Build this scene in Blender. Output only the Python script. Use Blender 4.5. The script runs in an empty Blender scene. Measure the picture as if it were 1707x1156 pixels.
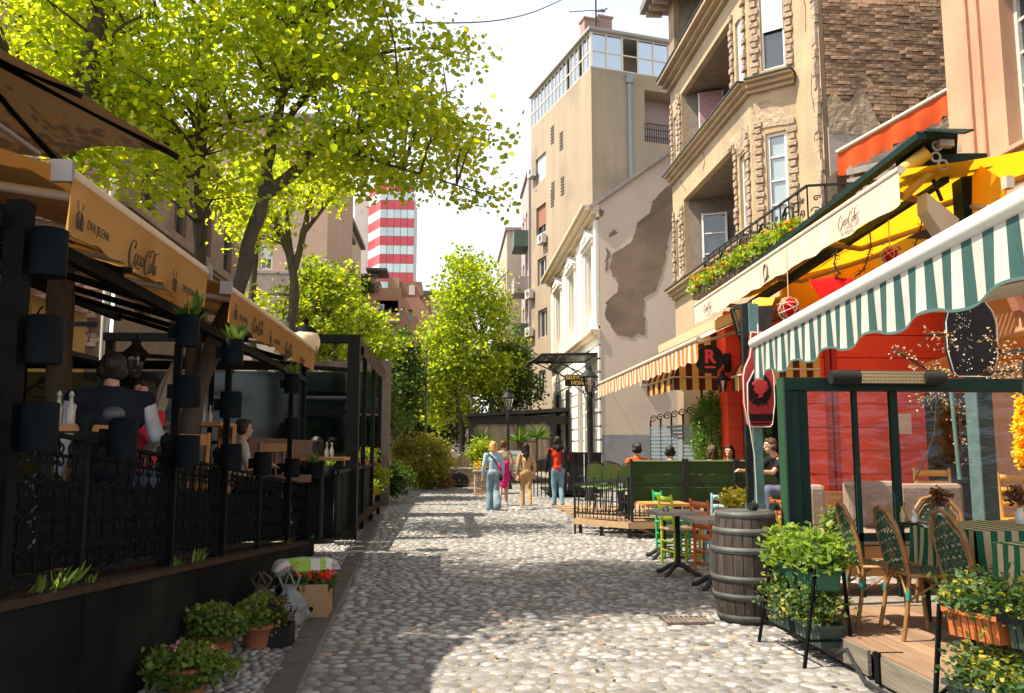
import bpy, math, random
import numpy as np
from mathutils import Vector, Matrix
R = math.radians
random.seed(7); rng = np.random.default_rng(7)
S = bpy.context.scene
COL = S.collection
# ---------------------------------------------------------------- camera
FPX, CX, CY = 1400.0, 853.5, 578.0
TH = math.atan(169/FPX); PSI = math.atan(103.5*math.cos(TH)/FPX)
EYE = Vector((0, 0, 1.5))
FW = Vector((math.sin(PSI)*math.cos(TH), math.cos(PSI)*math.cos(TH), math.sin(TH)))
RT = Vector((math.cos(PSI), -math.sin(PSI), 0)); UP = RT.cross(FW)
cd = bpy.data.cameras.new('camera'); cam = bpy.data.objects.new('camera', cd); COL.objects.link(cam)
cam.location = EYE; cam.rotation_euler = (math.pi/2+TH, 0, -PSI)
cd.sensor_width = 36; cd.lens = 36*FPX/1707; cd.clip_end = 2000; cd.clip_start = 0.05
S.camera = cam
# ---------------------------------------------------------------- sky, sun, exposure
SUN_TO = Vector((-0.80, 0.0, 0.0)) + Vector((0, -0.11, 0)); EL = R(58)
SUN_TO.normalize(); SUN_TO = Vector((SUN_TO.x*math.cos(EL), SUN_TO.y*math.cos(EL), math.sin(EL)))
W = bpy.data.worlds.new('World'); S.world = W; W.use_nodes = True
wn = W.node_tree; bg = wn.nodes['Background']
sky = wn.nodes.new('ShaderNodeTexSky'); sky.sky_type = 'NISHITA'; sky.sun_disc = False
sky.sun_elevation = EL; sky.sun_rotation = math.atan2(SUN_TO.x, SUN_TO.y)
sky.air_density = 1.0; sky.dust_density = 2.2; sky.ozone_density = 1.0
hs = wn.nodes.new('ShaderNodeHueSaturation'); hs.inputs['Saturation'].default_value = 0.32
# added sky ramp: brightened towards the whole horizon, dimmed overhead to cut ambient light
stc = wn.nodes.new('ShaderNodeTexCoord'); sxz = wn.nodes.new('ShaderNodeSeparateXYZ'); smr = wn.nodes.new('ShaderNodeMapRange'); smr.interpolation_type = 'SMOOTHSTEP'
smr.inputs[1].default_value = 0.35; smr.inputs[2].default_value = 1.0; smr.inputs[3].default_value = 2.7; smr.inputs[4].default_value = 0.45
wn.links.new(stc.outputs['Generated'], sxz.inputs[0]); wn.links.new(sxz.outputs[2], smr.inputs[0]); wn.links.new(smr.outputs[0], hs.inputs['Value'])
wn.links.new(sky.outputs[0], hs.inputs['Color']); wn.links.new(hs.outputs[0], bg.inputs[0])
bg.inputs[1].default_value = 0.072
sl = bpy.data.lights.new('sun', 'SUN'); sl.energy = 5.0; sl.angle = R(0.55); sl.color = (1.0, 0.88, 0.70)
so = bpy.data.objects.new('sun', sl); COL.objects.link(so); so.location = (-20, -5, 30)
so.rotation_euler = SUN_TO.to_track_quat('Z', 'Y').to_euler()
S.view_settings.view_transform = 'Standard'; S.view_settings.look = 'None'
S.view_settings.exposure = 1.05; S.view_settings.gamma = 1.0; S.view_settings.use_curve_mapping = False
S.cycles.max_bounces = 8; S.cycles.transparent_max_bounces = 24; S.cycles.transmission_bounces = 6
# ---------------------------------------------------------------- pixel -> place helpers (photo pixels on a known plane)
def ray(px, py): return FW + RT*((px-CX)/FPX) + UP*((CY-py)/FPX)
def at(px, py, Y=None, X=None, Z=None):
    v = ray(px, py)
    if Y is not None: t = (Y-EYE.y)/v.y
    elif X is not None: t = (X-EYE.x)/v.x
    else: t = (Z-EYE.z)/v.z
    return EYE + v*t
def zat(px, py, X, Y):            # height of the photo row py over plan point (X, Y)
    v = ray(px, py); t = math.hypot(X, Y)/math.hypot(v.x, v.y); return EYE.z + v.z*t
# ---------------------------------------------------------------- tags
def tag(o, label=None, cat=None, group=None, kind=None):
    if label: o['label'] = label
    if cat: o['category'] = cat
    if group: o['group'] = group
    if kind: o['kind'] = kind
    return o
def thing(name, label, cat, loc=(0, 0, 0), rz=0.0, group=None):
    o = bpy.data.objects.new(name, None); COL.objects.link(o); o.location = loc; o.rotation_euler = (0, 0, rz)
    o.empty_display_size = 0.2
    return tag(o, label, cat, group)
def wloc(o):
    p = Vector((0, 0, 0))
    while o is not None: p += o.location; o = o.parent
    return p
def kids(o, cache={}): return list(o.children)
def dup(o, loc=None, rz=None, label=None, parent=None, scale=None):
    c = o.copy(); COL.objects.link(c)
    if parent is not None: c.parent = parent
    if loc is not None: c.location = loc
    if rz is not None: c.rotation_euler = (0, 0, rz)
    if scale is not None: c.scale = (scale,)*3 if not hasattr(scale, '__len__') else scale
    if label: c['label'] = label
    for ch in list(o.children): dup(ch, parent=c)
    return c
# ---------------------------------------------------------------- materials
MATS = {}
def _new(name):
    m = bpy.data.materials.new(name); m.use_nodes = True
    return m, m.node_tree.nodes, m.node_tree.links, m.node_tree.nodes['Principled BSDF']
def mat(name, c, rough=0.6, c2=None, scale=6.0, bump=0.0, bscale=None, metal=0.0, stretch=(1, 1, 1), island=0.0,
        detail=6, spec=0.5, c3=None, bdist=0.01, ramp=(0.35, 0.65)):
    """Principled with noise colour variation, an optional third tone (blotches) and noise relief"""
    if name in MATS: return MATS[name]
    m, n, l, p = _new(name)
    if len(c) and max(c) <= .05 and metal == 0 and spec == 0.5:
        spec = 0.12 if max(c) > .012 else 0.04
    c = (*c, 1); p.inputs['Roughness'].default_value = rough; p.inputs['Metallic'].default_value = metal
    p.inputs['Specular IOR Level'].default_value = spec
    tc = n.new('ShaderNodeTexCoord'); mp = n.new('ShaderNodeMapping'); mp.inputs['Scale'].default_value = stretch
    l.new(tc.outputs['Object'], mp.inputs[0])
    col = None
    if c2 is not None:
        ns = n.new('ShaderNodeTexNoise'); ns.inputs['Scale'].default_value = scale; ns.inputs['Detail'].default_value = detail
        ns.inputs['Roughness'].default_value = 0.65
        l.new(mp.outputs[0], ns.inputs['Vector'])
        rp = n.new('ShaderNodeValToRGB'); rp.color_ramp.elements[0].position = ramp[0]; rp.color_ramp.elements[1].position = ramp[1]
        rp.color_ramp.elements[0].color = c; rp.color_ramp.elements[1].color = (*c2, 1)
        l.new(ns.outputs[0], rp.inputs[0]); col = rp.outputs[0]
        if c3 is not None:
            n3 = n.new('ShaderNodeTexNoise'); n3.inputs['Scale'].default_value = scale*0.23; n3.inputs['Detail'].default_value = 8
            l.new(tc.outputs['Object'], n3.inputs['Vector'])
            r3 = n.new('ShaderNodeValToRGB'); r3.color_ramp.elements[0].position = 0.54; r3.color_ramp.elements[1].position = 0.66
            l.new(n3.outputs[0], r3.inputs[0])
            mx = n.new('ShaderNodeMixRGB'); l.new(r3.outputs[0], mx.inputs[0]); l.new(col, mx.inputs[1]); mx.inputs[2].default_value = (*c3, 1)
            col = mx.outputs[0]
    if island > 0:
        g = n.new('ShaderNodeNewGeometry'); oi = n.new('ShaderNodeObjectInfo')
        ad = n.new('ShaderNodeMath'); ad.operation = 'ADD'; l.new(g.outputs['Random Per Island'], ad.inputs[0]); l.new(oi.outputs['Random'], ad.inputs[1])
        fr = n.new('ShaderNodeMath'); fr.operation = 'FRACT'; l.new(ad.outputs[0], fr.inputs[0])
        mr = n.new('ShaderNodeMapRange'); mr.inputs[3].default_value = 1-island; mr.inputs[4].default_value = 1+island
        l.new(fr.outputs[0], mr.inputs[0])
        hv = n.new('ShaderNodeHueSaturation'); l.new(mr.outputs[0], hv.inputs['Value'])
        if col is None: hv.inputs['Color'].default_value = c
        else: l.new(col, hv.inputs['Color'])
        col = hv.outputs[0]
    if col is None: p.inputs['Base Color'].default_value = c
    else: l.new(col, p.inputs['Base Color'])
    if bump > 0:
        nb = n.new('ShaderNodeTexNoise'); nb.inputs['Scale'].default_value = bscale or scale*4; nb.inputs['Detail'].default_value = 8
        l.new(mp.outputs[0], nb.inputs['Vector'])
        b = n.new('ShaderNodeBump'); b.inputs['Strength'].default_value = bump; b.inputs['Distance'].default_value = bdist
        l.new(nb.outputs[0], b.inputs['Height']); l.new(b.outputs[0], p.inputs['Normal'])
    MATS[name] = m; return m
def leafmat(name, c1, c2, tr=0.55, gloss=0.45):
    """thin leaf: diffuse/gloss on the surface plus light passing through, colour varying leaf by leaf"""
    if name in MATS: return MATS[name]
    m, n, l, p = _new(name)
    g = n.new('ShaderNodeNewGeometry'); rp = n.new('ShaderNodeValToRGB')
    rp.color_ramp.elements[0].color = (*c1, 1); rp.color_ramp.elements[1].color = (*c2, 1)
    l.new(g.outputs['Random Per Island'], rp.inputs[0]); l.new(rp.outputs[0], p.inputs['Base Color'])
    p.inputs['Roughness'].default_value = gloss
    t = n.new('ShaderNodeBsdfTranslucent'); mx = n.new('ShaderNodeMixShader'); mx.inputs[0].default_value = tr
    gm = n.new('ShaderNodeMixRGB'); gm.blend_type = 'MULTIPLY'; gm.inputs[0].default_value = 1; gm.inputs[2].default_value = (1.0, 0.96, 0.30, 1)
    br = n.new('ShaderNodeHueSaturation'); br.inputs['Value'].default_value = 2.9
    l.new(rp.outputs[0], gm.inputs[1]); l.new(gm.outputs[0], br.inputs['Color']); l.new(br.outputs[0], t.inputs[0])
    l.new(p.outputs[0], mx.inputs[1]); l.new(t.outputs[0], mx.inputs[2])
    l.new(mx.outputs[0], n['Material Output'].inputs[0])
    MATS[name] = m; return m
def cloth(name, c, c2=None, tr=0.35, scale=3.0, trc=None, stretch=(1, 1, 1), ramp=(0.4, 0.75)):
    """woven fabric that lets some light through"""
    if name in MATS: return MATS[name]
    m, n, l, p = _new(name)
    tc = n.new('ShaderNodeTexCoord'); mp = n.new('ShaderNodeMapping'); mp.inputs['Scale'].default_value = stretch
    l.new(tc.outputs['Object'], mp.inputs[0])
    ns = n.new('ShaderNodeTexNoise'); ns.inputs['Scale'].default_value = scale; ns.inputs['Detail'].default_value = 7
    l.new(mp.outputs[0], ns.inputs['Vector'])
    rp = n.new('ShaderNodeValToRGB'); rp.color_ramp.elements[0].color = (*c, 1); rp.color_ramp.elements[1].color = (*(c2 or c), 1)
    rp.color_ramp.elements[0].position = ramp[0]; rp.color_ramp.elements[1].position = ramp[1]
    l.new(ns.outputs[0], rp.inputs[0]); l.new(rp.outputs[0], p.inputs['Base Color'])
    p.inputs['Roughness'].default_value = 0.85; p.inputs['Specular IOR Level'].default_value = 0.15
    wv = n.new('ShaderNodeTexNoise'); wv.inputs['Scale'].default_value = 9; wv.inputs['Detail'].default_value = 6
    l.new(tc.outputs['Object'], wv.inputs['Vector'])
    b = n.new('ShaderNodeBump'); b.inputs['Strength'].default_value = 0.35; b.inputs['Distance'].default_value = 0.02
    l.new(wv.outputs[0], b.inputs['Height']); l.new(b.outputs[0], p.inputs['Normal'])
    if tr > 0:
        t = n.new('ShaderNodeBsdfTranslucent'); mx = n.new('ShaderNodeMixShader'); mx.inputs[0].default_value = tr
        if trc: t.inputs[0].default_value = (*trc, 1)
        else: l.new(rp.outputs[0], t.inputs[0])
        l.new(p.outputs[0], mx.inputs[1]); l.new(t.outputs[0], mx.inputs[2]); l.new(mx.outputs[0], n['Material Output'].inputs[0])
    MATS[name] = m; return m
def glass(name, tint=(0.8, 0.9, 0.9), alpha=0.3, rough=0.03, bump=0.0):
    """thin pane: mostly see-through, mirror-like at grazing angles"""
    if name in MATS: return MATS[name]
    m, n, l, p = _new(name)
    gl = n.new('ShaderNodeBsdfGlossy'); gl.inputs['Roughness'].default_value = rough; gl.inputs[0].default_value = (0.9, 0.95, 1, 1)
    tp = n.new('ShaderNodeBsdfTransparent'); tp.inputs[0].default_value = (*tint, 1)
    fr = n.new('ShaderNodeFresnel'); fr.inputs[0].default_value = 1.5
    ad = n.new('ShaderNodeMath'); ad.operation = 'ADD'; ad.inputs[1].default_value = alpha; ad.use_clamp = True
    l.new(fr.outputs[0], ad.inputs[0])
    mx = n.new('ShaderNodeMixShader'); l.new(ad.outputs[0], mx.inputs[0]); l.new(tp.outputs[0], mx.inputs[1]); l.new(gl.outputs[0], mx.inputs[2])
    l.new(mx.outputs[0], n['Material Output'].inputs[0])
    if bump:
        tc = n.new('ShaderNodeTexCoord'); ns = n.new('ShaderNodeTexNoise'); ns.inputs['Scale'].default_value = 4; ns.inputs['Detail'].default_value = 3
        mp = n.new('ShaderNodeMapping'); mp.inputs['Scale'].default_value = (1, 1, 2.5); l.new(tc.outputs['Object'], mp.inputs[0]); l.new(mp.outputs[0], ns.inputs['Vector'])
        b = n.new('ShaderNodeBump'); b.inputs['Strength'].default_value = bump; b.inputs['Distance'].default_value = 0.05
        l.new(ns.outputs[0], b.inputs['Height']); l.new(b.outputs[0], gl.inputs['Normal'])
    MATS[name] = m; return m
def winglass(name='window_glass', c=(0.02, 0.03, 0.035)):
    """a pane in front of a dark room"""
    return mat(name, c, 0.06, spec=1.0)
# ---------------------------------------------------------------- mesh builder
class B:
    def __init__(s): s.v = []; s.f = []; s.m = []; s.sm = []
    def add(s, vs, fs, mi=0, smooth=False):
        o = len(s.v); s.v.extend([tuple(p) for p in vs]); s.f.extend([tuple(i+o for i in f) for f in fs])
        s.m.extend([mi]*len(fs)); s.sm.extend([smooth]*len(fs)); return s
    def box(s, c, d, rz=0.0, mi=0, rx=0.0):
        hx, hy, hz = d[0]/2, d[1]/2, d[2]/2
        ps = [Vector((x, y, z)) for x in (-hx, hx) for y in (-hy, hy) for z in (-hz, hz)]
        M = Matrix.Rotation(rz, 3, 'Z') @ Matrix.Rotation(rx, 3, 'X') if (rz or rx) else None
        ps = [(M @ p if M else p)+Vector(c) for p in ps]
        return s.add(ps, [(0, 1, 3, 2), (4, 6, 7, 5), (0, 4, 5, 1), (2, 3, 7, 6), (0, 2, 6, 4), (1, 5, 7, 3)], mi)
    def bb(s, x0, x1, y0, y1, z0, z1, mi=0):
        return s.box(((x0+x1)/2, (y0+y1)/2, (z0+z1)/2), (abs(x1-x0), abs(y1-y0), abs(z1-z0)), 0, mi)
    def beam(s, p, q, w, h, mi=0, up=(0, 0, 1)):
        p, q = Vector(p), Vector(q); d = (q-p).normalized(); u = Vector(up)
        if abs(d.dot(u)) > 0.98: u = Vector((0, 1, 0))
        sd = d.cross(u).normalized()*(w/2); uu = sd.normalized().cross(d).normalized()*(h/2)
        vs = [p-sd-uu, p+sd-uu, p+sd+uu, p-sd+uu, q-sd-uu, q+sd-uu, q+sd+uu, q-sd+uu]
        return s.add(vs, [(0, 3, 2, 1), (4, 5, 6, 7), (0, 1, 5, 4), (1, 2, 6, 5), (2, 3, 7, 6), (3, 0, 4, 7)], mi)
    def tube(s, pts, r, n=8, mi=0, closed=False, cap=True):
        pts = [Vector(p) for p in pts]; k = len(pts)
        rs = r if hasattr(r, '__len__') else [r]*k
        vs = []; u = None
        for i, p in enumerate(pts):
            if closed: d = pts[(i+1) % k]-pts[i-1]
            else: d = pts[min(i+1, k-1)]-pts[max(i-1, 0)]
            if d.length < 1e-9: d = Vector((0, 0, 1))
            d.normalize()
            if u is None:
                u = d.orthogonal().normalized()
            u = (u-d*u.dot(d))
            if u.length < 1e-6: u = d.orthogonal()
            u.normalize(); w = d.cross(u)
            for j in range(n):
                a = 2*math.pi*j/n+0.39; vs.append(p+(u*math.cos(a)+w*math.sin(a))*rs[i])
        fs = []
        for i in range(k if closed else k-1):
            for j in range(n):
                a = i*n+j; b = i*n+(j+1) % n; i2 = (i+1) % k
                fs.append((a, b, i2*n+(j+1) % n, i2*n+j))
        s.add(vs, fs, mi, n > 4)
        if cap and not closed: s.add(vs[:n], [tuple(range(n))[::-1]], mi); s.add(vs[-n:], [tuple(range(n))], mi)
        return s
    def lathe(s, prof, c=(0, 0, 0), n=20, mi=0, smooth=True, sx=1, sy=1):
        vs = [(c[0]+r*sx*math.cos(2*math.pi*j/n), c[1]+r*sy*math.sin(2*math.pi*j/n), c[2]+z) for r, z in prof for j in range(n)]
        fs = [(i*n+j, i*n+(j+1) % n, (i+1)*n+(j+1) % n, (i+1)*n+j) for i in range(len(prof)-1) for j in range(n)]
        s.add(vs, fs, mi, smooth)
        if prof[0][0] > 1e-4: s.add(vs[:n], [tuple(range(n))[::-1]], mi)
        if prof[-1][0] > 1e-4: s.add(vs[-n:], [tuple(range(n))], mi)
        return s
    def ball(s, c, r, n=12, mi=0, sc=(1, 1, 1)):
        k = max(4, n//2); vs = []
        for i in range(k+1):
            t = math.pi*i/k
            for j in range(n):
                a = 2*math.pi*j/n; vs.append((c[0]+r*sc[0]*math.sin(t)*math.cos(a), c[1]+r*sc[1]*math.sin(t)*math.sin(a), c[2]-r*sc[2]*math.cos(t)))
        fs = [(i*n+j, i*n+(j+1) % n, (i+1)*n+(j+1) % n, (i+1)*n+j) for i in range(k) for j in range(n)]
        return s.add(vs, fs, mi, True)
    def prism(s, poly, ext, mi=0):
        poly = [Vector(p) for p in poly]; e = Vector(ext); k = len(poly)
        vs = poly+[p+e for p in poly]
        return s.add(vs, [tuple(range(k))[::-1], tuple(range(k, 2*k))]+[(i, (i+1) % k, k+(i+1) % k, k+i) for i in range(k)], mi)
    def grid(s, fn, nu, nv, mi=0, smooth=True, mfn=None):
        o = len(s.v)
        for i in range(nu+1):
            for j in range(nv+1): s.v.append(tuple(fn(i/nu, j/nv)))
        for i in range(nu):
            for j in range(nv):
                s.f.append((o+i*(nv+1)+j, o+(i+1)*(nv+1)+j, o+(i+1)*(nv+1)+j+1, o+i*(nv+1)+j+1))
                s.m.append(mfn(i, j) if mfn else mi); s.sm.append(smooth)
        return s
    def build(s, name, mats, parent=None, label=None, cat=None, group=None, kind=None, origin=None, bevel=0.0, solid=0.0, local=False):
        if not isinstance(mats, (list, tuple)): mats = [mats]
        me = bpy.data.meshes.new(name)
        V = np.array(s.v, dtype=float).reshape(-1, 3)
        off = (Vector((0, 0, 0)) if local else wloc(parent)) if parent is not None else None
        if parent is None:
            off = Vector(origin) if origin is not None else Vector((float((V[:, 0].min()+V[:, 0].max())/2), float((V[:, 1].min()+V[:, 1].max())/2), float(V[:, 2].min())))
        V = V-np.array(off)
        me.from_pydata(V.tolist(), [], s.f)
        for m_ in mats: me.materials.append(m_)
        me.polygons.foreach_set('material_index', s.m); me.polygons.foreach_set('use_smooth', s.sm); me.update()
        o = bpy.data.objects.new(name, me); COL.objects.link(o)
        if parent is not None: o.parent = parent
        else: o.location = off
        if bevel: md = o.modifiers.new('bevel', 'BEVEL'); md.width = bevel; md.segments = 2; md.limit_method = 'ANGLE'
        if solid: md = o.modifiers.new('solid', 'SOLIDIFY'); md.thickness = solid
        return tag(o, label, cat, group, kind)
def leafmesh(P, D, N, size, fold=0.25, wide=0.8):
    """arrays of leaf positions P, pointing D, normals N -> verts, faces (2 quads per leaf folded on the midrib)"""
    n = len(P); D = D/np.linalg.norm(D, axis=1)[:, None]
    Sd = np.cross(D, N); Sd /= np.linalg.norm(Sd, axis=1)[:, None]+1e-9; N = np.cross(Sd, D)
    s_ = (size if hasattr(size, '__len__') else np.full(n, size))[:, None]
    w = wide*0.5
    def pt(a, b): return P+D*s_*a+Sd*s_*b+N*s_*abs(b)*fold
    V = np.stack([pt(0, 0), pt(0.25, w), pt(0.7, w*0.75), pt(1, 0), pt(0.7, -w*0.75), pt(0.25, -w)], 1).reshape(-1, 3)
    i = np.arange(n)[:, None]*6
    F = np.concatenate([i+np.array([[0, 1, 2, 3]]), i+np.array([[0, 3, 4, 5]])], 0)
    return V, F
def mesh_np(name, V, F, m, parent=None, smooth=False, **k):
    me = bpy.data.meshes.new(name); off = np.array(wloc(parent)) if parent is not None else (np.array(k.pop('origin')) if k.get('origin') is not None else V.mean(0))
    k.pop('origin', None)
    V = V-off; q = F.shape[1]
    me.vertices.add(len(V)); me.vertices.foreach_set('co', V.astype(np.float32).ravel())
    me.loops.add(F.size); me.loops.foreach_set('vertex_index', F.astype(np.int32).ravel())
    me.polygons.add(len(F)); me.polygons.foreach_set('loop_start', np.arange(0, F.size, q, dtype=np.int32))
    me.polygons.foreach_set('loop_total', np.full(len(F), q, dtype=np.int32))
    if smooth: me.polygons.foreach_set('use_smooth', np.ones(len(F), dtype=bool))
    me.update(calc_edges=True); me.validate()
    me.materials.append(m)
    o = bpy.data.objects.new(name, me); COL.objects.link(o)
    if parent is not None: o.parent = parent
    else: o.location = off
    return tag(o, k.get('label'), k.get('cat'), k.get('group'), k.get('kind'))
def rvec(n, r=None):
    r = r or rng; v = r.normal(size=(n, 3)); return v/np.linalg.norm(v, axis=1)[:, None]
def clumps(centers, per, spread, size, flat=0.5, droop=0.3, up=0.5, wide=0.8):
    """leaves gathered round clump centres; returns P, D, N, size arrays"""
    C = np.repeat(np.asarray(centers, float), per, 0); n = len(C)
    o = rng.normal(size=(n, 3))*np.asarray(spread); o[:, 2] *= flat
    D = rvec(n); D[:, 2] = D[:, 2]*0.5-droop
    N = rvec(n)*0.75; N[:, 2] += up
    return C+o, D, N, size*rng.uniform(0.6, 1.25, n)
def foliage(name, centers, per, spread, size, m, parent, flat=0.6, droop=0.3, up=0.5, wide=0.8, kind=None, fold=0.25):
    P, D, N, s_ = clumps(centers, per, spread, size, flat, droop, up)
    V, F = leafmesh(P, D, N, s_, fold, wide)
    return mesh_np(name, V, F, m, parent, kind=kind)
def blob_pts(c, r, n, shell=0.35):
    """points through an ellipsoid, denser to the outside"""
    d = rvec(n); k = rng.uniform(shell, 1, n)**0.6
    return np.asarray(c)+d*k[:, None]*np.asarray(r)
def text(body, size, M, m, parent, name='lettering', ext=0.002, shear=0.0, sx=1.0, bold=0.0, al='CENTER'):
    """a FONT object laid on a plane: M = 4x4 world matrix (x along the line, y up the letters)"""
    cu = bpy.data.curves.new(name, 'FONT'); cu.body = body; cu.size = size; cu.extrude = ext; cu.shear = shear; cu.offset = bold
    cu.align_x = al; cu.align_y = 'CENTER'; cu.resolution_u = 3
    cu.materials.append(m); tmp = bpy.data.objects.new(name, cu); COL.objects.link(tmp)
    me = bpy.data.meshes.new_from_object(tmp.evaluated_get(bpy.context.evaluated_depsgraph_get())); bpy.data.objects.remove(tmp); bpy.data.curves.remove(cu)
    me.name = name; o = bpy.data.objects.new(name, me); COL.objects.link(o); o.parent = parent
    Mw = M @ Matrix.Diagonal((sx, 1, 1, 1)); o.matrix_local = Matrix.Translation(-wloc(parent)) @ Mw
    return o
def frameM(o, x, y):
    x = Vector(x).normalized(); y = Vector(y); z = x.cross(y).normalized(); y = z.cross(x)
    M = Matrix.Identity(4)
    for i in range(3): M[i][0], M[i][1], M[i][2], M[i][3] = x[i], y[i], z[i], o[i]
    return M
# ================================================================ GROUND
M_mortar = mat('mortar', (0.16, 0.145, 0.125), 0.95, (0.26, 0.24, 0.21), 9, bump=0.5, bscale=60, c3=(0.17, 0.15, 0.13))
M_stone = mat('river_stone', (0.145, 0.15, 0.16), 0.42, (0.345, 0.34, 0.335), 5, bump=0.25, bscale=35, island=0.45, spec=0.5)
M_stone2 = mat('reddish_stone', (0.30, 0.22, 0.18), 0.5, (0.40, 0.31, 0.26), 5, bump=0.25, bscale=35, island=0.3)
M_slab = mat('gutter_slab', (0.075, 0.07, 0.065), 0.85, (0.12, 0.11, 0.10), 5, bump=0.4, bscale=50)
g = B(); g.add([(-400, -60, 0), (400, -60, 0), (400, 700, 0), (-400, 700, 0)], [(0, 1, 2, 3)])
ground = g.build('ground', M_mortar, kind='structure', origin=(0, 0, 0))
def kerbx(y): return -0.96-0.042*(y-5.5)
def stone_unit(r):
    """one worn cobble: irregular outline, rounded top, sunk skirt"""
    n = 10; vs = []
    ph = r.uniform(0, 6.28); e = r.uniform(0.0, 0.10); p = r.uniform(2.2, 3.4)
    rad = []
    for j in range(n):
        a = 2*math.pi*j/n; c, s_ = abs(math.cos(a)), abs(math.sin(a))
        rad.append((1/(c**p+s_**p)**(1/p))*(1+e*math.sin(2*a+ph)+r.uniform(-0.07, 0.07)))
    for k, z in ((1.0, -0.35), (0.98, 0.12), (0.84, 0.62), (0.52, 0.93)):
        for j in range(n):
            a = 2*math.pi*j/n; vs.append((k*rad[j]*math.cos(a), k*rad[j]*math.sin(a), z+r.uniform(-0.03, 0.03)))
    vs.append((0, 0, 1.0))
    fs = [(i*n+j, i*n+(j+1) % n, (i+1)*n+(j+1) % n, (i+1)*n+j) for i in range(3) for j in range(n)]
    fs += [(3*n+j, 3*n+(j+1) % n, 4*n) for j in range(n)]
    return vs, fs
UNITS = [stone_unit(random) for _ in range(14)]
street = thing('street', None, None, (0, 0, 0)); tag(street, kind='structure')
unit_me = []
for vs, fs in UNITS[:9]:
    me = bpy.data.meshes.new('cobblestone'); me.from_pydata(vs, [], fs); me.materials.append(M_stone)
    me.polygons.foreach_set('use_smooth', [True]*len(fs)); me.update(); unit_me.append(me)
stones = []
y = 3.4; row = 0
while y < 34:
    d = random.uniform(0.075, 0.112) if y < 17 else random.uniform(0.16, 0.2)
    x = kerbx(y)+0.03 + random.uniform(0, 0.03)
    while x < (5.0 if y > 9 else 3.6):
        w = random.uniform(0.06, 0.145)*(1 if y < 17 else 1.2)
        wob = 0.05*math.sin(x*2.1+row*0.3)+0.05*math.sin(y*0.9)
        stones.append((x+w/2, y+wob+random.uniform(-0.018, 0.018), w*0.5, d*0.5*random.uniform(0.88, 1.06), random.uniform(-0.4, 0.4), random.uniform(0.003, 0.016)))
        x += w+random.uniform(0.008, 0.036)
    y += d+0.014; row += 1
vis = [s_ for s_ in stones if s_[1] > 5.0 and s_[0] < 2.9 and s_[0] > -1.0]
vis.sort(key=lambda s_: s_[1]); near = vis[:300]; nset = set(map(id, near))
for s_ in near:
    o = bpy.data.objects.new('cobblestone', random.choice(unit_me)); COL.objects.link(o); o.parent = street
    o.location = (s_[0], s_[1], 0); o.rotation_euler = (random.uniform(-.05, .05), random.uniform(-.05, .05), s_[4]+random.choice((0, math.pi))); o.scale = (s_[2], s_[3], s_[5])
def stone_mass(name, lst, parent, m):
    VV = []; FF = []; TT = []; o = 0
    for (x, y, a, b, rz, h) in lst:
        vs, fs = random.choice(UNITS); A = np.array(vs)*[a, b, h]
        c, s_ = math.cos(rz), math.sin(rz)
        VV.append(np.stack([A[:, 0]*c-A[:, 1]*s_+x, A[:, 0]*s_+A[:, 1]*c+y, A[:, 2]], 1))
        q = np.array([f if len(f) == 4 else (f[0], f[1], f[2], f[2]) for f in fs])
        FF.extend([tuple(v+o for v in f) for f in fs]); o += len(vs)
    me = bpy.data.meshes.new(name); me.from_pydata(np.concatenate(VV).tolist(), [], FF); me.materials.append(m)
    me.polygons.foreach_set('use_smooth', [True]*len(FF)); me.update()
    ob = bpy.data.objects.new(name, me); COL.objects.link(ob); ob.parent = parent; ob['kind'] = 'stuff'; return ob
rest = [s_ for s_ in stones if id(s_) not in nset]
red = [s_ for i, s_ in enumerate(rest) if i % 23 == 5]; rest = [s_ for i, s_ in enumerate(rest) if i % 23 != 5]
stone_mass('cobblestones', rest, street, M_stone); stone_mass('reddish_cobblestones', red, street, M_stone2)
# left footway of small pebbles, and the flat gutter slabs between it and the street
walk = thing('footway', None, None, (-1.5, 5, 0)); tag(walk, kind='structure')
peb = []
y = 3.6
while y < 17:
    x = -1.98
    while x < kerbx(y)-0.20:
        w = random.uniform(0.045, 0.085); peb.append((x-(-1.5)+w/2, y-5+random.uniform(-0.01, 0.01), w*0.5, random.uniform(0.03, 0.042), random.uniform(-.4, .4), random.uniform(0.008, 0.02))); x += w+0.012
    y += 0.078
stone_mass('pebbles', peb, walk, M_stone)
gut = thing('gutter', None, None, (-1.1, 5, 0)); tag(gut, kind='structure')
y = 3.6
while y < 17:
    L = random.uniform(0.75, 0.95); x1 = kerbx(y)+0.02; x0 = x1-0.19; xb = kerbx(y+L)+0.02
    b = B(); z = 0.012
    b.prism([(x0, y+0.01, -0.02), (x1, y+0.01, -0.02), (xb, y+L-0.01, -0.02), (xb-0.19, y+L-0.01, -0.02)], (0, 0, 0.02+z+random.uniform(0, 0.006)))
    b.build('slab', M_slab, gut, bevel=0.006); y += L
# a few fallen leaves caught between the stones
n_ = 170; P = np.stack([rng.uniform(-1.0, 2.6, n_), 4.9+9*rng.uniform(0, 1, n_)**1.5, np.full(n_, .022)], 1); D = rvec(n_); D[:, 2] *= .15; Nn = rvec(n_)*.3; Nn[:, 2] += 1
V_, F_ = leafmesh(P, D, Nn, rng.uniform(.02, .05, n_), .3, .7); mesh_np('fallen_leaves', V_, F_, leafmat('dry_leaf', (.20, .10, .03), (.30, .22, .06), .2), street, kind='stuff')
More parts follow.
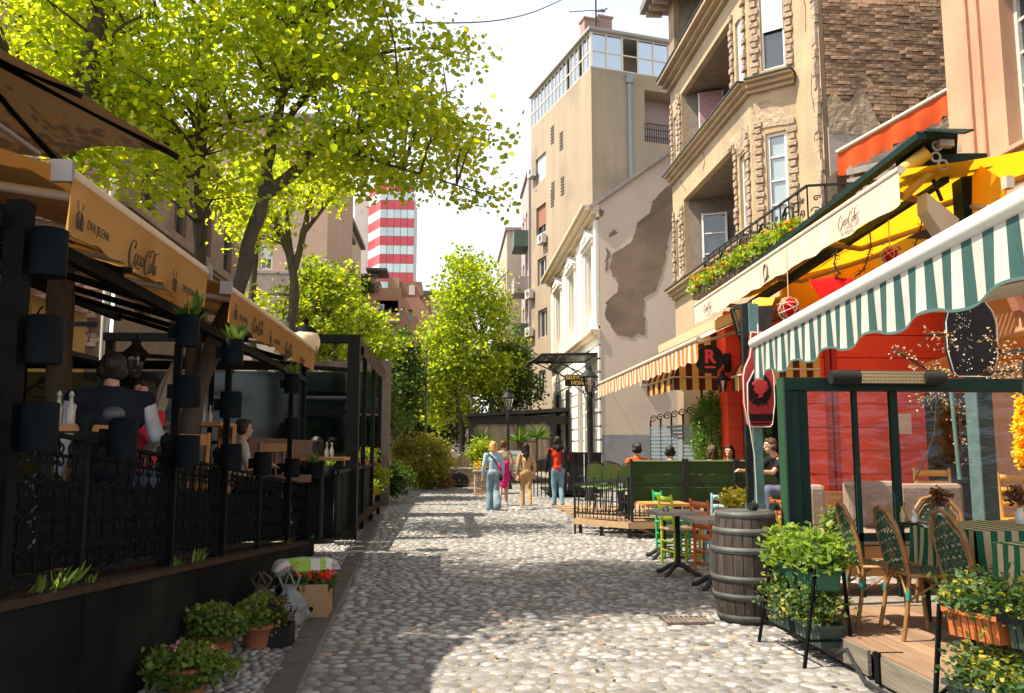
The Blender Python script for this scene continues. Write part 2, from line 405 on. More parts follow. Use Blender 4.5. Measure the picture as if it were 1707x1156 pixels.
# iron drain grate in the street beside the barrel
b = B(); dr = thing('drain_grate', 'rusty iron drain grate set in the cobbles beside the barrel', 'drain grate', (2.05, 7.4, 0.0))
for i in range(9): b.bb(1.87+i*0.045, 1.892+i*0.045, 7.27, 7.5, 0.01, 0.026)
b.bb(1.85, 2.27, 7.25, 7.27, 0.008, 0.028); b.bb(1.85, 2.27, 7.5, 7.52, 0.008, 0.028)
b.build('grating', mat('drain_iron', (0.12, 0.10, 0.085), 0.8, (0.2, 0.16, 0.13), 12), dr)
# ================================================================ building helpers
GL = winglass()
M_white = mat('white_window_paint', (0.72, 0.71, 0.68), 0.5, (0.6, 0.58, 0.54), 20)
def holes_wall(b, O, U, w, h, holes, n, depth, mi=0, mr=None):
    """wall in the plane O + U*u + z with rectangular openings (u0,u1,z0,z1) and their reveals"""
    O, U, n = Vector(O), Vector(U).normalized(), Vector(n).normalized(); Z = Vector((0, 0, 1))
    us = sorted({0, w, *[t for k in holes for t in k[:2]]}); zs = sorted({0, h, *[t for k in holes for t in k[2:4]]})
    P = lambda u, z, d=0: O+U*u+Z*z-n*d
    fl = U.cross(Z).dot(n) > 0
    def q(a, c, d, e, m_):
        b.add([a, c, d, e] if fl else [e, d, c, a], [(0, 1, 2, 3)], m_)
    for i in range(len(us)-1):
        for j in range(len(zs)-1):
            um, zm = (us[i]+us[i+1])/2, (zs[j]+zs[j+1])/2
            if any(k[0] < um < k[1] and k[2] < zm < k[3] for k in holes): continue
            q(P(us[i], zs[j]), P(us[i+1], zs[j]), P(us[i+1], zs[j+1]), P(us[i], zs[j+1]), mi)
    mr = mi if mr is None else mr
    for (a, c, z0, z1) in [k[:4] for k in holes]:
        q(P(a, z0), P(c, z0), P(c, z0, depth), P(a, z0, depth), mr); q(P(a, z1, depth), P(c, z1, depth), P(c, z1), P(a, z1), mr)
        q(P(a, z0, depth), P(a, z1, depth), P(a, z1), P(a, z0), mr); q(P(c, z0), P(c, z1), P(c, z1, depth), P(c, z0, depth), mr)
def window(par, O, U, n, k, depth, cols=2, rows=2, fm=None, gm=None, fw=0.06, label=None, shutter=None, shm=None, name='window'):
    """window part (frame and bars) set in an opening, pane and roller shutter as sub-parts"""
    O, U, n = Vector(O), Vector(U).normalized(), Vector(n).normalized(); Z = Vector((0, 0, 1))
    a, c, z0, z1 = k[:4]; P = lambda u, z, d: O+U*u+Z*z-n*d; d = depth-0.05
    b = B()
    for t in (a+fw/2, c-fw/2): b.beam(P(t, z0, d), P(t, z1, d), fw, 0.06, up=n)
    for t in (z0+fw/2, z1-fw/2): b.beam(P(a+fw, t, d), P(c-fw, t, d), 0.056, fw)
    for i in range(1, cols): u = a+(c-a)*i/cols; b.beam(P(u, z0+fw, d+.003), P(u, z1-fw, d+.003), fw*0.9, 0.05, up=n)
    for i in range(1, rows): z = z0+(z1-z0)*i/rows; b.beam(P(a+fw, z, d+.008), P(c-fw, z, d+.008), 0.04, fw*0.6)
    w = b.build(name, fm or M_white, par, label=label)
    b = B(); b.prism([P(a+.02, z0+.02, d+0.03), P(c-.02, z0+.02, d+0.03), P(c-.02, z1-.02, d+0.03), P(a+.02, z1-.02, d+0.03)], -n*0.012); b.build('pane', gm or GL, w)
    if shutter:
        b = B(); zz = z1-(z1-z0)*shutter; nsl = max(3, int((z1-zz)/0.07)); hh = (z1-zz)/nsl
        for i in range(nsl): b.beam(P(a+fw*.7, zz+hh*(i+.5), d-0.045+0.0), P(c-fw*.7, zz+hh*(i+.5), d-0.045), 0.02, hh*0.86)
        b.build('roller_shutter', shm or mat('shutter_white', (0.62, 0.64, 0.66), 0.5), w)
    return w
def bricks(par, O, U, n, w, h, m, nparts=0, skip=None, bw=0.25, bh=0.078, name='brick', jit=0.018, mseed=3, order=None):
    """courses of single bricks standing proud of their mortar; the first nparts are objects, the rest one mass"""
    r = random.Random(mseed); O, U, n = Vector(O), Vector(U).normalized(), Vector(n).normalized(); Z = Vector((0, 0, 1))
    cells = []
    j = 0
    while j*bh < h-bh*0.5:
        u = -(bw/2)*(j % 2)
        while u < w:
            a, c = max(0, u+0.006), min(w, u+bw-0.008)
            if c-a > 0.05 and not (skip and skip((a+c)/2, (j+.5)*bh)) and r.random() > 0.04: cells.append((a, c, j*bh+0.006, (j+1)*bh-0.006))
            u += bw
        j += 1
    if order: cells.sort(key=order)
    meshes = []
    for i in range(5):
        bb_ = B(); e = [r.uniform(-.06, .06) for _ in range(8)]
        vs = [((x+e[q]*0.5), (-0.5 if s_ else 0.5)+e[(q+1) % 8], (zz+e[(q+2) % 8]*0.7)) for q, (x, s_, zz) in enumerate([(x, s_, zz) for x in (-.5, .5) for s_ in (0, 1) for zz in (-.5, .5)])]
        bb_.add(vs, [(0, 1, 3, 2), (4, 6, 7, 5), (0, 4, 5, 1), (2, 3, 7, 6), (0, 2, 6, 4), (1, 5, 7, 3)])
        me = bpy.data.meshes.new(name); me.from_pydata(bb_.v, [], bb_.f); me.materials.append(m); meshes.append(me)
    rest = B(); ang = math.atan2(U.y, U.x); pl = wloc(par)
    for i, (a, c, z0, z1) in enumerate(cells):
        d = r.uniform(-jit, jit); cc = O+U*((a+c)/2)+Z*((z0+z1)/2)+n*(d-0.015)
        if i < nparts:
            o = bpy.data.objects.new(name, r.choice(meshes)); COL.objects.link(o); o.parent = par
            o.location = cc-pl; o.rotation_euler = (0, 0, ang); o.scale = (c-a, 0.06, z1-z0)
        else: rest.box(cc, (c-a, 0.06, z1-z0), ang)
    if rest.v: rest.build(name+'work', m, par, kind='stuff')
def sill_band(b, O, U, n, u0, u1, z, prof, mi=0):
    """moulded string course: prof = list of (out, height) steps from the bottom up"""
    O, U, n = Vector(O), Vector(U).normalized(), Vector(n).normalized(); zz = z
    for out, hgt in prof:
        p = O+U*((u0+u1)/2)+n*(out/2)+Vector((0, 0, zz+hgt/2)); b.box(p, (abs(u1-u0), out, hgt), math.atan2(U.y, U.x), mi); zz += hgt
def ac_unit(O, U, n, label):
    """outdoor air conditioner box on a wall"""
    O, U, n = Vector(O), Vector(U).normalized(), Vector(n).normalized()
    t = thing('air_conditioner', label, 'air conditioner', tuple(O), group='air conditioners on the walls')
    ang = math.atan2(U.y, U.x)
    b = B(); b.box(O+n*0.25+Vector((0, 0, .32)), (0.85, 0.32, 0.6), ang); b.build('casing', mat('ac_white', (0.62, 0.6, 0.55), 0.5, (0.5, 0.47, 0.42), 8), t, bevel=0.02)
    b = B(); c = O+n*0.42+Vector((0, 0, .32))-U*0.12
    for r_ in (0.08, 0.15, 0.22): b.tube([c+U*(r_*math.cos(a*math.pi/8))+Vector((0, 0, r_*math.sin(a*math.pi/8))) for a in range(16)], 0.012, 4, closed=True)
    b.build('fan_grille', mat('ac_dark', (0.1, 0.1, 0.1), 0.5), t)
    b = B(); 
    for s_ in (-.3, .3): b.beam(O+U*s_, O+U*s_+n*0.42, 0.03, 0.03)
    b.build('bracket', mat('ac_dark', (0.1, 0.1, 0.1), 0.5), t)
    return t
# ================================================================ RUINED HOUSE (right, middle)
M_och = mat('ochre_plaster', (0.42, 0.32, 0.195), 0.95, (0.32, 0.24, 0.15), 1.1, bump=0.8, bscale=22, c3=(0.24, 0.175, 0.12), bdist=0.02)
M_och2 = mat('bare_rubble_plaster', (0.33, 0.25, 0.18), 0.98, (0.46, 0.35, 0.24), 5, bump=1.0, bscale=9, c3=(0.22, 0.16, 0.12), bdist=0.05)
M_lead = mat('dark_sheet_metal', (0.035, 0.038, 0.04), 0.5, (0.07, 0.07, 0.07), 10)
M_loggia = mat('grey_brown_boards', (0.21, 0.17, 0.13), 0.9, (0.14, 0.11, 0.09), 4, bump=0.5, bscale=20)
M_quoin = mat('weathered_quoin', (0.40, 0.31, 0.22), 0.95, (0.28, 0.21, 0.16), 6, bump=1.0, bscale=14, bdist=0.03)
ruin = thing('old_house', 'old ochre house with crumbling plaster, loggias and rough window blocks above the restaurants', 'house', (7.5, 20, 0))
X0 = 6.8; P1 = Vector((6.8, 18.03, 0)); P2 = Vector((7.6, 17.37, 0)); P3 = Vector((7.6, 16.1, 0)); FE = Vector((6.8, 24.8, 0))
U = Vector((0, -1, 0)); N = Vector((-1, 0, 0)); O = FE.copy(); L = 24.8-18.03
# u runs from the far corner towards the camera
LOGS = [(1.2, 5.62, 6.55, 8.75), (1.2, 5.62, 10.05, 12.0)]
NW = [(0.28, 0.72, 6.6, 8.35), (5.95, 6.45, 6.6, 8.35), (0.28, 0.72, 10.1, 11.6), (5.95, 6.45, 10.1, 11.7)]
b = B()
holes_wall(b, O, U, L, 15.6, NW+[(1.2, 5.62, 6.30, 8.75), (1.2, 5.62, 9.95, 12.0), (0.6, 5.8, 13.1, 15.5)], N, 0.16)
OU = (P2-P1).normalized(); ON = Vector((OU.y, -OU.x, 0)); OL = (P2-P1).length
BW = [(0.33, 0.80, 6.35, 8.55), (0.30, 0.84, 10.05, 11.95), (0.3, 0.8, 13.6, 15.2)]
holes_wall(b, P1, OU, OL, 15.6, BW, ON, 0.14)
holes_wall(b, P2, U, 1.27, 15.6, [], N, 0.1)
b.add([(6.8, 24.8, 0), (6.8, 24.8, 15.6), (11, 24.8, 15.6), (11, 24.8, 0)], [(0, 1, 2, 3)])
b.add([(6.8, 24.8, 15.6), (6.8, 18.03, 15.6), (7.6, 17.37, 15.6), (7.6, 16.1, 15.6), (11, 16.1, 15.6), (11, 24.8, 15.6)], [(0, 1, 2, 3, 4, 5)])
b.build('wall', M_och, ruin)
# loggia rooms behind the big openings
for k, (a, c, z0, z1) in enumerate([(1.2, 5.62, 6.30, 8.75), (1.2, 5.62, 9.95, 12.0), (0.6, 5.8, 13.1, 15.5)]):
    b = B(); ya, yc = 24.8-a, 24.8-c; x1 = X0+1.35; xi = X0+0.16
    b.add([(xi, ya, z0), (x1, ya-.5, z0), (x1, yc+.1, z0), (xi, yc, z0)], [(0, 1, 2, 3)]); b.add([(xi, ya, z1), (x1, ya-.5, z1), (x1, yc+.1, z1), (xi, yc, z1)], [(3, 2, 1, 0)])
    b.add([(xi, ya, z0), (xi, ya, z1), (x1, ya-.5, z1), (x1, ya-.5, z0)], [(0, 1, 2, 3)])
    b.add([(xi, yc, z0), (x1, yc+.1, z0), (x1, yc+.1, z1), (xi, yc, z1)], [(0, 1, 2, 3)]); b.add([(x1, ya-.5, z0), (x1, ya-.5, z1), (x1, yc+.1, z1), (x1, yc+.1, z0)], [(0, 1, 2, 3)])
    b.build('loggia', M_loggia, ruin)
    if k < 2:
        for i in range(7):
            zz = z0+0.35+i*0.3
            if zz < z1-.1:
                b = B(); b.beam((x1-0.015, ya-.55, zz), (x1-0.015, yc+.15, zz), 0.03, 0.27); b.build('board', M_loggia, ruin)
        shm = mat('shutter_mauve', (0.38, 0.22, 0.22), 0.7, (0.3, 0.16, 0.17), 8)
        window(ruin, (X0+0.42, ya-0.32, 0), Vector((1.19, -.5, 0)), (-0.39, -0.92, 0), (0.0, 0.72, z0+.15, z0+1.95), 0.06, 1, 3, shutter=0.95 if k else 0.01, shm=shm)
        window(ruin, (x1-0.04, yc+1.3, 0), U, N, (0.0, 0.75, z0+.1, z1-.5), 0.06, 1, 3, shutter=0.0)
for k in NW: window(ruin, O, U, N, k, 0.16, 1, 3, shutter=0.0 if k[2] < 9 else 0.97, fm=M_white)
window(ruin, P1, OU, ON, BW[0], 0.14, 1, 4, fw=0.07, gm=mat('sky_glass', (0.25, 0.32, 0.34), 0.05, spec=1.0))
window(ruin, P1, OU, ON, BW[1], 0.14, 1, 1, fw=0.05, shutter=0.52)
window(ruin, P1, OU, ON, BW[2], 0.14, 1, 3)
# string courses, capped in dark sheet metal
for (z, prof) in ((5.95, [(0.10, .10), (0.2, .10), (0.30, .08)]), (9.55, [(0.10, .10), (0.20, .10), (0.30, .06)]), (12.55, [(0.12, .12), (0.26, .12), (0.42, .12)])):
    b = B(); sill_band(b, O, U, N, 0, L+.08, z, prof); sill_band(b, P1, OU, ON, -.02, OL, z, prof)
    b.build('string_course', M_och, ruin, bevel=0.01)
    b = B(); zt = z+sum(p[1] for p in prof); o_ = prof[-1][0]+.03
    sill_band(b, O, U, N, -.02, L+.1, zt, [(o_, .035)]); sill_band(b, P1, OU, ON, -.02, OL+.02, zt+.001, [(o_, .035)]); b.build('metal_capping', M_lead, ruin)
# eaves
b = B(); b.prism([(6.0, 25.3, 15.4), (6.0, 17.6, 15.4), (7.0, 16.4, 15.4), (11, 16.4, 15.4), (11, 25.3, 15.4)], (0, 0, 0.25)); b.build('roof', mat('roof_grey', (0.16, 0.15, 0.14), 0.8), ruin)
b = B()
for i in range(18): b.box((6.4, 17.9+i*0.42, 15.3), (0.5, 0.14, 0.18))
b.build('corbel', M_quoin, ruin, kind='stuff')
# rough blocks round the windows and loggias, each one a piece
def blocks(O, U, n, u, z0, z1, w=0.16, out=0.07):
    O, U, n = Vector(O), Vector(U).normalized(), Vector(n).normalized(); z = z0; i = 0
    while z < z1:
        h = random.uniform(0.13, 0.19); ww = w*(1.25 if i % 2 else 0.8)*random.uniform(.85, 1.1); d = out*random.uniform(0.6, 1.3)
        b = B(); c = O+U*u+n*(d/2)+Vector((0, 0, z+h/2)); b.box(c, (ww, d, h*0.82), math.atan2(U.y, U.x)); b.build('quoin_block', M_quoin, ruin, bevel=0.018)
        z += h; i += 1
for u, z0, z1 in ((0.86, 6.3, 8.6), (1.08, 6.3, 8.6), (5.73, 6.3, 8.6), (6.58, 6.2, 8.6), (0.86, 10, 12), (1.08, 10, 12), (5.73, 10, 12), (6.58, 10, 12), (0.16, 6.3, 8.6), (0.16, 10, 12)):
    blocks(O, U, N, u, z0, z1)
for u, z0, z1 in ((0.17, 6.3, 8.8), (0.93, 6.3, 8.8), (0.15, 10, 12.2), (0.94, 10, 12.2)): blocks(P1, OU, ON, u, z0, z1, 0.17, 0.05)
# fallen plaster: rough coat with a ragged edge round the bay windows
def ragged(O, U, n, outline, out, m, name):
    O, U, n = Vector(O), Vector(U).normalized(), Vector(n).normalized(); pts = []
    for i, (u, z) in enumerate(outline):
        u2, z2 = outline[(i+1) % len(outline)]
        for t in range(5):
            k = t/5; pts.append(O+U*(u+(u2-u)*k+random.uniform(-.018, .018))+Vector((0, 0, z+(z2-z)*k+random.uniform(-.03, .03))))
    b = B(); b.prism(pts, n*out); return b.build(name, m, ruin)
ragged(P1, OU, ON, [(0.03, 11.97), (0.03, 12.45), (0.5, 12.5), (1.0, 12.4), (1.0, 12.0), (0.5, 12.05)], 0.02, M_och2, 'plaster_patch')
ragged(P1, OU, ON, [(0.03, 8.62), (0.08, 9.2), (0.35, 9.35), (0.7, 9.1), (1.0, 8.75), (1.0, 8.6), (0.5, 8.72)], 0.022, M_och2, 'plaster_patch')
ragged(O, U, N, [(5.2, 8.8), (5.4, 9.0), (6.6, 8.95), (6.65, 8.45), (6.4, 8.42), (5.9, 8.42), (5.7, 8.8)], 0.02, M_och2, 'plaster_patch')
# torn vertical moulding at the end of the front, beside the brick gable
b = B(); z = 5.9
while z < 15.4:
    h = random.uniform(.12, .3); b.box((7.57-random.uniform(0, .03), 16.20+random.uniform(-.03, .03), z+h/2), (random.uniform(.06, .12), random.uniform(.1, .2), h*1.02)); z += h
b.build('torn_moulding', M_quoin, ruin, kind='stuff')
# long cracks in the plaster
for pts in ([(P1, OU, ON), (.35, 12.9), (.5, 12.6), (.45, 12.35), (.62, 12.2)], [(P2, U, N), (.55, 12.5), (.62, 11.9), (.55, 11.5), (.7, 11.0), (.66, 10.3)], [(P2, U, N), (.9, 9.6), (.8, 9.0), (.95, 8.4), (.85, 7.8)], [(O, U, N), (3.2, 9.5), (3.3, 9.2), (3.15, 8.95)], [(O, U, N), (.9, 9.4), (1.3, 9.1), (1.5, 8.9)]):
    o_, u_, n_ = pts[0]; b = B(); u_ = Vector(u_).normalized(); n_ = Vector(n_).normalized()
    q = [Vector(o_)+u_*a+n_*.004+Vector((0, 0, z)) for a, z in pts[1:]]; q2 = []
    for i in range(len(q)-1):
        for k in range(5): q2.append(q[i].lerp(q[i+1], k/5)+u_*random.uniform(-.02, .02)+Vector((0, 0, random.uniform(-.02, .02))))
    b.tube(q2, [.004+.011*random.random() for _ in q2], 4); b.build('crack', mat('crack_dark', (.07, .05, .035), 1), ruin)
# brick gable facing the camera, with a strip of rough plaster under it
M_brick = mat('old_brick', (0.40, 0.225, 0.125), 0.95, (0.55, 0.385, 0.245), 3, bump=0.9, bscale=18, island=0.35, c3=(0.20, 0.14, 0.10), bdist=0.02)
M_bm = mat('brick_mortar', (0.30, 0.23, 0.16), 0.98, (0.40, 0.31, 0.22), 6, bump=0.8, bscale=22)
b = B(); b.prism([(7.6, 16.16, 0), (14.2, 16.16, 0), (14.2, 16.16, 15.6), (7.6, 16.16, 15.6)], (0, .2, 0)); b.build('gable_backing', M_bm, ruin)
def _sk(u, z): return z < 0.55+0.35*math.sin(u*3.1)+0.2*math.sin(u*9+1)
bricks(ruin, (7.72, 16.13, 7.9), (1, 0, 0), (0, -1, 0), 3.3, 7.0, M_brick, 300, _sk, order=lambda c: abs(c[2]-1.9))
b = B(); b.bb(7.7, 11, 16.08, 16.14, 5.5, 8.05); b.build('plaster_strip', mat('grey_plaster', (0.42, 0.37, 0.33), 0.95, (0.36, 0.31, 0.27), 2, bump=0.4), ruin)
b = B(); b.grid(lambda s_, t: (7.7+s_*3.2, 16.085-0.03*random.random(), 7.9+t*(0.55+0.35*math.sin(s_*10)+0.22*math.sin(s_*28+1))), 40, 8); b.build('rough_render', M_och2, ruin)
# ================================================================ PEACH HOUSE (right edge)
M_peach = mat('peach_plaster', (0.46, 0.275, 0.175), 0.9, (0.41, 0.24, 0.15), 2.0, bump=0.3, bscale=60, c3=(0.37, 0.21, 0.135))
M_peach2 = mat('peach_trim', (0.44, 0.24, 0.15), 0.9, (0.36, 0.19, 0.12), 5, bump=0.3)
peach = thing('peach_house', 'peach rendered house with pilaster grooves and tall barred windows at the right edge', 'house', (9, 9, 0))
b = B(); Op = Vector((8, 12.5, 0)); PW = [(1.38, 2.5, 5.72, 8.2), (4.3, 5.4, 5.72, 8.2)]
holes_wall(b, Op, U, 8.5, 12.0, PW, N, 0.30); b.add([(8, 12.5, 0), (8, 12.5, 12), (12, 12.5, 12), (12, 12.5, 0)], [(3, 2, 1, 0)])
b.add([(8, 12.5, 12), (12, 12.5, 12), (12, 4, 12), (8, 4, 12)], [(3, 2, 1, 0)]); b.build('wall', M_peach, peach)
for k in PW: window(peach, Op, U, N, k, 0.30, 3, 5, fw=0.07, fm=mat('worn_white_paint', (0.55, 0.55, 0.5), 0.7, (0.35, 0.35, 0.3), 14))
for u0, u1 in ((0.62, 0.68), (0.9, 0.95)):
    b = B(); b.bb(7.95, 8.01, 12.5-u1, 12.5-u0, 4.2, 12); b.build('pilaster_strip', M_peach2, peach)
b = B(); b.bb(7.93, 8.0, 11.25, 11.30, 8.35, 9.5); b.bb(7.93, 8.0, 11.45, 11.50, 8.5, 12); b.build('panel_moulding', M_peach2, peach)
for k in PW:
    b = B(); sill_band(b, Op, U, N, k[0]-.25, k[1]+.25, 5.45, [(.10, .08), (.18, .08), (.26, .07)]); b.build('window_sill', M_peach, peach, bevel=0.01)
b = B(); sill_band(b, Op, U, N, 0, 8.5, 3.75, [(.08, .1), (.2, .12), (.34, .1)]); b.build('string_course', mat('rose_trim', (0.42, 0.2, 0.15), 0.85, (0.5, 0.27, 0.2), 6), peach, bevel=0.01)
b = B()
for i in range(7): b.prism([(7.98, 12.2-i*1.1, 3.75), (7.98, 12.2-i*1.1, 3.3), (7.86, 12.2-i*1.1, 3.4), (7.72, 12.2-i*1.1, 3.75)], (0, -.16, 0))
b.build('bracket', mat('rose_trim', (0.42, 0.2, 0.15)), peach, kind='stuff')
# ================================================================ WHITE HOUSE with pediments
M_cream = mat('cream_gable', (0.60, 0.50, 0.41), 0.92, (0.56, 0.46, 0.375), 1.2, bump=0.25, bscale=40, c3=(0.50, 0.40, 0.335), stretch=(1, 1, .35))
M_stucco = mat('white_stucco', (0.74, 0.70, 0.62), 0.85, (0.68, 0.63, 0.55), 3, bump=0.2, bscale=40)
M_dado = mat('grey_dado', (0.21, 0.22, 0.24), 0.9, (0.26, 0.27, 0.29), 3, bump=0.2)
wh = thing('white_house', 'white stuccoed house with window pediments and a cream gable with a big bare patch', 'house', (6, 32, 0))
XW, YW = 5.2, 28.75; YE = 42.2
Ow = Vector((XW, YW, 0)); UW = Vector((0, 1, 0)); LW = YE-YW
WIN = [(1.0, 2.5, 6.35, 8.75), (5.4, 6.9, 6.35, 8.75), (9.8, 11.3, 6.35, 8.75)]
GF = [(0.9, 2.0, 0.9, 3.9), (3.6, 4.9, 0.0, 4.1), (6.6, 7.8, 0.9, 3.9), (10, 11.2, .9, 3.9)]
b = B(); holes_wall(b, Ow, UW, LW, 10.15, WIN+GF, N, 0.28); b.add([(XW, YE, 0), (XW, YE, 10.1), (12, YE, 14), (12, YE, 0)], [(0, 1, 2, 3)]); b.build('front_wall', M_stucco, wh)
b = B(); gz = lambda x: 10.1+(x-5.17)*0.735
b.prism([(XW, YW, 1.95), (12, YW, 1.95), (12, YW, gz(12)), (XW, YW, gz(XW))], (0, .3, 0)); b.build('gable_wall', M_cream, wh)
b = B(); b.prism([(XW, YW-.006, 0), (12, YW-.006, 0), (12, YW-.006, 1.95), (XW, YW-.006, 1.95)], (0, .3, 0)); b.build('dado', M_dado, wh)
b = B(); b.prism([(XW-.35, YW-.12, gz(XW)-.25), (12, YW-.12, gz(12)), (12, YW-.12, gz(12)+.16), (XW-.35, YW-.12, gz(XW)-.09)], (0, 14, 0)); b.build('roof', mat('roof_tin', (0.22, 0.20, 0.19), 0.6, (0.32, 0.29, 0.27), 4), wh)
for k in WIN:
    window(wh, Ow, UW, N, k, 0.28, 2, 2, fw=0.09)
    b = B(); u0, u1 = k[0], k[1]; c = (u0+u1)/2
    sill_band(b, Ow, UW, N, u0-.3, u0-.04, 6.1, [(.12, 2.75)]); sill_band(b, Ow, UW, N, u1+.04, u1+.3, 6.1, [(.12, 2.75)])
    sill_band(b, Ow, UW, N, u0-.4, u1+.4, 8.86, [(.18, .12), (.28, .08)])
    b.build('window_surround', M_stucco, wh, bevel=0.01)
    b = B(); b.prism([(XW, YW+u0-.45, 9.07), (XW, YW+u1+.45, 9.07), (XW, YW+c, 9.62)], (-.26, 0, 0)); b.build('pediment', M_stucco, wh, bevel=0.015)
    b = B(); b.ball((XW-.27, YW+c, 9.2), 0.14, 10, sc=(.5, 1, 1))
    for s_ in (-1, 1):
        b.tube([(XW-.28, YW+c+s_*(.12+.35*t), 9.18+.09*math.sin(t*9)) for t in [i/6 for i in range(7)]], 0.045, 6)
    b.build('relief_ornament', M_stucco, wh)
for k in range(4): b = B(); b.bb(XW-.14, XW, YW+[0, 3.2, 7.6, 12.2][k]+.02, YW+[0.42, 4.4, 8.8, 13.2][k], 5.75, 9.55); b.build('pilaster', M_stucco, wh, bevel=0.01)
b = B(); sill_band(b, Ow, UW, N, -.1, LW, 9.62, [(.12, .1), (.3, .14), (.5, .12), (.62, .1)]); b.build('cornice', mat('cream_cornice', (0.66, 0.54, 0.38), 0.85, (0.6, 0.48, .33), 5), wh, bevel=0.015)
b = B(); sill_band(b, Ow, UW, N, -.06, LW, 5.3, [(.1, .1), (.24, .12), (.36, .1)]); b.build('string_course', mat('cream_cornice', (0, 0, 0)), wh, bevel=0.01)
b = B(); z = 0.4
while z < 5.2:
    us = [0, 0.9, 2.0, 3.6, 4.9, 6.6, 7.8, 10, 11.2, LW]
    for i in range(0, 9, 2): b.bb(XW-.07, XW, YW+us[i]+(.02 if i else -.02), YW+us[i+1]-.02, z, z+.40)
    if z > 4.05: b.bb(XW-.068, XW, YW+.9, YW+11.2, z, z+.40)
    z += .47
b.build('rusticated_band', M_stucco, wh, kind='stuff')
M_iron = mat('black_iron', (0.018, 0.02, 0.022), 0.5, (0.03, 0.032, 0.03), 20)
for k in GF:
    window(wh, Ow, UW, N, k, 0.28, 2, 3, fw=0.08, fm=mat('worn_white_paint', (0, 0, 0)))
    if k[2] > .5:
        b = B()
        for i in range(9): y = YW+k[0]+(k[1]-k[0])*i/8; b.tube([(XW-.16, y, k[2]-.1), (XW-.16, y, k[3]+.1)], .014, 5)
        for i in range(6): z = k[2]+(k[3]-k[2])*i/5; b.beam((XW-.16, YW+k[0]-.05, z), (XW-.16, YW+k[1]+.05, z), .02, .035)
        for i in range(0, 6, 5): z = k[2]+(k[3]-k[2])*i/5; b.beam((XW-.16, YW+k[0]-.03, z), (XW, YW+k[0]-.03, z), .02, .02); b.beam((XW-.16, YW+k[1]+.03, z), (XW, YW+k[1]+.03, z), .02, .02)
        b.build('window_grille', M_iron, wh)
from mathutils import noise as _mn
def mathutils_noise(v): return _mn.noise(v)
# bare patch on the gable where the paint coat is gone
def zpts(L_, ox, oy, sc): return [(ox+x/sc, oy+y/sc) for x, y in L_]
pp = zpts([(1075, 240), (1100, 262), (1098, 440), (1062, 560), (1050, 700), (1015, 800), (990, 880), (915, 925), (915, 1050), (921, 1120)], 820, 240, 3.612)
pp += zpts([(345, 250), (335, 295), (318, 290), (300, 272), (270, 300), (235, 295), (170, 270), (110, 160), (105, 90), (150, 45)], 980, 480, 3.612)
pp += zpts([(755, 895), (750, 800), (705, 755), (735, 655), (830, 600), (860, 540), (870, 480), (945, 420), (965, 350), (1020, 290)], 820, 240, 3.612)
def patch(pp, name, out=0.012, m=None, sub=8):
    w_ = [at(x, y, Y=YW) for x, y in pp]; pts = []
    for i, p in enumerate(w_):
        q = w_[(i+1) % len(w_)]
        for t in range(sub):
            k = t/sub; v = p.lerp(q, k); nz_ = mathutils_noise(v*3.5)*.10+mathutils_noise(v*14)*.05; pts.append((v.x+nz_, YW, v.z+nz_*.8+random.uniform(-.01, .01)))
    b = B(); b.prism(pts, (0, -out, 0)); b.build(name, m, wh)
M_patch = mat('bare_cement_render', (0.185, 0.135, 0.095), 0.95, (0.26, 0.19, 0.135), 1.5, bump=0.5, bscale=30, c3=(0.15, 0.11, 0.08))
patch(pp, 'bare_render_patch', m=M_patch)
patch(zpts([(650, 390), (675, 395), (678, 425), (665, 435), (652, 415)], 820, 240, 3.612), 'bare_render_patch', m=M_patch)
patch(zpts([(690, 620), (715, 640), (722, 670), (700, 700), (698, 760), (683, 765), (680, 700)], 820, 240, 3.612), 'bare_render_patch', m=M_patch, out=.008)
patch(zpts([(705, 540), (740, 515), (765, 530), (740, 548), (712, 558)], 820, 240, 3.612), 'bare_render_patch', m=M_patch, out=.008)
v = at(1079, 632, Y=YW)
vt = thing('wall_vent', 'square metal vent on the cream gable above the terrace', 'vent', (v.x, YW-.03, v.z))
b = B(); 
for i in range(7): b.box((v.x, YW-.05, v.z-.18+i*.06), (.36, .03, .035), 0, 0, R(25))
b.build('louvre', mat('vent_grey', (0.25, 0.22, 0.2), 0.7), vt)
b = B(); b.bb(v.x-.24, v.x-.19, YW-.08, YW-.008, v.z-.25, v.z+.25); b.bb(v.x+.19, v.x+.24, YW-.08, YW-.008, v.z-.25, v.z+.25)
b.bb(v.x-.19, v.x+.19, YW-.08, YW-.008, v.z-.25, v.z-.20); b.bb(v.x-.19, v.x+.19, YW-.08, YW-.008, v.z+.20, v.z+.25); b.build('frame', mat('vent_frame', (0.5, 0.46, 0.42), 0.6), vt)
# ================================================================ BEIGE TOWER BLOCK
M_tb = mat('beige_render', (0.35, 0.28, 0.195), 0.92, (0.27, 0.215, 0.15), 0.9, bump=0.2, bscale=20, stretch=(1.6, 1.6, 0.10), c3=(0.24, 0.19, 0.14), ramp=(.3, .7))
tw = thing('beige_apartment_block', 'tall beige apartment block with a glazed top floor behind the white house', 'apartment block', (8, 50, 0))
C0 = Vector((7.8, 45, 0)); Uf = Vector((-.25, .97, 0)).normalized(); Nf = Vector((-.97, -.25, 0)).normalized(); Us = Vector((.97, .25, 0)).normalized(); Ns = Vector((.25, -.97, 0)).normalized()
H = 23.0
def uf(px, py):   # photo pixel on the front wall -> (u along wall, z)
    v = ray(px, py); D = v.x*Uf.y-v.y*Uf.x; t = (C0.x*Uf.y-C0.y*Uf.x)/D; p = EYE+v*t; return (p-C0).dot(Uf), p.z
def us_(px, py):
    v = ray(px, py); D = v.x*Us.y-v.y*Us.x; t = (C0.x*Us.y-C0.y*Us.x)/D; p = EYE+v*t; return (p-C0).dot(Us), p.z
FWN = []
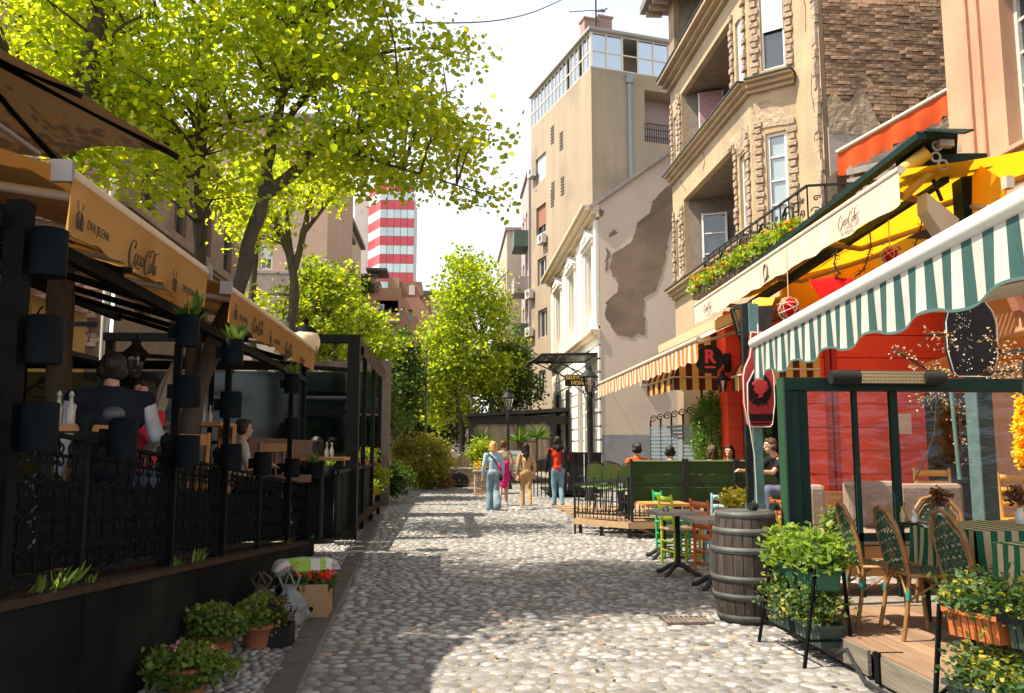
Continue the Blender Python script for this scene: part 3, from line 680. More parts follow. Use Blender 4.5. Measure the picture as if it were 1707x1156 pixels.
for (x0, x1, y0, y1) in ((893, 910, 262, 300), (894, 910, 345, 387), (896, 911, 432, 472), (897, 912, 518, 560), (898, 910, 620, 655)):
    u1_, za = uf(x0, (y0+y1)/2); u0_, _ = uf(x1, (y0+y1)/2); zc = (uf((x0+x1)/2, y1)[1], uf((x0+x1)/2, y0)[1]); FWN.append((u0_, u1_, zc[0]-.1, zc[1]+.1))
b = B(); holes_wall(b, C0, Uf, 10, H, FWN, Nf, 0.25)
LG = []
a0, zt = us_(1074, 150); a1, zb = us_(1122, 236); LG.append((a0, a1+1.5, us_(1074, 236)[1], us_(1074, 150)[1])); LG.append((a0+.3, a0+1.0, LG[0][2]-3.4, LG[0][2]-1.9))
holes_wall(b, C0, Us, 9, H, LG, Ns, 1.4)
F1 = C0+Uf*10; b.add([F1, F1+Vector((9, 2, 0)), F1+Vector((9, 2, H)), F1+Vector((0, 0, H))], [(0, 1, 2, 3)]); b.add([C0+Vector((0, 0, H)), C0+Us*9+Vector((0, 0, H)), F1+Us*9+Vector((0, 0, H)), F1+Vector((0, 0, H))], [(0, 1, 2, 3)])
b.build('wall', M_tb, tw)
for i, k in enumerate(FWN): window(tw, C0, Uf, Nf, k, 0.25, 2 if i else 1, 1, fw=0.08, shutter=0.95 if i == 0 else (0.0 if i != 1 else 0.7), shm=None if i == 0 else mat('shutter_brown', (0.3, 0.13, 0.08), .7), fm=None if i != 1 else mat('dark_window_frame', (0.06, 0.05, 0.05), .5))
# loggia inside
b = B(); q0 = C0+Us*LG[0][0]-Ns*1.38; q1 = C0+Us*LG[0][1]-Ns*1.38; b.add([q0+Vector((0, 0, LG[0][2])), q1+Vector((0, 0, LG[0][2])), q1+Vector((0, 0, LG[0][3])), q0+Vector((0, 0, LG[0][3]))], [(0, 1, 2, 3)]); b.build('loggia', mat('mauve_wall', (0.36, 0.27, 0.24), .9), tw)
b = B(); q0 = C0+Us*LG[0][0]+Ns*.02; q1 = C0+Us*LG[0][1]+Ns*.02
for i in range(24): p = q0.lerp(q1, i/23); b.tube([p+Vector((0, 0, LG[0][2])), p+Vector((0, 0, LG[0][2]+1.1))], .02, 4)
for zz in (.3, 1.1, .75): b.beam(q0+Vector((0, 0, LG[0][2]+zz)), q1+Vector((0, 0, LG[0][2]+zz)), .03, .04)
b.build('balcony_railing', M_iron, tw)
# glazed top floor: posts, panes and roof
rp = B(); 
M_pale = mat('pale_frames', (0.6, 0.56, 0.48), .6)
for (Ua, n_, Na, Ln) in ((Uf, 16, Nf, 10), (Us, 9, Ns, 9)):
    for i in range(n_+1):
        p = C0+Ua*(Ln*i/n_)-Na*.05; rp.beam(p+Vector((0, 0, H)), p+Vector((0, 0, H+2.1)), .09, .09)
        if i < n_:
            b = B(); q = C0+Ua*(Ln*(i+.06)/n_)-Na*.05; r_ = C0+Ua*(Ln*(i+.94)/n_)-Na*.05
            if not (Ua is Us and i in (2,)) and not (Ua is Uf and i in (2, 5)): b.prism([q+Vector((0, 0, H+.06)), r_+Vector((0, 0, H+.06)), r_+Vector((0, 0, H+2.0)), q+Vector((0, 0, H+2.0))], -Na*.02); b.build('pane', glass('terrace_glass', (0.75, 0.85, 0.9), 0.35), tw)
    for zz in (.03, 2.1, 1.0): rp.beam(C0+Ua*.05-Na*.05+Vector((0, 0, H+zz)), C0+Ua*(Ln-.05)-Na*.05+Vector((0, 0, H+zz)), .07, .07)
rp.build('glazing_frame', M_pale, tw)
b = B(); 
A = [C0+Us*.0+Ns*.25+Nf*.2, C0+Us*9+Ns*.25, F1+Us*9, F1+Nf*.2]; b.prism([p+Vector((0, 0, H+2.15)) for p in A], (0, 0, .16)); b.build('roof', mat('tower_roof', (0.3, 0.29, 0.27), .7), tw)
b = B(); A = [C0+Us*1.6-Ns*1.7+Uf*.2, C0+Us*8.8-Ns*1.7, C0+Us*8.8-Ns*6, C0+Us*1.6-Ns*6+Uf*.2]; b.prism([p+Vector((0, 0, H+.02)) for p in A], (0, 0, 2.6)); b.build('penthouse', mat('penthouse_peach', (0.42, 0.3, 0.2), .9), tw)
for (u_, v_, w_, h_) in ((0.9, 2.2, .9, 1.6), (1.9, 2.4, .9, 2.0), (7.6, 2.5, 1.3, 1.8)):
    b = B(); p = C0+Us*u_-Ns*v_; b.box((p.x, p.y, H+2.3+h_/2), (w_, .7, h_), .25); b.box((p.x, p.y, H+2.36+h_), (w_+.15, .85, .12), .25); b.build('chimney', mat('chimney_brick', (0.3, 0.2, 0.17), .9), tw)
b = B(); p = C0+Us*.9-Ns*1.2; b.tube([(p.x, p.y, H+2.3), (p.x, p.y, H+8.6)], .05, 6)
for z_, l_ in ((H+4.0, 1.6), (H+5.2, 1.3), (H+7.9, .4)): b.tube([(p.x-l_, p.y, z_), (p.x+.3, p.y, z_+.2)], .03, 4)
ant = b.build('antenna', M_iron, label='tall thin roof aerial on the beige apartment block', cat='antenna')
# bird silhouette on the chimney
# (a pigeon sits on the middle chimney)
pc = C0+Us*1.9-Ns*2.4; b = B(); z_ = H+4.78; b.ball((pc.x, pc.y, z_+.16), .13, 10, sc=(1.6, .8, .8)); b.ball((pc.x+.22, pc.y, z_+.3), .07, 8)
b.tube([(pc.x-.12, pc.y, z_+.15), (pc.x-.42, pc.y, z_+.06)], [.08, .03], 6); b.tube([(pc.x, pc.y-.03, z_-.36), (pc.x, pc.y-.03, z_+.1)], .012, 4); b.tube([(pc.x+.27, pc.y, z_+.3), (pc.x+.36, pc.y, z_+.28)], [.02, .005], 5)
b.build('pigeon', mat('pigeon_grey', (.12, .12, .13)), label='grey pigeon perched on the chimney of the beige block', cat='bird')
b = B(); p = C0+Us*2.35+Ns*.1; b.tube([(p.x, p.y, 8), (p.x, p.y, H-.9), (p.x+.0, p.y-.0, H-.5)], .13, 8); b.box((p.x, p.y, H-.45), (.4, .35, .5)); b.build('drainpipe', mat('zinc_pipe', (.22, .25, .25), .5), tw)
b = B()
for (px, py) in ((921, 225), (936, 235), (922, 318), (938, 310), (921, 330)):
    u_, z_ = uf(px, py)
    for i in range(6):
        p = C0+Uf*u_+Nf*.02+Vector((0, 0, z_-.5+i*.2)); b.box(p, (.5, .05, .09), math.atan2(Uf.y, Uf.x))
b.build('vent_slots', mat('vent_shadow', (.12, .1, .08), .9), tw, kind='stuff')
for (px, py, lb) in ((892, 290, 'air conditioner highest on the beige tower, below its shuttered window'), (909, 400, 'air conditioner under the brown shuttered window of the beige tower'), (888, 492, 'air conditioner left of the third white window of the beige tower'), (888, 555, 'lowest air conditioner on the beige tower, beside the leafy tree')):
    u_, z_ = uf(px, py); ac_unit(C0+Uf*u_+Vector((0, 0, z_-.3)), Uf, Nf, lb)
# ================================================================ FAR RIGHT ROW of flats behind the tower
M_mauve = mat('mauve_render', (0.40, 0.33, 0.31), .9, (0.34, .28, .26), 1.0)
for i, (x0, x1, y0_, y1_, top, c, lb) in enumerate((
        (5.35, 12, 57, 63, at(868, 290, Y=57).z, (0.40, 0.33, 0.31), 'mauve flats with bay balconies directly behind the beige block'),
        (4.3, 12, 64, 76, at(850, 385, Y=64).z, (0.45, 0.38, 0.30), 'far sandy flats with small balconies behind the leafy street tree'))):
    t = thing('apartment_building', lb, 'apartment building', ((x0+x1)/2, y0_, 0))
    Oa = Vector((x0, y0_, 0)); ks = []
    z = 3.5
    while z < top-2.2:
        for u0 in ((1, 3.6) if i == 0 else (1, 4.2, 7.5)): ks.append((u0, u0+1.3, z, z+1.6))
        z += 3.3
    b = B(); holes_wall(b, Oa, UW, y1_-y0_, top, ks, N, .2); b.add([(x0, y0_, 0), (x1, y0_, 0), (x1, y0_, top), (x0, y0_, top)], [(0, 1, 2, 3)]); b.add([(x0, y0_, top), (x1, y0_, top), (x1, y1_, top), (x0, y1_, top)], [(0, 1, 2, 3)])
    b.build('wall', mat('flats_%d' % i, c, .9, tuple(v*.85 for v in c), 1.0), t)
    for k in ks: window(t, Oa, UW, N, k, .2, 2, 1, fw=.09)
    z = 5.6; lv = 0
    while z < top-3:
        b = B(); ya = y0_+(.2 if i == 0 else 1+lv % 2*4); b.bb(x0-1.0, x0+.05, ya, ya+2.6, z, z+.15)
        b.bb(x0-1.0, x0-.93, ya, ya+2.6, z+.15, z+1.15)
        b.bb(x0-.93, x0, ya, ya+.07, z+.15, z+1.15)
        b.build('balcony', mat('balcony_green', (.08, .12, .09), .7) if (lv % 2) else mat('flats_%d' % i, c), t); z += 3.3; lv += 1
    b = B(); b.bb(x0-.15, x1, y0_-.15, y1_, top, top+.25); b.build('roof_edge', mat('mauve_trim', (.3, .25, .25), .9), t)
# ================================================================ RED AND WHITE TOWER far away
rt = thing('striped_tower_block', 'tall modern tower with red and pale glass bands far down the street', 'tower block', (-19, 262, 0))
YT = 260.0
tx = lambda px: at(px, 420, Y=YT).x
tz = lambda py: at(650, py, Y=YT).z
xr, xl, xm, xm2, x0_ = tx(690), tx(633), tx(613), tx(590), tx(578)
b = B(); topz = tz(322)
b.prism([(xr, YT+.4, 0), (xl+.3, YT+.4, 0), (xl+.3, YT+22, 0), (xr, YT+22, 0)], (0, 0, topz)); b.build('core', mat('tower_core', (.5, .5, .5), .8), rt)
yS = YT+9.0; sm = at(613, 420, Y=yS).x
b = B(); sx0, sx1 = at(590, 420, Y=yS).x, sm
b.prism([(sx1+.5, yS+.3, 0), (sx0, yS+.3, 0), (sx0, yS+12, 0), (sx1, yS+12, 0)], (0, 0, tz(318))); b.build('stair_tower', mat('tower_beige', (.55, .5, .46), .9, (.5, .45, .42), .05), rt)
b = B(); b.prism([(sx0, yS+.8, 0), (at(578, 420, Y=yS).x, yS+3, 0), (at(578, 420, Y=yS).x, yS+12, 0), (sx0, yS+12, 0)], (0, 0, tz(330))); b.build('side_wing', mat('tower_grey', (.36, .4, .42), .5), rt)
M_red = mat('red_glass_panel', (.50, .045, .055), .35, (.44, .05, .06), .3, island=.12)
M_pglass = mat('pale_glass_panel', (.42, .52, .54), .25, (.5, .58, .58), .4, island=.12)
per = tz(364)-tz(394); z = tz(379); fl = 0
zs = [tz(379)+per*i for i in range(-4, 3)]
sd = Vector((sm-xl, yS-YT, 0))
for zi, zb in enumerate(zs):
    for kind_, z0, z1 in (('red', zb, zb+per*.5), ('glass', zb+per*.5, zb+per)):
        m_ = M_red if kind_ == 'red' else M_pglass; nm = 'red_panel' if kind_ == 'red' else 'window_pane'
        for i in range(5):
            xa, xb = xl+(xr-xl)*i/5+.08, xl+(xr-xl)*(i+1)/5-.08
            b = B(); b.bb(xa, xb, YT, YT+.4, z0+.06, z1-.06); b.build(nm, m_, rt)
        for i in range(2):
            p, q = Vector((xl, YT, 0))+sd*(i/2+.01), Vector((xl, YT, 0))+sd*((i+1)/2-.01)
            b = B(); b.prism([p+Vector((0, 0, z0+.06)), q+Vector((0, 0, z0+.06)), q+Vector((0, 0, z1-.06)), p+Vector((0, 0, z1-.06))], (.4, .2, 0)); b.build(nm, m_, rt)
# ================================================================ ORANGE-BROWN HOUSE at the street's bend
M_ob = mat('rust_render', (.46, .26, .18), .9, (.40, .22, .15), .8, bump=.2, c3=(.42, .24, .16))
ob = thing('rust_brown_house', 'rust brown house with a balcony at the end of the street below the striped tower', 'house', (-5, 72, 0))
YO = 70.0; ox = lambda px, py=500: at(px, py, Y=YO).x; oz = lambda py, px=640: at(px, py, Y=YO).z
hs_ = [(ox(628)-ox(583), ox(664)-ox(583), oz(537), oz(500)), (ox(669)-ox(583), ox(674)-ox(583), oz(532), oz(512)), (ox(681)-ox(583), ox(687)-ox(583), oz(537), oz(516)), (ox(632)-ox(583), ox(645)-ox(583), oz(565), oz(545)), (ox(680)-ox(583), ox(687)-ox(583), oz(575), oz(555))]
b = B(); holes_wall(b, (ox(583), YO, 0), (1, 0, 0), ox(716)-ox(583), oz(496), hs_, (0, -1, 0), .5); b.add([(ox(583), YO, 0), (ox(583), YO, oz(496)), (ox(583)-3, YO+9, oz(496)), (ox(583)-3, YO+9, 0)], [(0, 1, 2, 3)])
b.add([(ox(583), YO, oz(496)), (ox(716), YO, oz(496)), (ox(716), YO+12, oz(496)), (ox(583), YO+12, oz(496))], [(0, 1, 2, 3)])
b.bb(ox(583), ox(627), YO, YO+8, oz(496), oz(462)); b.bb(ox(627.2), ox(668), YO+.05, YO+8, oz(496), oz(480)); b.build('wall', M_ob, ob)
for k in hs_[1:]: window(ob, (ox(583), YO, 0), (1, 0, 0), (0, -1, 0), k, .5, 1, 2, fw=.1)
window(ob, (ox(583), YO+.3, 0), (1, 0, 0), (0, -1, 0), (ox(630)-ox(583), ox(640)-ox(583), hs_[0][2]+.1, hs_[0][3]-.3), .2, 1, 2, fw=.12)
b = B(); b.bb(ox(627), ox(665), YO-.6, YO+.05, hs_[0][2]-.18, hs_[0][2])
b.build('balcony_floor', M_ob, ob)
b = B()
for i in range(16): x = ox(627.5)+(ox(664.5)-ox(627.5))*i/15; b.beam((x, YO-.57, hs_[0][2]), (x, YO-.57, hs_[0][2]+.9), .03, .03)
b.beam((ox(627), YO-.57, hs_[0][2]+.9), (ox(665), YO-.57, hs_[0][2]+.9), .05, .05); b.build('balcony_railing', M_iron, ob)
b = B(); b.bb(ox(610), ox(645), YO-.5, YO+3, oz(453), oz(449)); b.bb(ox(583), ox(628), YO-.3, YO+5, oz(462), oz(459)); b.build('roof', mat('dark_roof', (.09, .08, .08), .8), ob)
b = B(); b.bb(ox(645), ox(664), YO+.5, YO+5, oz(480), oz(461)); b.build('attic_room', mat('attic_peach', (.5, .33, .22), .9), ob)
b = B(); b.bb(ox(664.5), ox(702), YO+1.5, YO+6, oz(500), oz(463)); b.build('brick_penthouse', mat('penthouse_brick', (.27, .15, .10), .95, (.36, .22, .16), 3, bump=.4), ob)
b = B(); b.bb(ox(680), ox(690), YO+1.44, YO+1.5, oz(486), oz(470)); b.build('window', M_white, ob)
b = B(); b.bb(ox(700), ox(716.5), YO-.2, YO+5, oz(497), oz(492)); b.build('eaves', mat('dark_roof', (0, 0, 0)), ob)
foliage('climber', blob_pts((ox(600), YO-.1, oz(478)), (1.2, .4, 1.1), 60), 12, .25, .22, leafmat('dark_ivy', (.02, .05, .015), (.05, .09, .02), .3), ob, kind='stuff')
t = thing('roof_terrace_house', 'low grey roofed house between the rust house and the street tree', 'house', (-1.6, 84, 0))
b = B(); b.bb(at(700, 500, Y=84).x, at(790, 500, Y=84).x, 84, 92, 0, at(740, 492, Y=84).z); b.build('wall', M_mauve, t)
b = B(); b.bb(at(698, 500, Y=84).x, at(792, 500, Y=84).x, 83.6, 92, at(740, 492, Y=84).z, at(740, 486, Y=84).z); b.build('roof', mat('dark_roof', (0, 0, 0)), t)
# ================================================================ LEFT ROW OF HOUSES behind the trees
M_lb = mat('left_brick', (.22, .10, .075), .95, (.30, .17, .12), 3, bump=.8, bscale=16, island=.4, c3=(.33, .25, .21))
lb_ = thing('brick_gable_house', 'old house with a bare worn brick gable behind the terrace trees', 'house', (-9, 18, 0))
b = B(); b.prism([(-13.5, 18.04, 0), (-7.35, 18.04, 0), (-7.35, 18.04, 12.4), (-13.5, 18.04, 15.2)], (0, .5, 0)); b.build('gable_wall', mat('left_mortar', (.27, .2, .17), .95, (.35, .28, .24), 5, bump=.6), lb_)
bricks(lb_, (-13.4, 18.0, 3.6), (1, 0, 0), (0, -1, 0), 6.05, 9.2, M_lb, 260, lambda u, z: z > 8.7+(6-u)*.45 or (math.sin(u*3+z*2)*math.sin(u*1.3-z*2.7) > .72), bh=.1, bw=.3, order=lambda c: abs(c[2]-3.6)-c[0]*.4)
b = B(); b.prism([(-13.5, 17.7, 15.3), (-7.0, 17.7, 12.4), (-7.0, 17.7, 12.65), (-13.5, 17.7, 15.6)], (0, 1.0, 0)); b.build('roof', mat('blue_tin', (.20, .25, .28), .5), lb_)
b = B(); b.tube([(-7.2, 17.9, 12.4), (-7.2, 17.9, 3)], .07, 8); b.build('drainpipe', mat('pale_pipe', (.5, .5, .48), .5), lb_)
ML1 = mat('brown_render', (.25, .175, .12), .95, (.19, .13, .09), 2, bump=.5, c3=(.30, .22, .15))
t = thing('brown_house', 'dark brown rendered house along the left side beyond the brick gable', 'house', (-8.5, 23, 0))
ks = [(u, u+1.0, z, z+1.9) for z in (4.4, 7.2) for u in (1.2, 3.6, 6, 8.4)]
b = B(); holes_wall(b, (-7.3, 18.6, 0), (0, 1, 0), 10.4, 9.6, ks, (1, 0, 0), .2); b.add([(-7.3, 18.6, 9.6), (-7.3, 29, 9.6), (-13, 29, 9.6), (-13, 18.6, 9.6)], [(0, 1, 2, 3)]); b.build('wall', ML1, t)
for k in ks: window(t, (-7.3, 18.6, 0), (0, 1, 0), (1, 0, 0), k, .2, 2, 3, fw=.07, fm=mat('brown_frame', (.1, .07, .05), .6))
b = B(); sill_band(b, (-7.3, 18.6, 0), (0, 1, 0), (1, 0, 0), 0, 10.4, 9.35, [(.2, .13), (.45, .12)]); sill_band(b, (-7.3, 18.6, 0), (0, 1, 0), (1, 0, 0), 0, 10.4, 6.7, [(.12, .1), (.2, .1)]); b.build('cornice', ML1, t)
M_pk = mat('pinkish_render', (.46, .32, .24), .92, (.40, .275, .21), .8, bump=.2, c3=(.38, .28, .24))
t = thing('pink_apartment_house', 'pinkish apartment house with double white shuttered windows behind the tree trunks', 'apartment building', (-11, 40, 0))
YP = 40.0; pxx = lambda px: at(px, 420, Y=YP).x; pz = lambda py: at(450, py, Y=YP).z; x0p = pxx(330); wP = pxx(545)-x0p
ks = []
for (xa, xb) in ((373, 410), (433, 455)):
    for (ya, yb) in ((405, 450), (300, 340), (505, 545)): ks.append((pxx(xa)-x0p, pxx(xb)-x0p, pz(yb), pz(ya)))
b = B(); holes_wall(b, (x0p, YP, 0), (1, 0, 0), wP, pz(200), ks, (0, -1, 0), .2); b.add([(x0p+wP, YP, 0), (x0p+wP, YP, pz(200)), (x0p+wP, YP+10, pz(200)), (x0p+wP, YP+10, 0)], [(3, 2, 1, 0)]); b.build('wall', M_pk, t)
for k in ks: window(t, (x0p, YP, 0), (1, 0, 0), (0, -1, 0), k, .2, 2, 2, fw=.1, shutter=.6)
b = B(); b.bb(x0p, x0p+wP, YP-.12, YP, pz(457), pz(453)); b.bb(x0p, x0p+wP, YP-.35, YP, pz(200), pz(192)); b.build('string_course', mat('mauve_trim', (0, 0, 0)), t)
b = B(); b.bb(x0p, x0p+wP, YP-.02, YP, 0, pz(458)); b.build('stained_base', mat('stained_render', (.30, .23, .20), .95, (.42, .33, .28), 1.2, detail=8), t)
# facade further on, bays and balconies
for (nm, lb, xa, xb, ya, yb, ztop, c) in (
    ('bay_window_house', 'ochre house with balconies at the left of the gap, beyond the pinkish flats', 522, 556, 48, 56, 352, (.36, .27, .19)),
    ('curved_yellow_house', 'yellowish house with a rounded end nearest the striped tower', 552, 577, 60, 70, 362, (.50, .40, .23))):
    t = thing(nm, lb, 'house', (at(xa, 400, Y=ya).x, ya, 0)); x1_ = at(xb, 400, Y=ya).x; x0q = x1_-6; zt_ = at(550, ztop, Y=ya).z
    mm = mat(nm+'_render', c, .92, tuple(v*.82 for v in c), 1, bump=.2)
    ks = []; z = 4.2
    while z < zt_-2.2: ks += [(1.0, 2.1, z, z+1.7), (4.1, 5.1, z, z+1.7)]; z += 3.3
    b = B(); holes_wall(b, (x0q, ya, 0), (1, 0, 0), 6, zt_, ks, (0, -1, 0), .2); ks2 = []; z = 4.2
    while z < zt_-2.2: ks2 += [(1.0, 2.1, z, z+1.7), (4.1, 5.1, z, z+1.7)]; z += 3.3
    holes_wall(b, (x1_, ya, 0), (0, 1, 0), yb-ya, zt_, ks2, (1, 0, 0), .2); b.build('wall', mm, t)
    for k in ks: window(t, (x0q, ya, 0), (1, 0, 0), (0, -1, 0), k, .2, 2, 1, fw=.09)
    for k in ks2: window(t, (x1_, ya, 0), (0, 1, 0), (1, 0, 0), k, .2, 2, 1, fw=.09)
    b = B(); b.bb(x0q-.1, x1_+.35, ya-.35, yb+.2, zt_, zt_+.3); b.build('roof_edge', mat('dark_roof', (0, 0, 0)), t)
    z = 6.8
    while z < zt_-3:
        b = B(); b.bb(x1_, x1_+.8, ya+.6, ya+3, z, z+.15); b.bb(x1_+.72, x1_+.8, ya+.6, ya+3, z+.15, z+1.0); b.bb(x1_, x1_+.72, ya+.6, ya+.68, z+.15, z+1.0); b.build('balcony', mm, t); z += 3.3
ac_unit(Vector((at(548, 410, Y=47.7).x-1.1, 47.95, at(548, 410, Y=48).z)), (1, 0, 0), (0, -1, 0), 'air conditioner on the ochre balcony house at the left')
# ================================================================ TREES
M_bark = mat('dark_bark', (.055, .042, .033), .95, (.10, .08, .06), 9, bump=1.0, bscale=30, stretch=(1, 1, .25), bdist=.03)
L_lin = leafmat('linden_leaf', (.13, .205, .013), (.34, .36, .02), .62)
L_lin2 = leafmat('linden_leaf_far', (.07, .14, .014), (.30, .33, .022), .52)
L_dk = leafmat('dark_leaf', (.025, .06, .012), (.07, .12, .02), .4)
def limb(b, pts, r0, r1, n=9):
    """smooth tapering limb through points (Catmull-Rom)"""
    P = [Vector(p) for p in pts]; P = [P[0]*2-P[1]]+P+[P[-1]*2-P[-2]]; out = []
    for i in range(1, len(P)-2):
        for k in range(4):
            t = k/4; a, b_, c, d = P[i-1], P[i], P[i+1], P[i+2]
            out.append(0.5*((2*b_)+(c-a)*t+(2*a-5*b_+4*c-d)*t*t+(-a+3*b_-3*c+d)*t**3))
    out.append(P[-2]); m_ = len(out)-1
    out = [p+Vector((random.uniform(-1, 1), random.uniform(-1, 1), 0))*r0*.12 for p in out]
    rs = [(r0+(r1-r0)*(i/m_))*(1+.10*math.sin(i*1.9)) for i in range(m_+1)]
    b.tube(out, rs, n); return out
def twigs(b, centers, limbs, frac, r=.012):
    L_ = np.array([tuple(p) for p in limbs])
    for c in centers:
        if random.random() > frac: continue
        d = np.linalg.norm(L_-np.array(c), axis=1); d += np.maximum(0, L_[:, 2]-c[2])*1.2; k = int(d.argmin())
        if d[k] > 3.6: continue
        p, q = Vector(L_[k]), Vector(c); m1 = p.lerp(q, .5)+Vector((random.uniform(-.1, .1), random.uniform(-.1, .1), random.uniform(-.02, .18)))*(q-p).length*.6
        b.tube([p, m1, q], [r*(1+d[k]*.35), r*.8, r*.4], 4, cap=False)
def inpoly(x, y, poly):
    r = False; j = len(poly)-1
    for i in range(len(poly)):
        if (poly[i][1] > y) != (poly[j][1] > y) and x < (poly[j][0]-poly[i][0])*(y-poly[i][1])/(poly[j][1]-poly[i][1])+poly[i][0]: r = not r
        j = i
    return r
from mathutils import noise as mnoise
def crownpts(poly, Yc, Ys, n, thr=-0.12, fs=1.1, seed=0.0, xcap=None):
    xs = [p[0] for p in poly]; ys = [p[1] for p in poly]; out = []; tr_ = 0
    while len(out) < n and tr_ < n*40:
        tr_ += 1; px, py = random.uniform(min(xs), max(xs)), random.uniform(min(ys), max(ys))
        if not inpoly(px, py, poly): continue
        p = at(px, py, Y=Yc+random.uniform(-Ys, Ys))
        if mnoise.noise(p*fs+Vector((seed, 0, 0))) < thr: continue
        out.append(tuple(p))
    return out
def L(pts, Y): return [at(p[0], p[1], Y=(p[2] if len(p) > 2 else Y)) for p in pts]
def tree(name, label, base, limbs, crown, per, spread, size, m, flat=.5, tw_=.45, group='street trees', cname='crown', tr=.012):
    t = thing(name, label, 'tree', base, group=group); b = B(); allp = []
    for pts, r0, r1 in limbs: allp += limb(b, pts, r0, r1)
    b.build('trunk', M_bark, t)
    if tw_: b = B(); twigs(b, crown, allp, tw_, tr); b.build('twigs', M_bark, t, kind='stuff')
    foliage(cname, crown, per, spread, size, m, t, flat=flat, kind='stuff'); return t
YA = 8.9
polyA = [(0, -60), (0, 30), (60, 60), (110, 150), (170, 280), (230, 330), (330, 335), (420, 330), (440, 250), (420, 120), (450, -60), (420, -420), (60, -420)]
tree('linden_tree', 'upright linden tree with dark straight trunk in the middle of the left terrace', tuple(at(318, 800, Y=YA).xy)+(0.2,),
     [(L([(318, 860), (322, 600), (331, 450), (334, 300), (340, 150), (352, 60), (360, -150)], YA), .085, .03),
      (L([(334, 140), (280, 105), (230, 60), (190, 20)], YA), .035, .012), (L([(330, 140), (250, 148), (165, 152)], YA-.3), .03, .01),
      (L([(331, 232), (290, 218), (240, 200)], YA+.3), .035, .012), (L([(338, 210), (400, 205), (450, 190)], YA), .03, .012),
      (L([(345, 100), (335, 40), (300, -60), (280, -200)], YA), .05, .02), (L([(352, 60), (400, 0), (430, -120)], YA), .04, .015)],
     crownpts(polyA, YA, 1.6, 500, .05, seed=1, fs=1.5), 40, (.22, .22, .17), .070, L_lin)
YB = 8.8
polyB = [(430, 60), (480, 235), (540, 300), (600, 320), (650, 325), (720, 300), (765, 282), (803, 225), (755, 195), (690, 160), (665, 110), (640, 60), (640, -20), (610, -200), (560, -420), (420, -420)]
cB = crownpts(polyB, YB, 1.15, 560, -.06, seed=5, fs=1.5)
cB += crownpts([(700, 60), (740, 60), (790, 90), (770, 120), (700, 110)], YB, .4, 10, -1)+crownpts([(760, 300), (830, 320), (820, 345), (770, 335)], YB, .3, 5, -1)
tree('linden_tree', 'leaning linden tree whose bright crown reaches right over the cobbles', tuple(at(312, 800, Y=YB).xy)+(0.2,),
     [(L([(300, 790), (316, 700), (363, 556), (398, 480), (420, 390), (441, 320), (450, 240), (468, 170), (490, 60), (500, -150)], YB), .105, .035),
      (L([(441, 325), (490, 288), (545, 232), (620, 212), (720, 195), (815, 218)], YB), .075, .008), (L([(455, 235), (520, 150), (600, 100), (700, 80), (780, 92)], YB+.4), .045, .006),
      (L([(545, 232), (600, 260), (700, 290), (825, 330)], YB-.3), .03, .004), (L([(470, 170), (430, 100), (400, 20), (380, -100)], YB), .04, .012), (L([(490, 60), (560, -20), (620, -120)], YB), .05, .012),
      (L([(600, 218), (660, 180), (760, 150)], YB+.5), .025, .006)],
     cB, 42, (.21, .21, .17), .070, L_lin)
YD = 7.6
polyD = [(15, 60), (50, 40), (140, 30), (230, 60), (260, 150), (230, 250), (170, 290), (120, 270), (60, 170), (20, 110)]
polyD2 = [(-300, -300), (250, -300), (200, -10), (-100, 0), (-300, 60)]
tree('linden_tree', 'dark trunked tree rising behind the big brown parasol', tuple(at(105, 800, Y=YD).xy)+(0.2,),
     [(L([(95, 900), (100, 500), (108, 280), (132, 180), (150, 80), (170, 0), (195, -150)], YD), .12, .05), (L([(150, 90), (210, 40), (260, 20)], YD), .02, .008), (L([(120, 220), (60, 170), (20, 100)], YD), .02, .006), (L([(175, -20), (120, -120), (20, -220)], YD), .04, .012)],
     crownpts(polyD, YD+.6, .9, 130, -.05, seed=9, fs=1.5)+crownpts(polyD2, YD, 1.2, 90, -.05), 26, .17, .085, L_lin)
tree('linden_tree', 'thin dark tree trunk at the top left corner', tuple(at(25, 800, Y=10.5).xy)+(0.2,),
     [(L([(15, 900), (22, 400), (26, 90), (25, -100), (20, -300)], 10.5), .12, .06), (L([(25, -60), (-60, -200)], 10.5), .03, .01)],
     crownpts([(-350, -400), (120, -400), (60, -60), (-200, 0)], 10.5, 1.0, 60, -.1), 24, .2, .09, L_lin)
YC = 15.5
polyC = [(370, 330), (400, 270), (470, 250), (560, 250), (585, 300), (560, 345), (510, 350), (480, 345), (440, 420), (430, 480), (410, 420)]
tree('linden_tree', 'forked tree behind the second awning of the left terrace', tuple(at(445, 780, Y=YC).xy)+(0.1,),
     [(L([(442, 830), (447, 700), (462, 630), (486, 540), (489, 450), (472, 400), (449, 345), (425, 290)], YC), .13, .045), (L([(489, 460), (482, 400), (475, 320)], YC), .07, .03),
      (L([(489, 455), (506, 390), (521, 320), (560, 255)], YC), .075, .025), (L([(506, 390), (560, 320), (575, 300)], YC), .04, .015), (L([(447, 640), (418, 560), (428, 400), (440, 330)], YC+1), .10, .05)],
     crownpts(polyC, YC+.5, 1.4, 210, -.1, seed=3)+crownpts([(380, 480), (470, 480), (520, 560), (500, 640), (430, 600), (400, 560)], YC+.8, .8, 34, 0, seed=4), 18, .24, .10, L_lin)
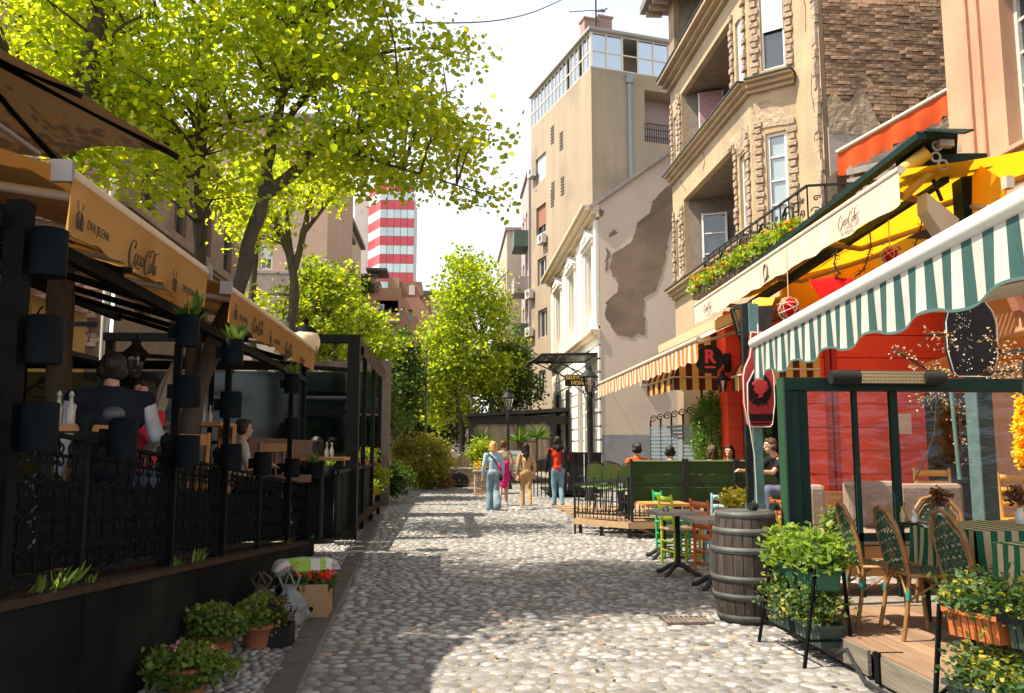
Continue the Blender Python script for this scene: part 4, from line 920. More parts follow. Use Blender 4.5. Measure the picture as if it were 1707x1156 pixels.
def bushtree(name, label, px, py0, py1, Y, rx, trunkpx, n, size, m, per=22, group='street trees', seed=0, thr=-.1, ry=None, zc=None, tw_=.25, fs=.9):
    top, bot = at(px, py0, Y=Y), at(px, py1, Y=Y); cz = (top.z+bot.z)/2; rz = (top.z-bot.z)/2
    pts = []
    tot = 0
    while len(pts) < n and tot < n*30:
        tot += 1; d = rvec(1)[0]; k = random.uniform(.25, 1)**.55
        w = 1-.38*max(0, d[2]*k)   # narrower to the top
        p = Vector((top.x+d[0]*k*rx*w, Y+d[1]*k*(ry or rx), cz+d[2]*k*rz))
        if mnoise.noise(p*fs+Vector((seed, seed, 0))) > thr-.25*(k < .7): pts.append(tuple(p))
    bx = at(trunkpx, py1, Y=Y).x; tp = Vector((top.x, Y, cz+rz*.5))
    return tree(name, label, (bx, Y, 0), [([(bx, Y, 0), (bx, Y+.1, cz-rz), ((bx+top.x)/2, Y, cz), tuple(tp)], .16 if rz > 2 else .07, .03)]+
                [([(bx*.5+top.x*.5, Y, cz-rz*.6+i*rz*.25), (top.x+rx*.45*math.cos(i*2.1), Y+rx*.4*math.sin(i*2.1), cz-rz*.1+i*rz*.2), (top.x+rx*.75*math.cos(i*2.1), Y+rx*.7*math.sin(i*2.1), cz+.1*rz+i*rz*.2)], .07 if rz > 2 else .03, .015) for i in range(5)],
                pts, per, rx*.13+.05, size, m, tw_=tw_, group=group, flat=.55, tr=.015)
bushtree('leafy_street_tree', 'round leafy tree in the centre of the view at the far end of the street', 787, 405, 705, 39, 2.35, 822, 620, .17, L_lin2, 22, seed=2)
bushtree('leafy_street_tree', 'lower left lobe of leafy trees beside the tall centre tree', 735, 520, 720, 37.5, 1.3, 770, 200, .16, L_lin2, 22, seed=6)
bushtree('leafy_street_tree', 'bright green tree rising behind the glass terrace roof', 545, 408, 640, 25, 1.25, 560, 260, .13, L_lin2, 22, seed=4)
bushtree('leafy_street_tree', 'broad green tree in front of the rust brown house', 600, 490, 640, 29, 1.5, 600, 240, .14, L_lin2, 22, seed=8)
bushtree('leafy_street_tree', 'darker green tree low in front of the rust house', 668, 540, 735, 34, 1.2, 655, 230, .14, L_dk, 24, seed=11)
bushtree('leafy_street_tree', 'deep green tree behind the black terrace frame', 600, 600, 760, 31, 1.7, 600, 230, .15, L_dk, 24, seed=12)
bushtree('leafy_street_tree', 'shaded tree behind the dark tent beside the beige block', 850, 560, 700, 41, 1.6, 850, 200, .17, L_dk, 24, seed=13)
bushtree('leafy_street_tree', 'dark distant tree at the middle of the street end', 725, 640, 760, 46, 2.2, 735, 200, .2, L_dk, 24, seed=14)
# shrubs
def shrub(name, label, px, py0, py1, Y, rx, n, size, m, per=20, seed=0, spread=.12, cat='shrub', flower=None, group=None):
    top, bot = at(px, py0, Y=Y), at(px, py1, Y=Y); cz = (top.z+bot.z)/2; rz = (top.z-bot.z)/2
    t = thing(name, label, cat, (top.x, Y, max(0, bot.z)), group=group)
    b = B()
    for i in range(9):
        a = i*.7; b.tube([(top.x+.06*math.cos(a), Y+.06*math.sin(a), bot.z), (top.x+rx*.3*math.cos(a), Y+rx*.3*math.sin(a), cz-rz*.2), (top.x+rx*.7*math.cos(a), Y+rx*.6*math.sin(a), cz+rz*.5)], [.03, .02, .008], 5)
    b.build('stems', M_bark, t)
    pts = blob_pts((top.x, Y, cz), (rx, rx*.9, rz), n, .45)
    pts = [p for p in pts if mnoise.noise(Vector(p)*2.2+Vector((seed, 0, 0))) > -.3]
    foliage('foliage', pts, per, spread, size, m, t, flat=.8, droop=-.1, kind='stuff')
    if flower: foliage('blossom', [p for p in pts if random.random() < .3], 4, spread*1.2, size*.7, flower, t, flat=.8, kind='stuff')
    return t
L_yb = leafmat('golden_shrub_leaf', (.10, .13, .02), (.30, .26, .05), .45)
L_yf = leafmat('golden_tip', (.35, .28, .05), (.45, .3, .1), .4)
shrub('golden_shrub', 'big round yellow green shrub in front of the brick wall at the street end', 702, 724, 808, 31, 1.12, 330, .11, L_yb, seed=1, flower=L_yf)
shrub('small_shrub', 'small green shrub at the foot of the brick wall beside the fountain', 708, 793, 813, 31.2, .5, 60, .09, L_lin2, seed=2)
shrub('small_shrub', 'reddish low plant between the big shrub and the fountain', 735, 792, 813, 31.4, .45, 40, .09, leafmat('reddish_leaf', (.12, .07, .03), (.22, .12, .05), .35), seed=3)
shrub('dark_shrub', 'dark green shrub at the kerb below the terracotta boxes', 655, 775, 826, 24, .5, 130, .08, L_dk, seed=4)
shrub('cone_shrub', 'light green pointed shrub beside the blond walker', 803, 738, 775, 28, .38, 110, .08, L_lin2, seed=5)
# ================================================================ STREET END: brick terrace wall, tent, posts
M_wb = mat('wall_brick', (.44, .29, .2), .9, (.52, .37, .26), 6, bump=.4, island=.3)
M_wm = mat('wall_mortar', (.36, .30, .25), .95)
M_cap = mat('stone_coping', (.42, .36, .3), .9, (.34, .29, .24), 5, bump=.4)
YK = 33.0; ex = lambda px: at(px, 800, Y=YK).x
bw_ = thing('brick_retaining_wall', 'low brick retaining wall with a dark shell fountain at the street end', 'wall', (ex(720), YK, 0))
b = B(); b.bb(ex(640), ex(797), YK+.03, YK+.5, 0, .66); b.build('core', M_wm, bw_)
bricks(bw_, (ex(640), YK, 0), (1, 0, 0), (0, -1, 0), ex(797)-ex(640), .64, M_wb, 120, bw=.26, bh=.09, order=lambda c: -c[0])
b = B(); b.bb(ex(638), ex(799), YK-.06, YK+.56, .66, .74); b.build('coping', M_cap, bw_, bevel=.01)
b = B(); b.bb(ex(728), ex(772), YK+1.2, YK+1.7, .6, 1.05); b.bb(ex(770), ex(797), YK+.9, YK+1.7, .6, 1.16); b.build('upper_tier', M_wb, bw_)
b = B(); b.bb(ex(726), ex(770), YK+1.15, YK+1.75, 1.05, 1.12); b.bb(ex(769.8), ex(799), YK+.85, YK+1.75, 1.16, 1.24); b.build('upper_coping', M_cap, bw_)
b = B(); b.bb(-9, ex(797), YK+.5, YK+30, 0, .6); b.build('raised_ground', M_mortar, kind='structure')
ft = thing('shell_fountain', 'dark cast iron shell shaped wall fountain on the low brick wall', 'fountain', (ex(764), YK-.1, .02))
b = B(); c = Vector((ex(764), YK-.05, .12)); M_ci = mat('cast_iron', (.03, .03, .032), .5, (.06, .06, .06), 8, bump=.4)
for i in range(9):
    a = math.pi*(i+.5)/9; b.tube([c, c+Vector((.2*math.cos(a), -.10, .2*math.sin(a)+.03)), c+Vector((.42*math.cos(a), -.12, .40*math.sin(a)+.05))], [.03, .055, .07], 6)
b.ball(c+Vector((0, -.08, .40)), .1, 10); b.build('shell', M_ci, ft)
b = B(); b.lathe([(.1, .0), (.4, .08), (.44, .14), (.38, .13)], (c.x, c.y-.15, .0), 20, sy=.6); b.build('basin', M_ci, ft)
pt = thing('brick_planter', 'square brick planter with yellow flowers in front of the black pavilion', 'planter', (at(802, 800, Y=27.6).x, 27.6, 0))
xx = at(801, 800, Y=27.6).x
b = B(); b.bb(xx-.2, xx+.2, 27.25, 28.1, 0, .72); b.build('body', M_wm, pt)
bricks(pt, (xx-.2, 27.22, 0), (1, 0, 0), (0, -1, 0), .40, .70, M_wb, 40, bw=.24, bh=.085)
b = B(); b.bb(xx-.24, xx+.24, 27.15, 28.15, .72, .78); b.build('coping', M_cap, pt)
foliage('flowers', blob_pts((xx, 27.6, .95), (.2, .4, .15), 40), 10, .05, .06, L_yf, pt, kind='stuff')
# dark pavilion with tinted plastic screens
M_dk = mat('dark_bronze', (.03, .027, .024), .5, (.045, .04, .036), 8)
pv = thing('dark_pavilion', 'dark framed pavilion with tinted plastic screens at the end of the street', 'pavilion', (at(855, 760, Y=36).x, 36, .6))
xa, xb, zt_, zb_ = at(786, 720, Y=36).x, 5.1, at(850, 690, Y=36).z, .5
b = B(); b.prism([(xa-.2, 35.6, zt_-.15), (xb, 35.6, zt_+.10), (xb, 35.6, zt_+.26), (xa-.2, 35.6, zt_-.02)], (0, 5, 0)); b.build('roof', M_dk, pv)
for px in (786, 868, 922):
    b = B(); x = at(px, 720, Y=35.8).x; b.bb(x-.13, x+.13, 35.7, 35.95, zb_, zt_); b.build('post', M_dk, pv)
b = B(); b.bb(xa, xb, 35.72, 35.92, zt_-.45, zt_-.10); b.bb(xa, xb, 35.72, 35.9, zb_, zb_+.5); b.build('rail', M_dk, pv)
for p0, p1 in ((790, 865), (871, 921)):
    b = B(); b.grid(lambda s_, t: (at(p0, 700, Y=35.8).x*(1-s_)+at(p1, 700, Y=35.8).x*s_, 35.85+.03*math.sin(s_*23+t*2), zb_+.5+t*(zt_-.95-zb_)), 30, 4); b.build('plastic_screen', mat('tinted_plastic', (.30, .225, .16), .25, (.36, .28, .2), .8, stretch=(1, 1, .2)), pv)
b = B(); b.bb(xa, xb, 39, 39.2, zb_, zt_); b.build('back_wall', mat('pavilion_back', (.07, .06, .05), .9), pv)
b = B(); b.tube([(xa+.1, 35.4, .5), (xa+.1, 35.4, 1.7), (xa+.1, 33.6, 1.3), (xa+.1, 33.6, .3)], .035, 6); b.tube([(xa+.5, 35.4, .5), (xa+.5, 35.4, 1.7)], .035, 6); b.build('handrail', M_iron, pv)
def yucca(px, py, Y, lb):
    p = at(px, py, Y=Y); t = thing('yucca_plant', lb, 'plant', (p.x, p.y, .6))
    b = B(); b.tube([(p.x, p.y, .5), (p.x, p.y, p.z)], .06, 6); b.build('stem', M_bark, t)
    D = rvec(60); D[:, 2] = np.abs(D[:, 2])*.9-.15; V, F = leafmesh(np.tile(np.array(p), (60, 1)), D, rvec(60), rng.uniform(.6, .85, 60), .2, .09); mesh_np('leaves', V, F, L_dk, t, kind='stuff')
yucca(866, 735, 34.8, 'spiky yucca left in front of the pavilion screens'); yucca(895, 730, 34.6, 'spiky yucca right in front of the pavilion screens'); yucca(802, 738, 34.6, 'spiky yucca at the left corner of the dark pavilion')
# sandwich board with coloured bands
ab = thing('notice_board', 'small white notice board with coloured bands behind the walkers', 'sign board', (at(855, 780, Y=29).x, 29, 0))
p = at(856, 768, Y=29); b = B(); b.bb(p.x-.27, p.x+.27, 28.97, 29.0, p.z-.33, p.z+.33); b.build('panel', mat('board_white', (.66, .68, .68), .5), ab)
for i, c in enumerate(((.1, .42, .45), (.75, .62, .2), (.6, .2, .25), (.2, .45, .25))):
    b = B(); b.bb(p.x-.22, p.x+.22, 28.955, 28.972, p.z+.17-i*.14, p.z+.23-i*.14); b.build('colour_band', mat('band%d' % i, c, .6), ab)
b = B(); b.beam((p.x-.25, 29.03, 0), (p.x-.25, 29.03, p.z+.3), .03, .03); b.beam((p.x+.25, 29.03, 0), (p.x+.25, 29.03, p.z+.3), .03, .03); b.build('leg', M_iron, ab)
# black stepped enclosure in front of the white house
be = thing('black_terrace_enclosure', 'black panelled terrace enclosure with sloping handrail beside the white house', 'enclosure', (3.6, 25.6, 0))
YB_ = 25.6; x0, x1 = at(918, 790, Y=YB_).x, at(1002, 790, Y=YB_).x; zt_ = at(960, 757, Y=YB_).z
M_blk = mat('black_panel', (.015, .016, .018), .55, (.028, .028, .03), 3)
n_ = 6
for i in range(n_):
    b = B(); w = (x1-x0)/n_; b.bb(x0+w*i+.01, x0+w*(i+1)-.01, YB_, YB_+.05, .16, zt_); b.build('panel', M_blk, be)
b = B(); b.bb(x0, x1, YB_-.03, YB_+.09, zt_, zt_+.05); b.bb(x0, x1, YB_, YB_+3, .12, .2); b.build('rail', M_blk, be)
for i in range(5):
    b = B(); x = x0+(x1-x0)*i/4; b.bb(x-.03, x+.03, YB_+.06, YB_+.12, 0, zt_); b.build('foot', M_iron, be)
b = B(); 
q0, q1 = at(890, 800, Y=YB_-.3), at(915, 765, Y=YB_-.3)
b.beam((q0.x, YB_-.3, q0.z+.5), (q1.x, YB_-.3, q1.z), .06, .05)
for i in range(5): k = i/4; x = q0.x+(q1.x-q0.x)*k; b.beam((x, YB_-.3, 0.05), (x, YB_-.3, (q0.z+.5)*(1-k)+q1.z*k), .03, .03)
b.build('handrail', M_iron, be)
# iron and glass canopy over the restaurant door, hanging sign
cp = thing('glass_canopy', 'black iron canopy with pale glass over the white house doorway', 'canopy', (4.2, 29.6, 4.6))
zc = at(940, 592, Y=28.9).z; xo = at(903, 592, Y=28.9).x; xi = XW; zo = at(878, 607, Y=29.4).z
x_l = at(880, 608, Y=31).x
cz0 = zc; 
b = B()
for (y) in (28.95, 31.6): b.beam((xo, y, cz0), (xi-.02, y, cz0+.05), .07, .10); b.beam((xo, y, cz0), (xi-.02, y, cz0-.9), .04, .04); b.beam((xo+.45, y, cz0-.02), (xi-.02, y, cz0-1.25), .03, .03)
b.beam((xo, 28.9, cz0), (xo, 31.65, cz0), .07, .08); b.beam((xi-.1, 28.9, cz0+.05), (xi-.1, 31.65, cz0+.05), .05, .05)
for i in range(1, 6): y = 28.95+2.65*i/6; b.beam((xo, y, cz0), (xo-.45, y, cz0-.28), .03, .03); b.beam((xo, y, cz0+.01), (xi-.1, y, cz0+.05), .03, .03)
b.beam((xo-.45, 28.9, cz0-.28), (xo-.45, 31.65, cz0-.28), .05, .05); b.build('frame', M_iron, cp)
for i in range(5):
    b = B(); x_ = xo+(xi-.1-xo)*i/5; b.bb(x_+.02, x_+(xi-.1-xo)/5-.02, 28.98, 31.6, cz0+.045, cz0+.055); b.build('glass_pane', mat('milky_glass', (.5, .5, .46), .3), cp)
b = B(); b.prism([(xo-.02, 28.98, cz0+.03), (xo-.44, 28.98, cz0-.25), (xo-.44, 28.98, cz0-.24), (xo-.02, 28.98, cz0+.04)], (0, 2.6, 0)); b.build('glass_pane', mat('milky_glass', (0, 0, 0)), cp)
M_gold = mat('gold_letters', (.75, .5, .08), .4)
sg = thing('restaurant_sign', 'black hanging sign with gold Cyrillic lettering under the iron canopy', 'sign', (at(967, 635, Y=28.4).x, 28.4, 3.6))
pa, pb_ = at(942, 644, Y=28.4), at(991, 625, Y=28.4)
b = B(); b.bb(pa.x, pb_.x, 28.38, 28.46, pa.z, pb_.z); b.build('board', M_blk, sg)
for xh in (pa.x+.1, pb_.x-.1): b = B(); b.tube([(xh, 28.42, pb_.z), (xh, 28.42, pb_.z+.5), (xh, 28.95, pb_.z+.75)], .012, 5); b.build('hanger', M_iron, sg)
#, 28.42, pb_.z+.5), (pa.x+.1, 28.95, pb_.z+.75)], .012, 5); b.tube([(pb_.x-.1, 28.42, pb_.z), (pb_.x-.1, 28.42, pb_.z+.5), (pb_.x-.1, 28.95, pb_.z+.75)], .012, 5); b.build('hanger', M_iron, sg)
cxs, czs = (pa.x+pb_.x)/2, (pa.z+pb_.z)/2
text('БЕОГРАДСКА', .165, frameM((cxs, 28.37, czs+.085), (1, 0, 0), (0, 0, 1)), M_gold, sg, sx=.86, bold=.004)
text('МЕХАНА', .165, frameM((cxs, 28.37, czs-.095), (1, 0, 0), (0, 0, 1)), M_gold, sg, sx=.86, bold=.004)
# ================================================================ STREET LAMPS
M_lampglass = glass('lamp_glass', (.85, .85, .8), .3)
def lantern(t, x, y, z, s=1.0, m=None):
    m = m or M_iron
    b = B()
    for i in range(4):
        a = math.pi/4+i*math.pi/2; b.beam((x+.10*s*math.cos(a), y+.10*s*math.sin(a), z), (x+.2*s*math.cos(a), y+.2*s*math.sin(a), z+.42*s), .02*s, .02*s)
    b.build('cage', m, t)
    b = B(); b.lathe([(.09*s, 0), (.185*s, .41*s)], (x, y, z), 4); b.build('glass', M_lampglass, t)
    b = B(); b.lathe([(.0, 0), (.3*s, .0), (.27*s, .05*s), (.11*s, .2*s), (.08*s, .26*s), (.1*s, .3*s), (.03*s, .36*s), (.035*s, .42*s), (0, .45*s)], (x, y, z+.42*s), 16); b.build('cap', m, t)
def street_lamp(px, pyt, Y, lb, base=0):
    p = at(px, pyt, Y=Y); t = thing('street_lamp', lb, 'street lamp', (p.x, Y, base), group='old style street lanterns')
    h = p.z-.86; b = B(); b.lathe([(.16, 0), (.16, .1), (.11, .2), (.1, .8), (.06, .95), (.05, 1.2), (.045, h-.3), (.07, h-.26), (.05, h-.2), (.04, h)], (p.x, Y, base), 14); b.build('pole', mat('worn_pole', (.03, .03, .03), .5, (.3, .28, .26), 7, ramp=(.62, .66)), t)
    b = B()
    for s_ in (-1, 1): b.tube([(p.x, Y, h-.25), (p.x+s_*.12, Y, h-.15), (p.x+s_*.16, Y, h+.06), (p.x+s_*.1, Y, h+.1)], .014, 5)
    b.build('bracket', M_iron, t); lantern(t, p.x, Y, h)
street_lamp(847, 645, 31, 'street lantern on a slim post standing behind the walkers')
street_lamp(981, 605, 24.2, 'nearer street lantern beside the black enclosure, in front of the hanging sign')
fp = at(711, 587, Y=33.6)
b = B(); b.tube([(fp.x, 33.6, .5), (fp.x, 33.6, fp.z)], [.06, .04], 10); b.ball((fp.x, 33.6, fp.z+.05), .08, 10)
b.build('flagpole', mat('brown_pole', (.12, .09, .07), .6), label='bare thin brown pole rising behind the golden shrub', cat='pole')
# cables across the sky
b = B(); p, q = at(693, 38, Y=12), at(940, -2, Y=22)
b.tube([p.lerp(q, i/12)-Vector((0, 0, .25*math.sin(math.pi*i/12))) for i in range(13)], .012, 5)
b.build('overhead_cable', M_iron, label='thin black cable crossing the sky above the street', cat='cable')
# ================================================================ LEFT TERRACE
wt = lambda y: 0.86-.0753*(y-3.82)          # the terrace drops gently away from the camera
M_pan = mat('dark_slate_panel', (.005, .0065, .007), .7, (.010, .013, .013), 2.2, bump=.15, c3=(.022, .026, .024))
M_led = mat('brown_ledge', (.035, .022, .015), .85, (.055, .035, .024), 7, bump=.3)
tw_l = thing('terrace_wall', 'low dark slate panelled wall carrying the iron fence of the left terrace', 'wall', (-1.95, 7, 0))
y = 1.6
while y < 12.25:
    y2 = min(y+1.02, 12.3); b = B()
    b.prism([(-1.90, y+.006, 0), (-1.90, y2-.006, 0), (-1.90, y2-.006, wt(y2)-.05), (-1.90, y+.006, wt(y)-.05)], (-.05, 0, 0)); b.build('panel', M_pan, tw_l, bevel=.004); y = y2
b = B(); b.prism([(-1.96, 1.6, .0), (-1.96, 12.28, 0), (-1.96, 12.28, wt(12.28)-.06), (-1.96, 1.6, wt(1.6)-.06)], (-.25, 0, 0)); b.build('core', M_pan, tw_l)
b = B(); b.prism([(-1.88, 1.6, wt(1.6)-.05), (-1.88, 12.32, wt(12.32)-.05), (-1.88, 12.32, wt(12.32)-.01), (-1.88, 1.6, wt(1.6)-.01)], (-.34, 0, 0)); b.build('ledge', M_led, tw_l)
b = B(); b.prism([(-1.95, 12.285, 0), (-7.5, 12.285, 0), (-7.5, 12.285, wt(12.3)-.06), (-1.95, 12.285, wt(12.3)-.06)], (0, .03, 0)); b.build('end_panel', M_pan, tw_l)
b = B(); b.prism([(-2.22, 1.0, wt(1.0)-.08), (-2.22, 12.28, wt(12.28)-.08), (-7.4, 12.28, wt(12.28)-.08), (-7.4, 1.0, wt(1.0)-.08)], (0, 0, .04)); b.build('terrace_floor', mat('terrace_boards', (.10, .065, .045), .8, (.14, .09, .06), 5), kind='structure')
# --- iron fence
M_fen = mat('green_black_iron', (.005, .008, .008), .6, (.012, .016, .015), 14, bump=.3)
fen = thing('iron_fence', 'ornate cast iron scrollwork fence along the left terrace', 'fence', (-2.0, 7, .5))
FX = -2.02; ft_ = lambda y: wt(y)+.78
PY = [2.3, 3.86, 4.85, 6.2, 7.55, 9.2, 10.9, 12.2]
def arc(c, r, a0, a1, n=10, k=1.0): return [(c[0]+r*k**(i/n)*math.cos(a0+(a1-a0)*i/n), c[1]+r*k**(i/n)*math.sin(a0+(a1-a0)*i/n)) for i in range(n+1)]
def motif(s_):
    """one cast scroll unit in a unit cell (0..1, 0..1)"""
    L_ = []
    for q in (-1, 1):
        L_.append([(.5+q*(x-.5), y) for x, y in arc((.68, .70), .22, -2.2, 3.6, 11, .35)]); L_.append([(.5+q*(x-.5), y) for x, y in arc((.70, .26), .22, 2.4, -3.6, 11, .35)])
        L_.append([(.5+q*x, y) for x, y in ((.02, .5), (.14, .42), (.30, .5), (.44, .42), (.5, .5))])
        L_.append([(.5+q*x, y) for x, y in ((.0, .98), (.10, .86), (.06, .74), (.0, .62))])
    L_.append(arc((.5, .5), .13, 0, 2*math.pi, 10)); L_.append([(.5, 0), (.5, .37)]); L_.append([(.5, .63), (.5, 1)])
    return L_
MO = motif(1)
for i in range(len(PY)-1):
    y0, y1 = PY[i], PY[i+1]; b = B(); nu = max(3, round((y1-y0)/.20)); nz = 4
    for a in range(nu):
        for c in range(nz):
            for ln in MO:
                pts = []
                for (u, v_) in ln:
                    yy = y0+.04+(y1-y0-.08)*(a+u)/nu; zz = wt(yy)+.07+(.68)*(c+v_)/nz; pts.append((FX+random.uniform(-.001, .001), yy, zz))
                b.tube(pts, .0068, 3, cap=False)
    b.build('scrollwork', M_fen, fen, kind='stuff')
    b = B(); b.beam((FX, y0, wt(y0)+.76), (FX, y1, wt(y1)+.76), .04, .022); b.build('top_rail', M_fen, fen)
    b = B(); b.beam((FX, y0, wt(y0)+.05), (FX, y1, wt(y1)+.05), .03, .022); b.build('bottom_rail', M_fen, fen)
for i, y in enumerate(PY):
    b = B(); b.box((FX, y, wt(y)+.40), (.05, .05, .84)); b.lathe([(.03, .82), (.045, .85), (.04, .90), (0, .93)], (FX, y, wt(y)), 10); b.build('post', M_fen, fen)
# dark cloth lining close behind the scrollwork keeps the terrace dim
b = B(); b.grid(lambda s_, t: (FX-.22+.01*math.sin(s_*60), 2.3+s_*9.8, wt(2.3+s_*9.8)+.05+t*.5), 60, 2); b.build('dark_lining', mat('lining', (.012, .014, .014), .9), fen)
# --- slim posts carrying the round pots, up to the awnings
M_post = mat('charcoal_post', (.004, .005, .0055), .6, (.008, .009, .010), 9)
M_pot = mat('charcoal_pot', (.004, .0065, .0085), .6, (.008, .011, .014), 6, bump=.1)
for y, ztop, w in ((3.9, 2.62, .09), (6.22, 2.25, .05), (7.62, 2.2, .05), (10.6, 2.3, .055)):
    b = B(); b.box((-1.97, y, (wt(y)+ztop)/2), (w, w, ztop-wt(y))); b.build('pot_post', M_post, label={3.9: 'thick charcoal post nearest the camera with three round pots', 6.22: 'slim charcoal post between the two lettered awnings, three pots', 7.62: 'slim charcoal post under the start of the second awning', 10.6: 'slim charcoal post by the end of the second awning'}[y], cat='post')
L_pot = leafmat('potted_leaf', (.05, .10, .02), (.14, .22, .04), .4)
names = ['highest', 'middle', 'lowest']
POTS = [(82, 422, 'upper pot on the nearest thick post', 0), (75, 567, 'middle pot on the nearest thick post', 0), (66, 712, 'lowest pot on the nearest thick post', 0), (205, 730, 'pot on the fence in front of the man in a dark vest', 0),
        (313, 552, 'pot with an upright plant, top of the post between the awnings', 1), (313, 653, 'middle pot of the post between the awnings', 0), (311, 752, 'lowest pot of the post between the awnings', 0),
        (388, 588, 'top pot under the start of the second awning', 2), (385, 675, 'middle pot under the start of the second awning', 0), (385, 762, 'lowest pot under the start of the second awning', 0), (438, 773, 'single pot on the fence right of the seated man', 0),
        (487, 640, 'top pot with feathery grass by the globe lamp pole', 3), (487, 713, 'middle pot near the globe lamp pole', 0), (487, 780, 'lowest pot near the globe lamp pole', 0), (522, 785, 'small pot on the fence just right of the globe lamp pole', 3), (549, 790, 'last small pot on the fence by the black pergola', 3)]
for px, py, lb, plant in POTS:
    p = at(px, py, X=-1.84); r = .078 if p.y < 6 else .088
    t = thing('round_pot', 'charcoal round ' + lb, 'pot', (p.x, p.y, p.z-.11), group='charcoal pots along the left fence')
    b = B(); b.lathe([(r*.96, 0), (r, .01), (r, .215), (r*.9, .22), (r*.88, .19), (0, .188)], (p.x, p.y, p.z-.11), 24); b.build('body', M_pot, t)
    b = B(); b.box((p.x-r-.02, p.y, p.z), (.06, .03, .10)); b.build('clamp', M_post, t)
    if py == 730: b = B(); b.ball((p.x-.05, p.y-.02, p.z+.13), .06, 14, sc=(1, 1, .75)); b.build('grey_cap', mat('grey_cap', (.05, .055, .055), .5), t)
    if plant:
        n = {1: 26, 2: 30, 3: 60}[plant]; P = np.tile(np.array([p.x, p.y, p.z+.08]), (n, 1))+rng.normal(size=(n, 3))*.02; D = rvec(n)*.7; D[:, 2] = np.abs(D[:, 2])+.6
        V, F = leafmesh(P, D, rvec(n), rng.uniform(.12, .2, n), .3, .34 if plant == 1 else (.3 if plant == 2 else .08)); mesh_np('plant', V, F, L_pot, t, kind='stuff')
# --- lettered awnings
C_tan = cloth('tan_awning', (.54, .32, .12), (.42, .24, .085), .45, 1.6, trc=(.85, .42, .10), stretch=(1, 2.2, .35), ramp=(.35, .7))
C_grey = cloth('brown_parasol', (.23, .195, .17), (.18, .15, .13), .06, 1.0, trc=(.34, .17, .06))
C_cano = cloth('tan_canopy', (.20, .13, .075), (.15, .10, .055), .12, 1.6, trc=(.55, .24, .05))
M_roll = mat('pale_roller', (.52, .42, .32), .45, (.45, .36, .27), 8)
M_ink = mat('dark_print', (.06, .035, .02), .8)
def script_logo(par, M, s_, m, w=.045):
    """the flowing 'Coca-Cola' script drawn with pen strokes in the letter plane (length about 3.1 units)"""
    def st(pts, r0=1, r1=.5):
        n = len(pts); P = [M @ Vector(((x+.32*y)*s_, y*s_, 0)) for x, y in pts]
        b.tube(P, [w*s_*(r0+(r1-r0)*abs(2*i/(n-1)-1)) for i in range(n)], 5)
    b = B()
    def el(cx, cy, rx, ry, a0, a1, n=14): return [(cx+rx*math.cos(a0+(a1-a0)*i/n), cy+ry*math.sin(a0+(a1-a0)*i/n)) for i in range(n+1)]
    st(el(.38, .45, .36, .62, .9, 5.6, 18)+[(.75, .05), (1.1, -.12), (1.5, -.02)], 1.2)
    st([(.58, .95), (.52, .72), (.62, .78)])
    st(el(.85, .3, .15, .24, 1.6, 7.9)); st(el(1.18, .3, .14, .24, .8, 5.6)); st(el(1.5, .3, .14, .23, .6, 6.6)); st([(1.66, .52), (1.64, .12), (1.76, .08)])
    st([(1.76, .33), (1.92, .38)], 1.3)
    st(el(2.2, .42, .32, .58, 1.0, 5.5, 18), 1.2); st([(2.35, .95), (2.55, 1.12), (2.95, 1.0), (3.35, 1.16)], .9); st([(2.38, .92), (2.3, .72), (2.42, .8)])
    st(el(2.62, .26, .14, .22, 1.6, 7.9)); st([(2.82, .1), (2.95, .7), (2.90, .98), (2.83, .7), (2.88, .1), (2.98, .06)]); st(el(3.14, .26, .13, .22, .6, 6.6)); st([(3.28, .48), (3.26, .1), (3.38, .08)])
    return b.build('script_lettering', m, par)
def deer(par, M, s_, m):
    """small crest: two facing deer with tall antlers"""
    b = B()
    for q in (-1, 1):
        T = lambda pts: [M @ Vector((q*x*s_, y*s_, 0)) for x, y in pts]
        b.tube(T([(.14, 0), (.15, .35), (.24, .62), (.14, .80), (.03, .76)]), [.05*s_, .08*s_, .07*s_, .045*s_, .02*s_], 5)
        b.tube(T([(.30, 0), (.30, .4), (.24, .62)]), [.03*s_, .05*s_, .04*s_], 5); b.tube(T([(.08, 0), (.2, .02), (.36, 0)]), .03*s_, 4)
        b.tube(T([(.15, .84), (.25, 1.05), (.18, 1.3)]), .018*s_, 4); b.tube(T([(.24, 1.0), (.36, 1.12), (.36, 1.3)]), .014*s_, 4); b.tube(T([(.2, .95), (.1, 1.12)]), .012*s_, 4)
    b.build('deer_emblem', m, par)
AX, AZ = -1.9, 2.85
def fy(px, py): return at(px, py, X=AX).y
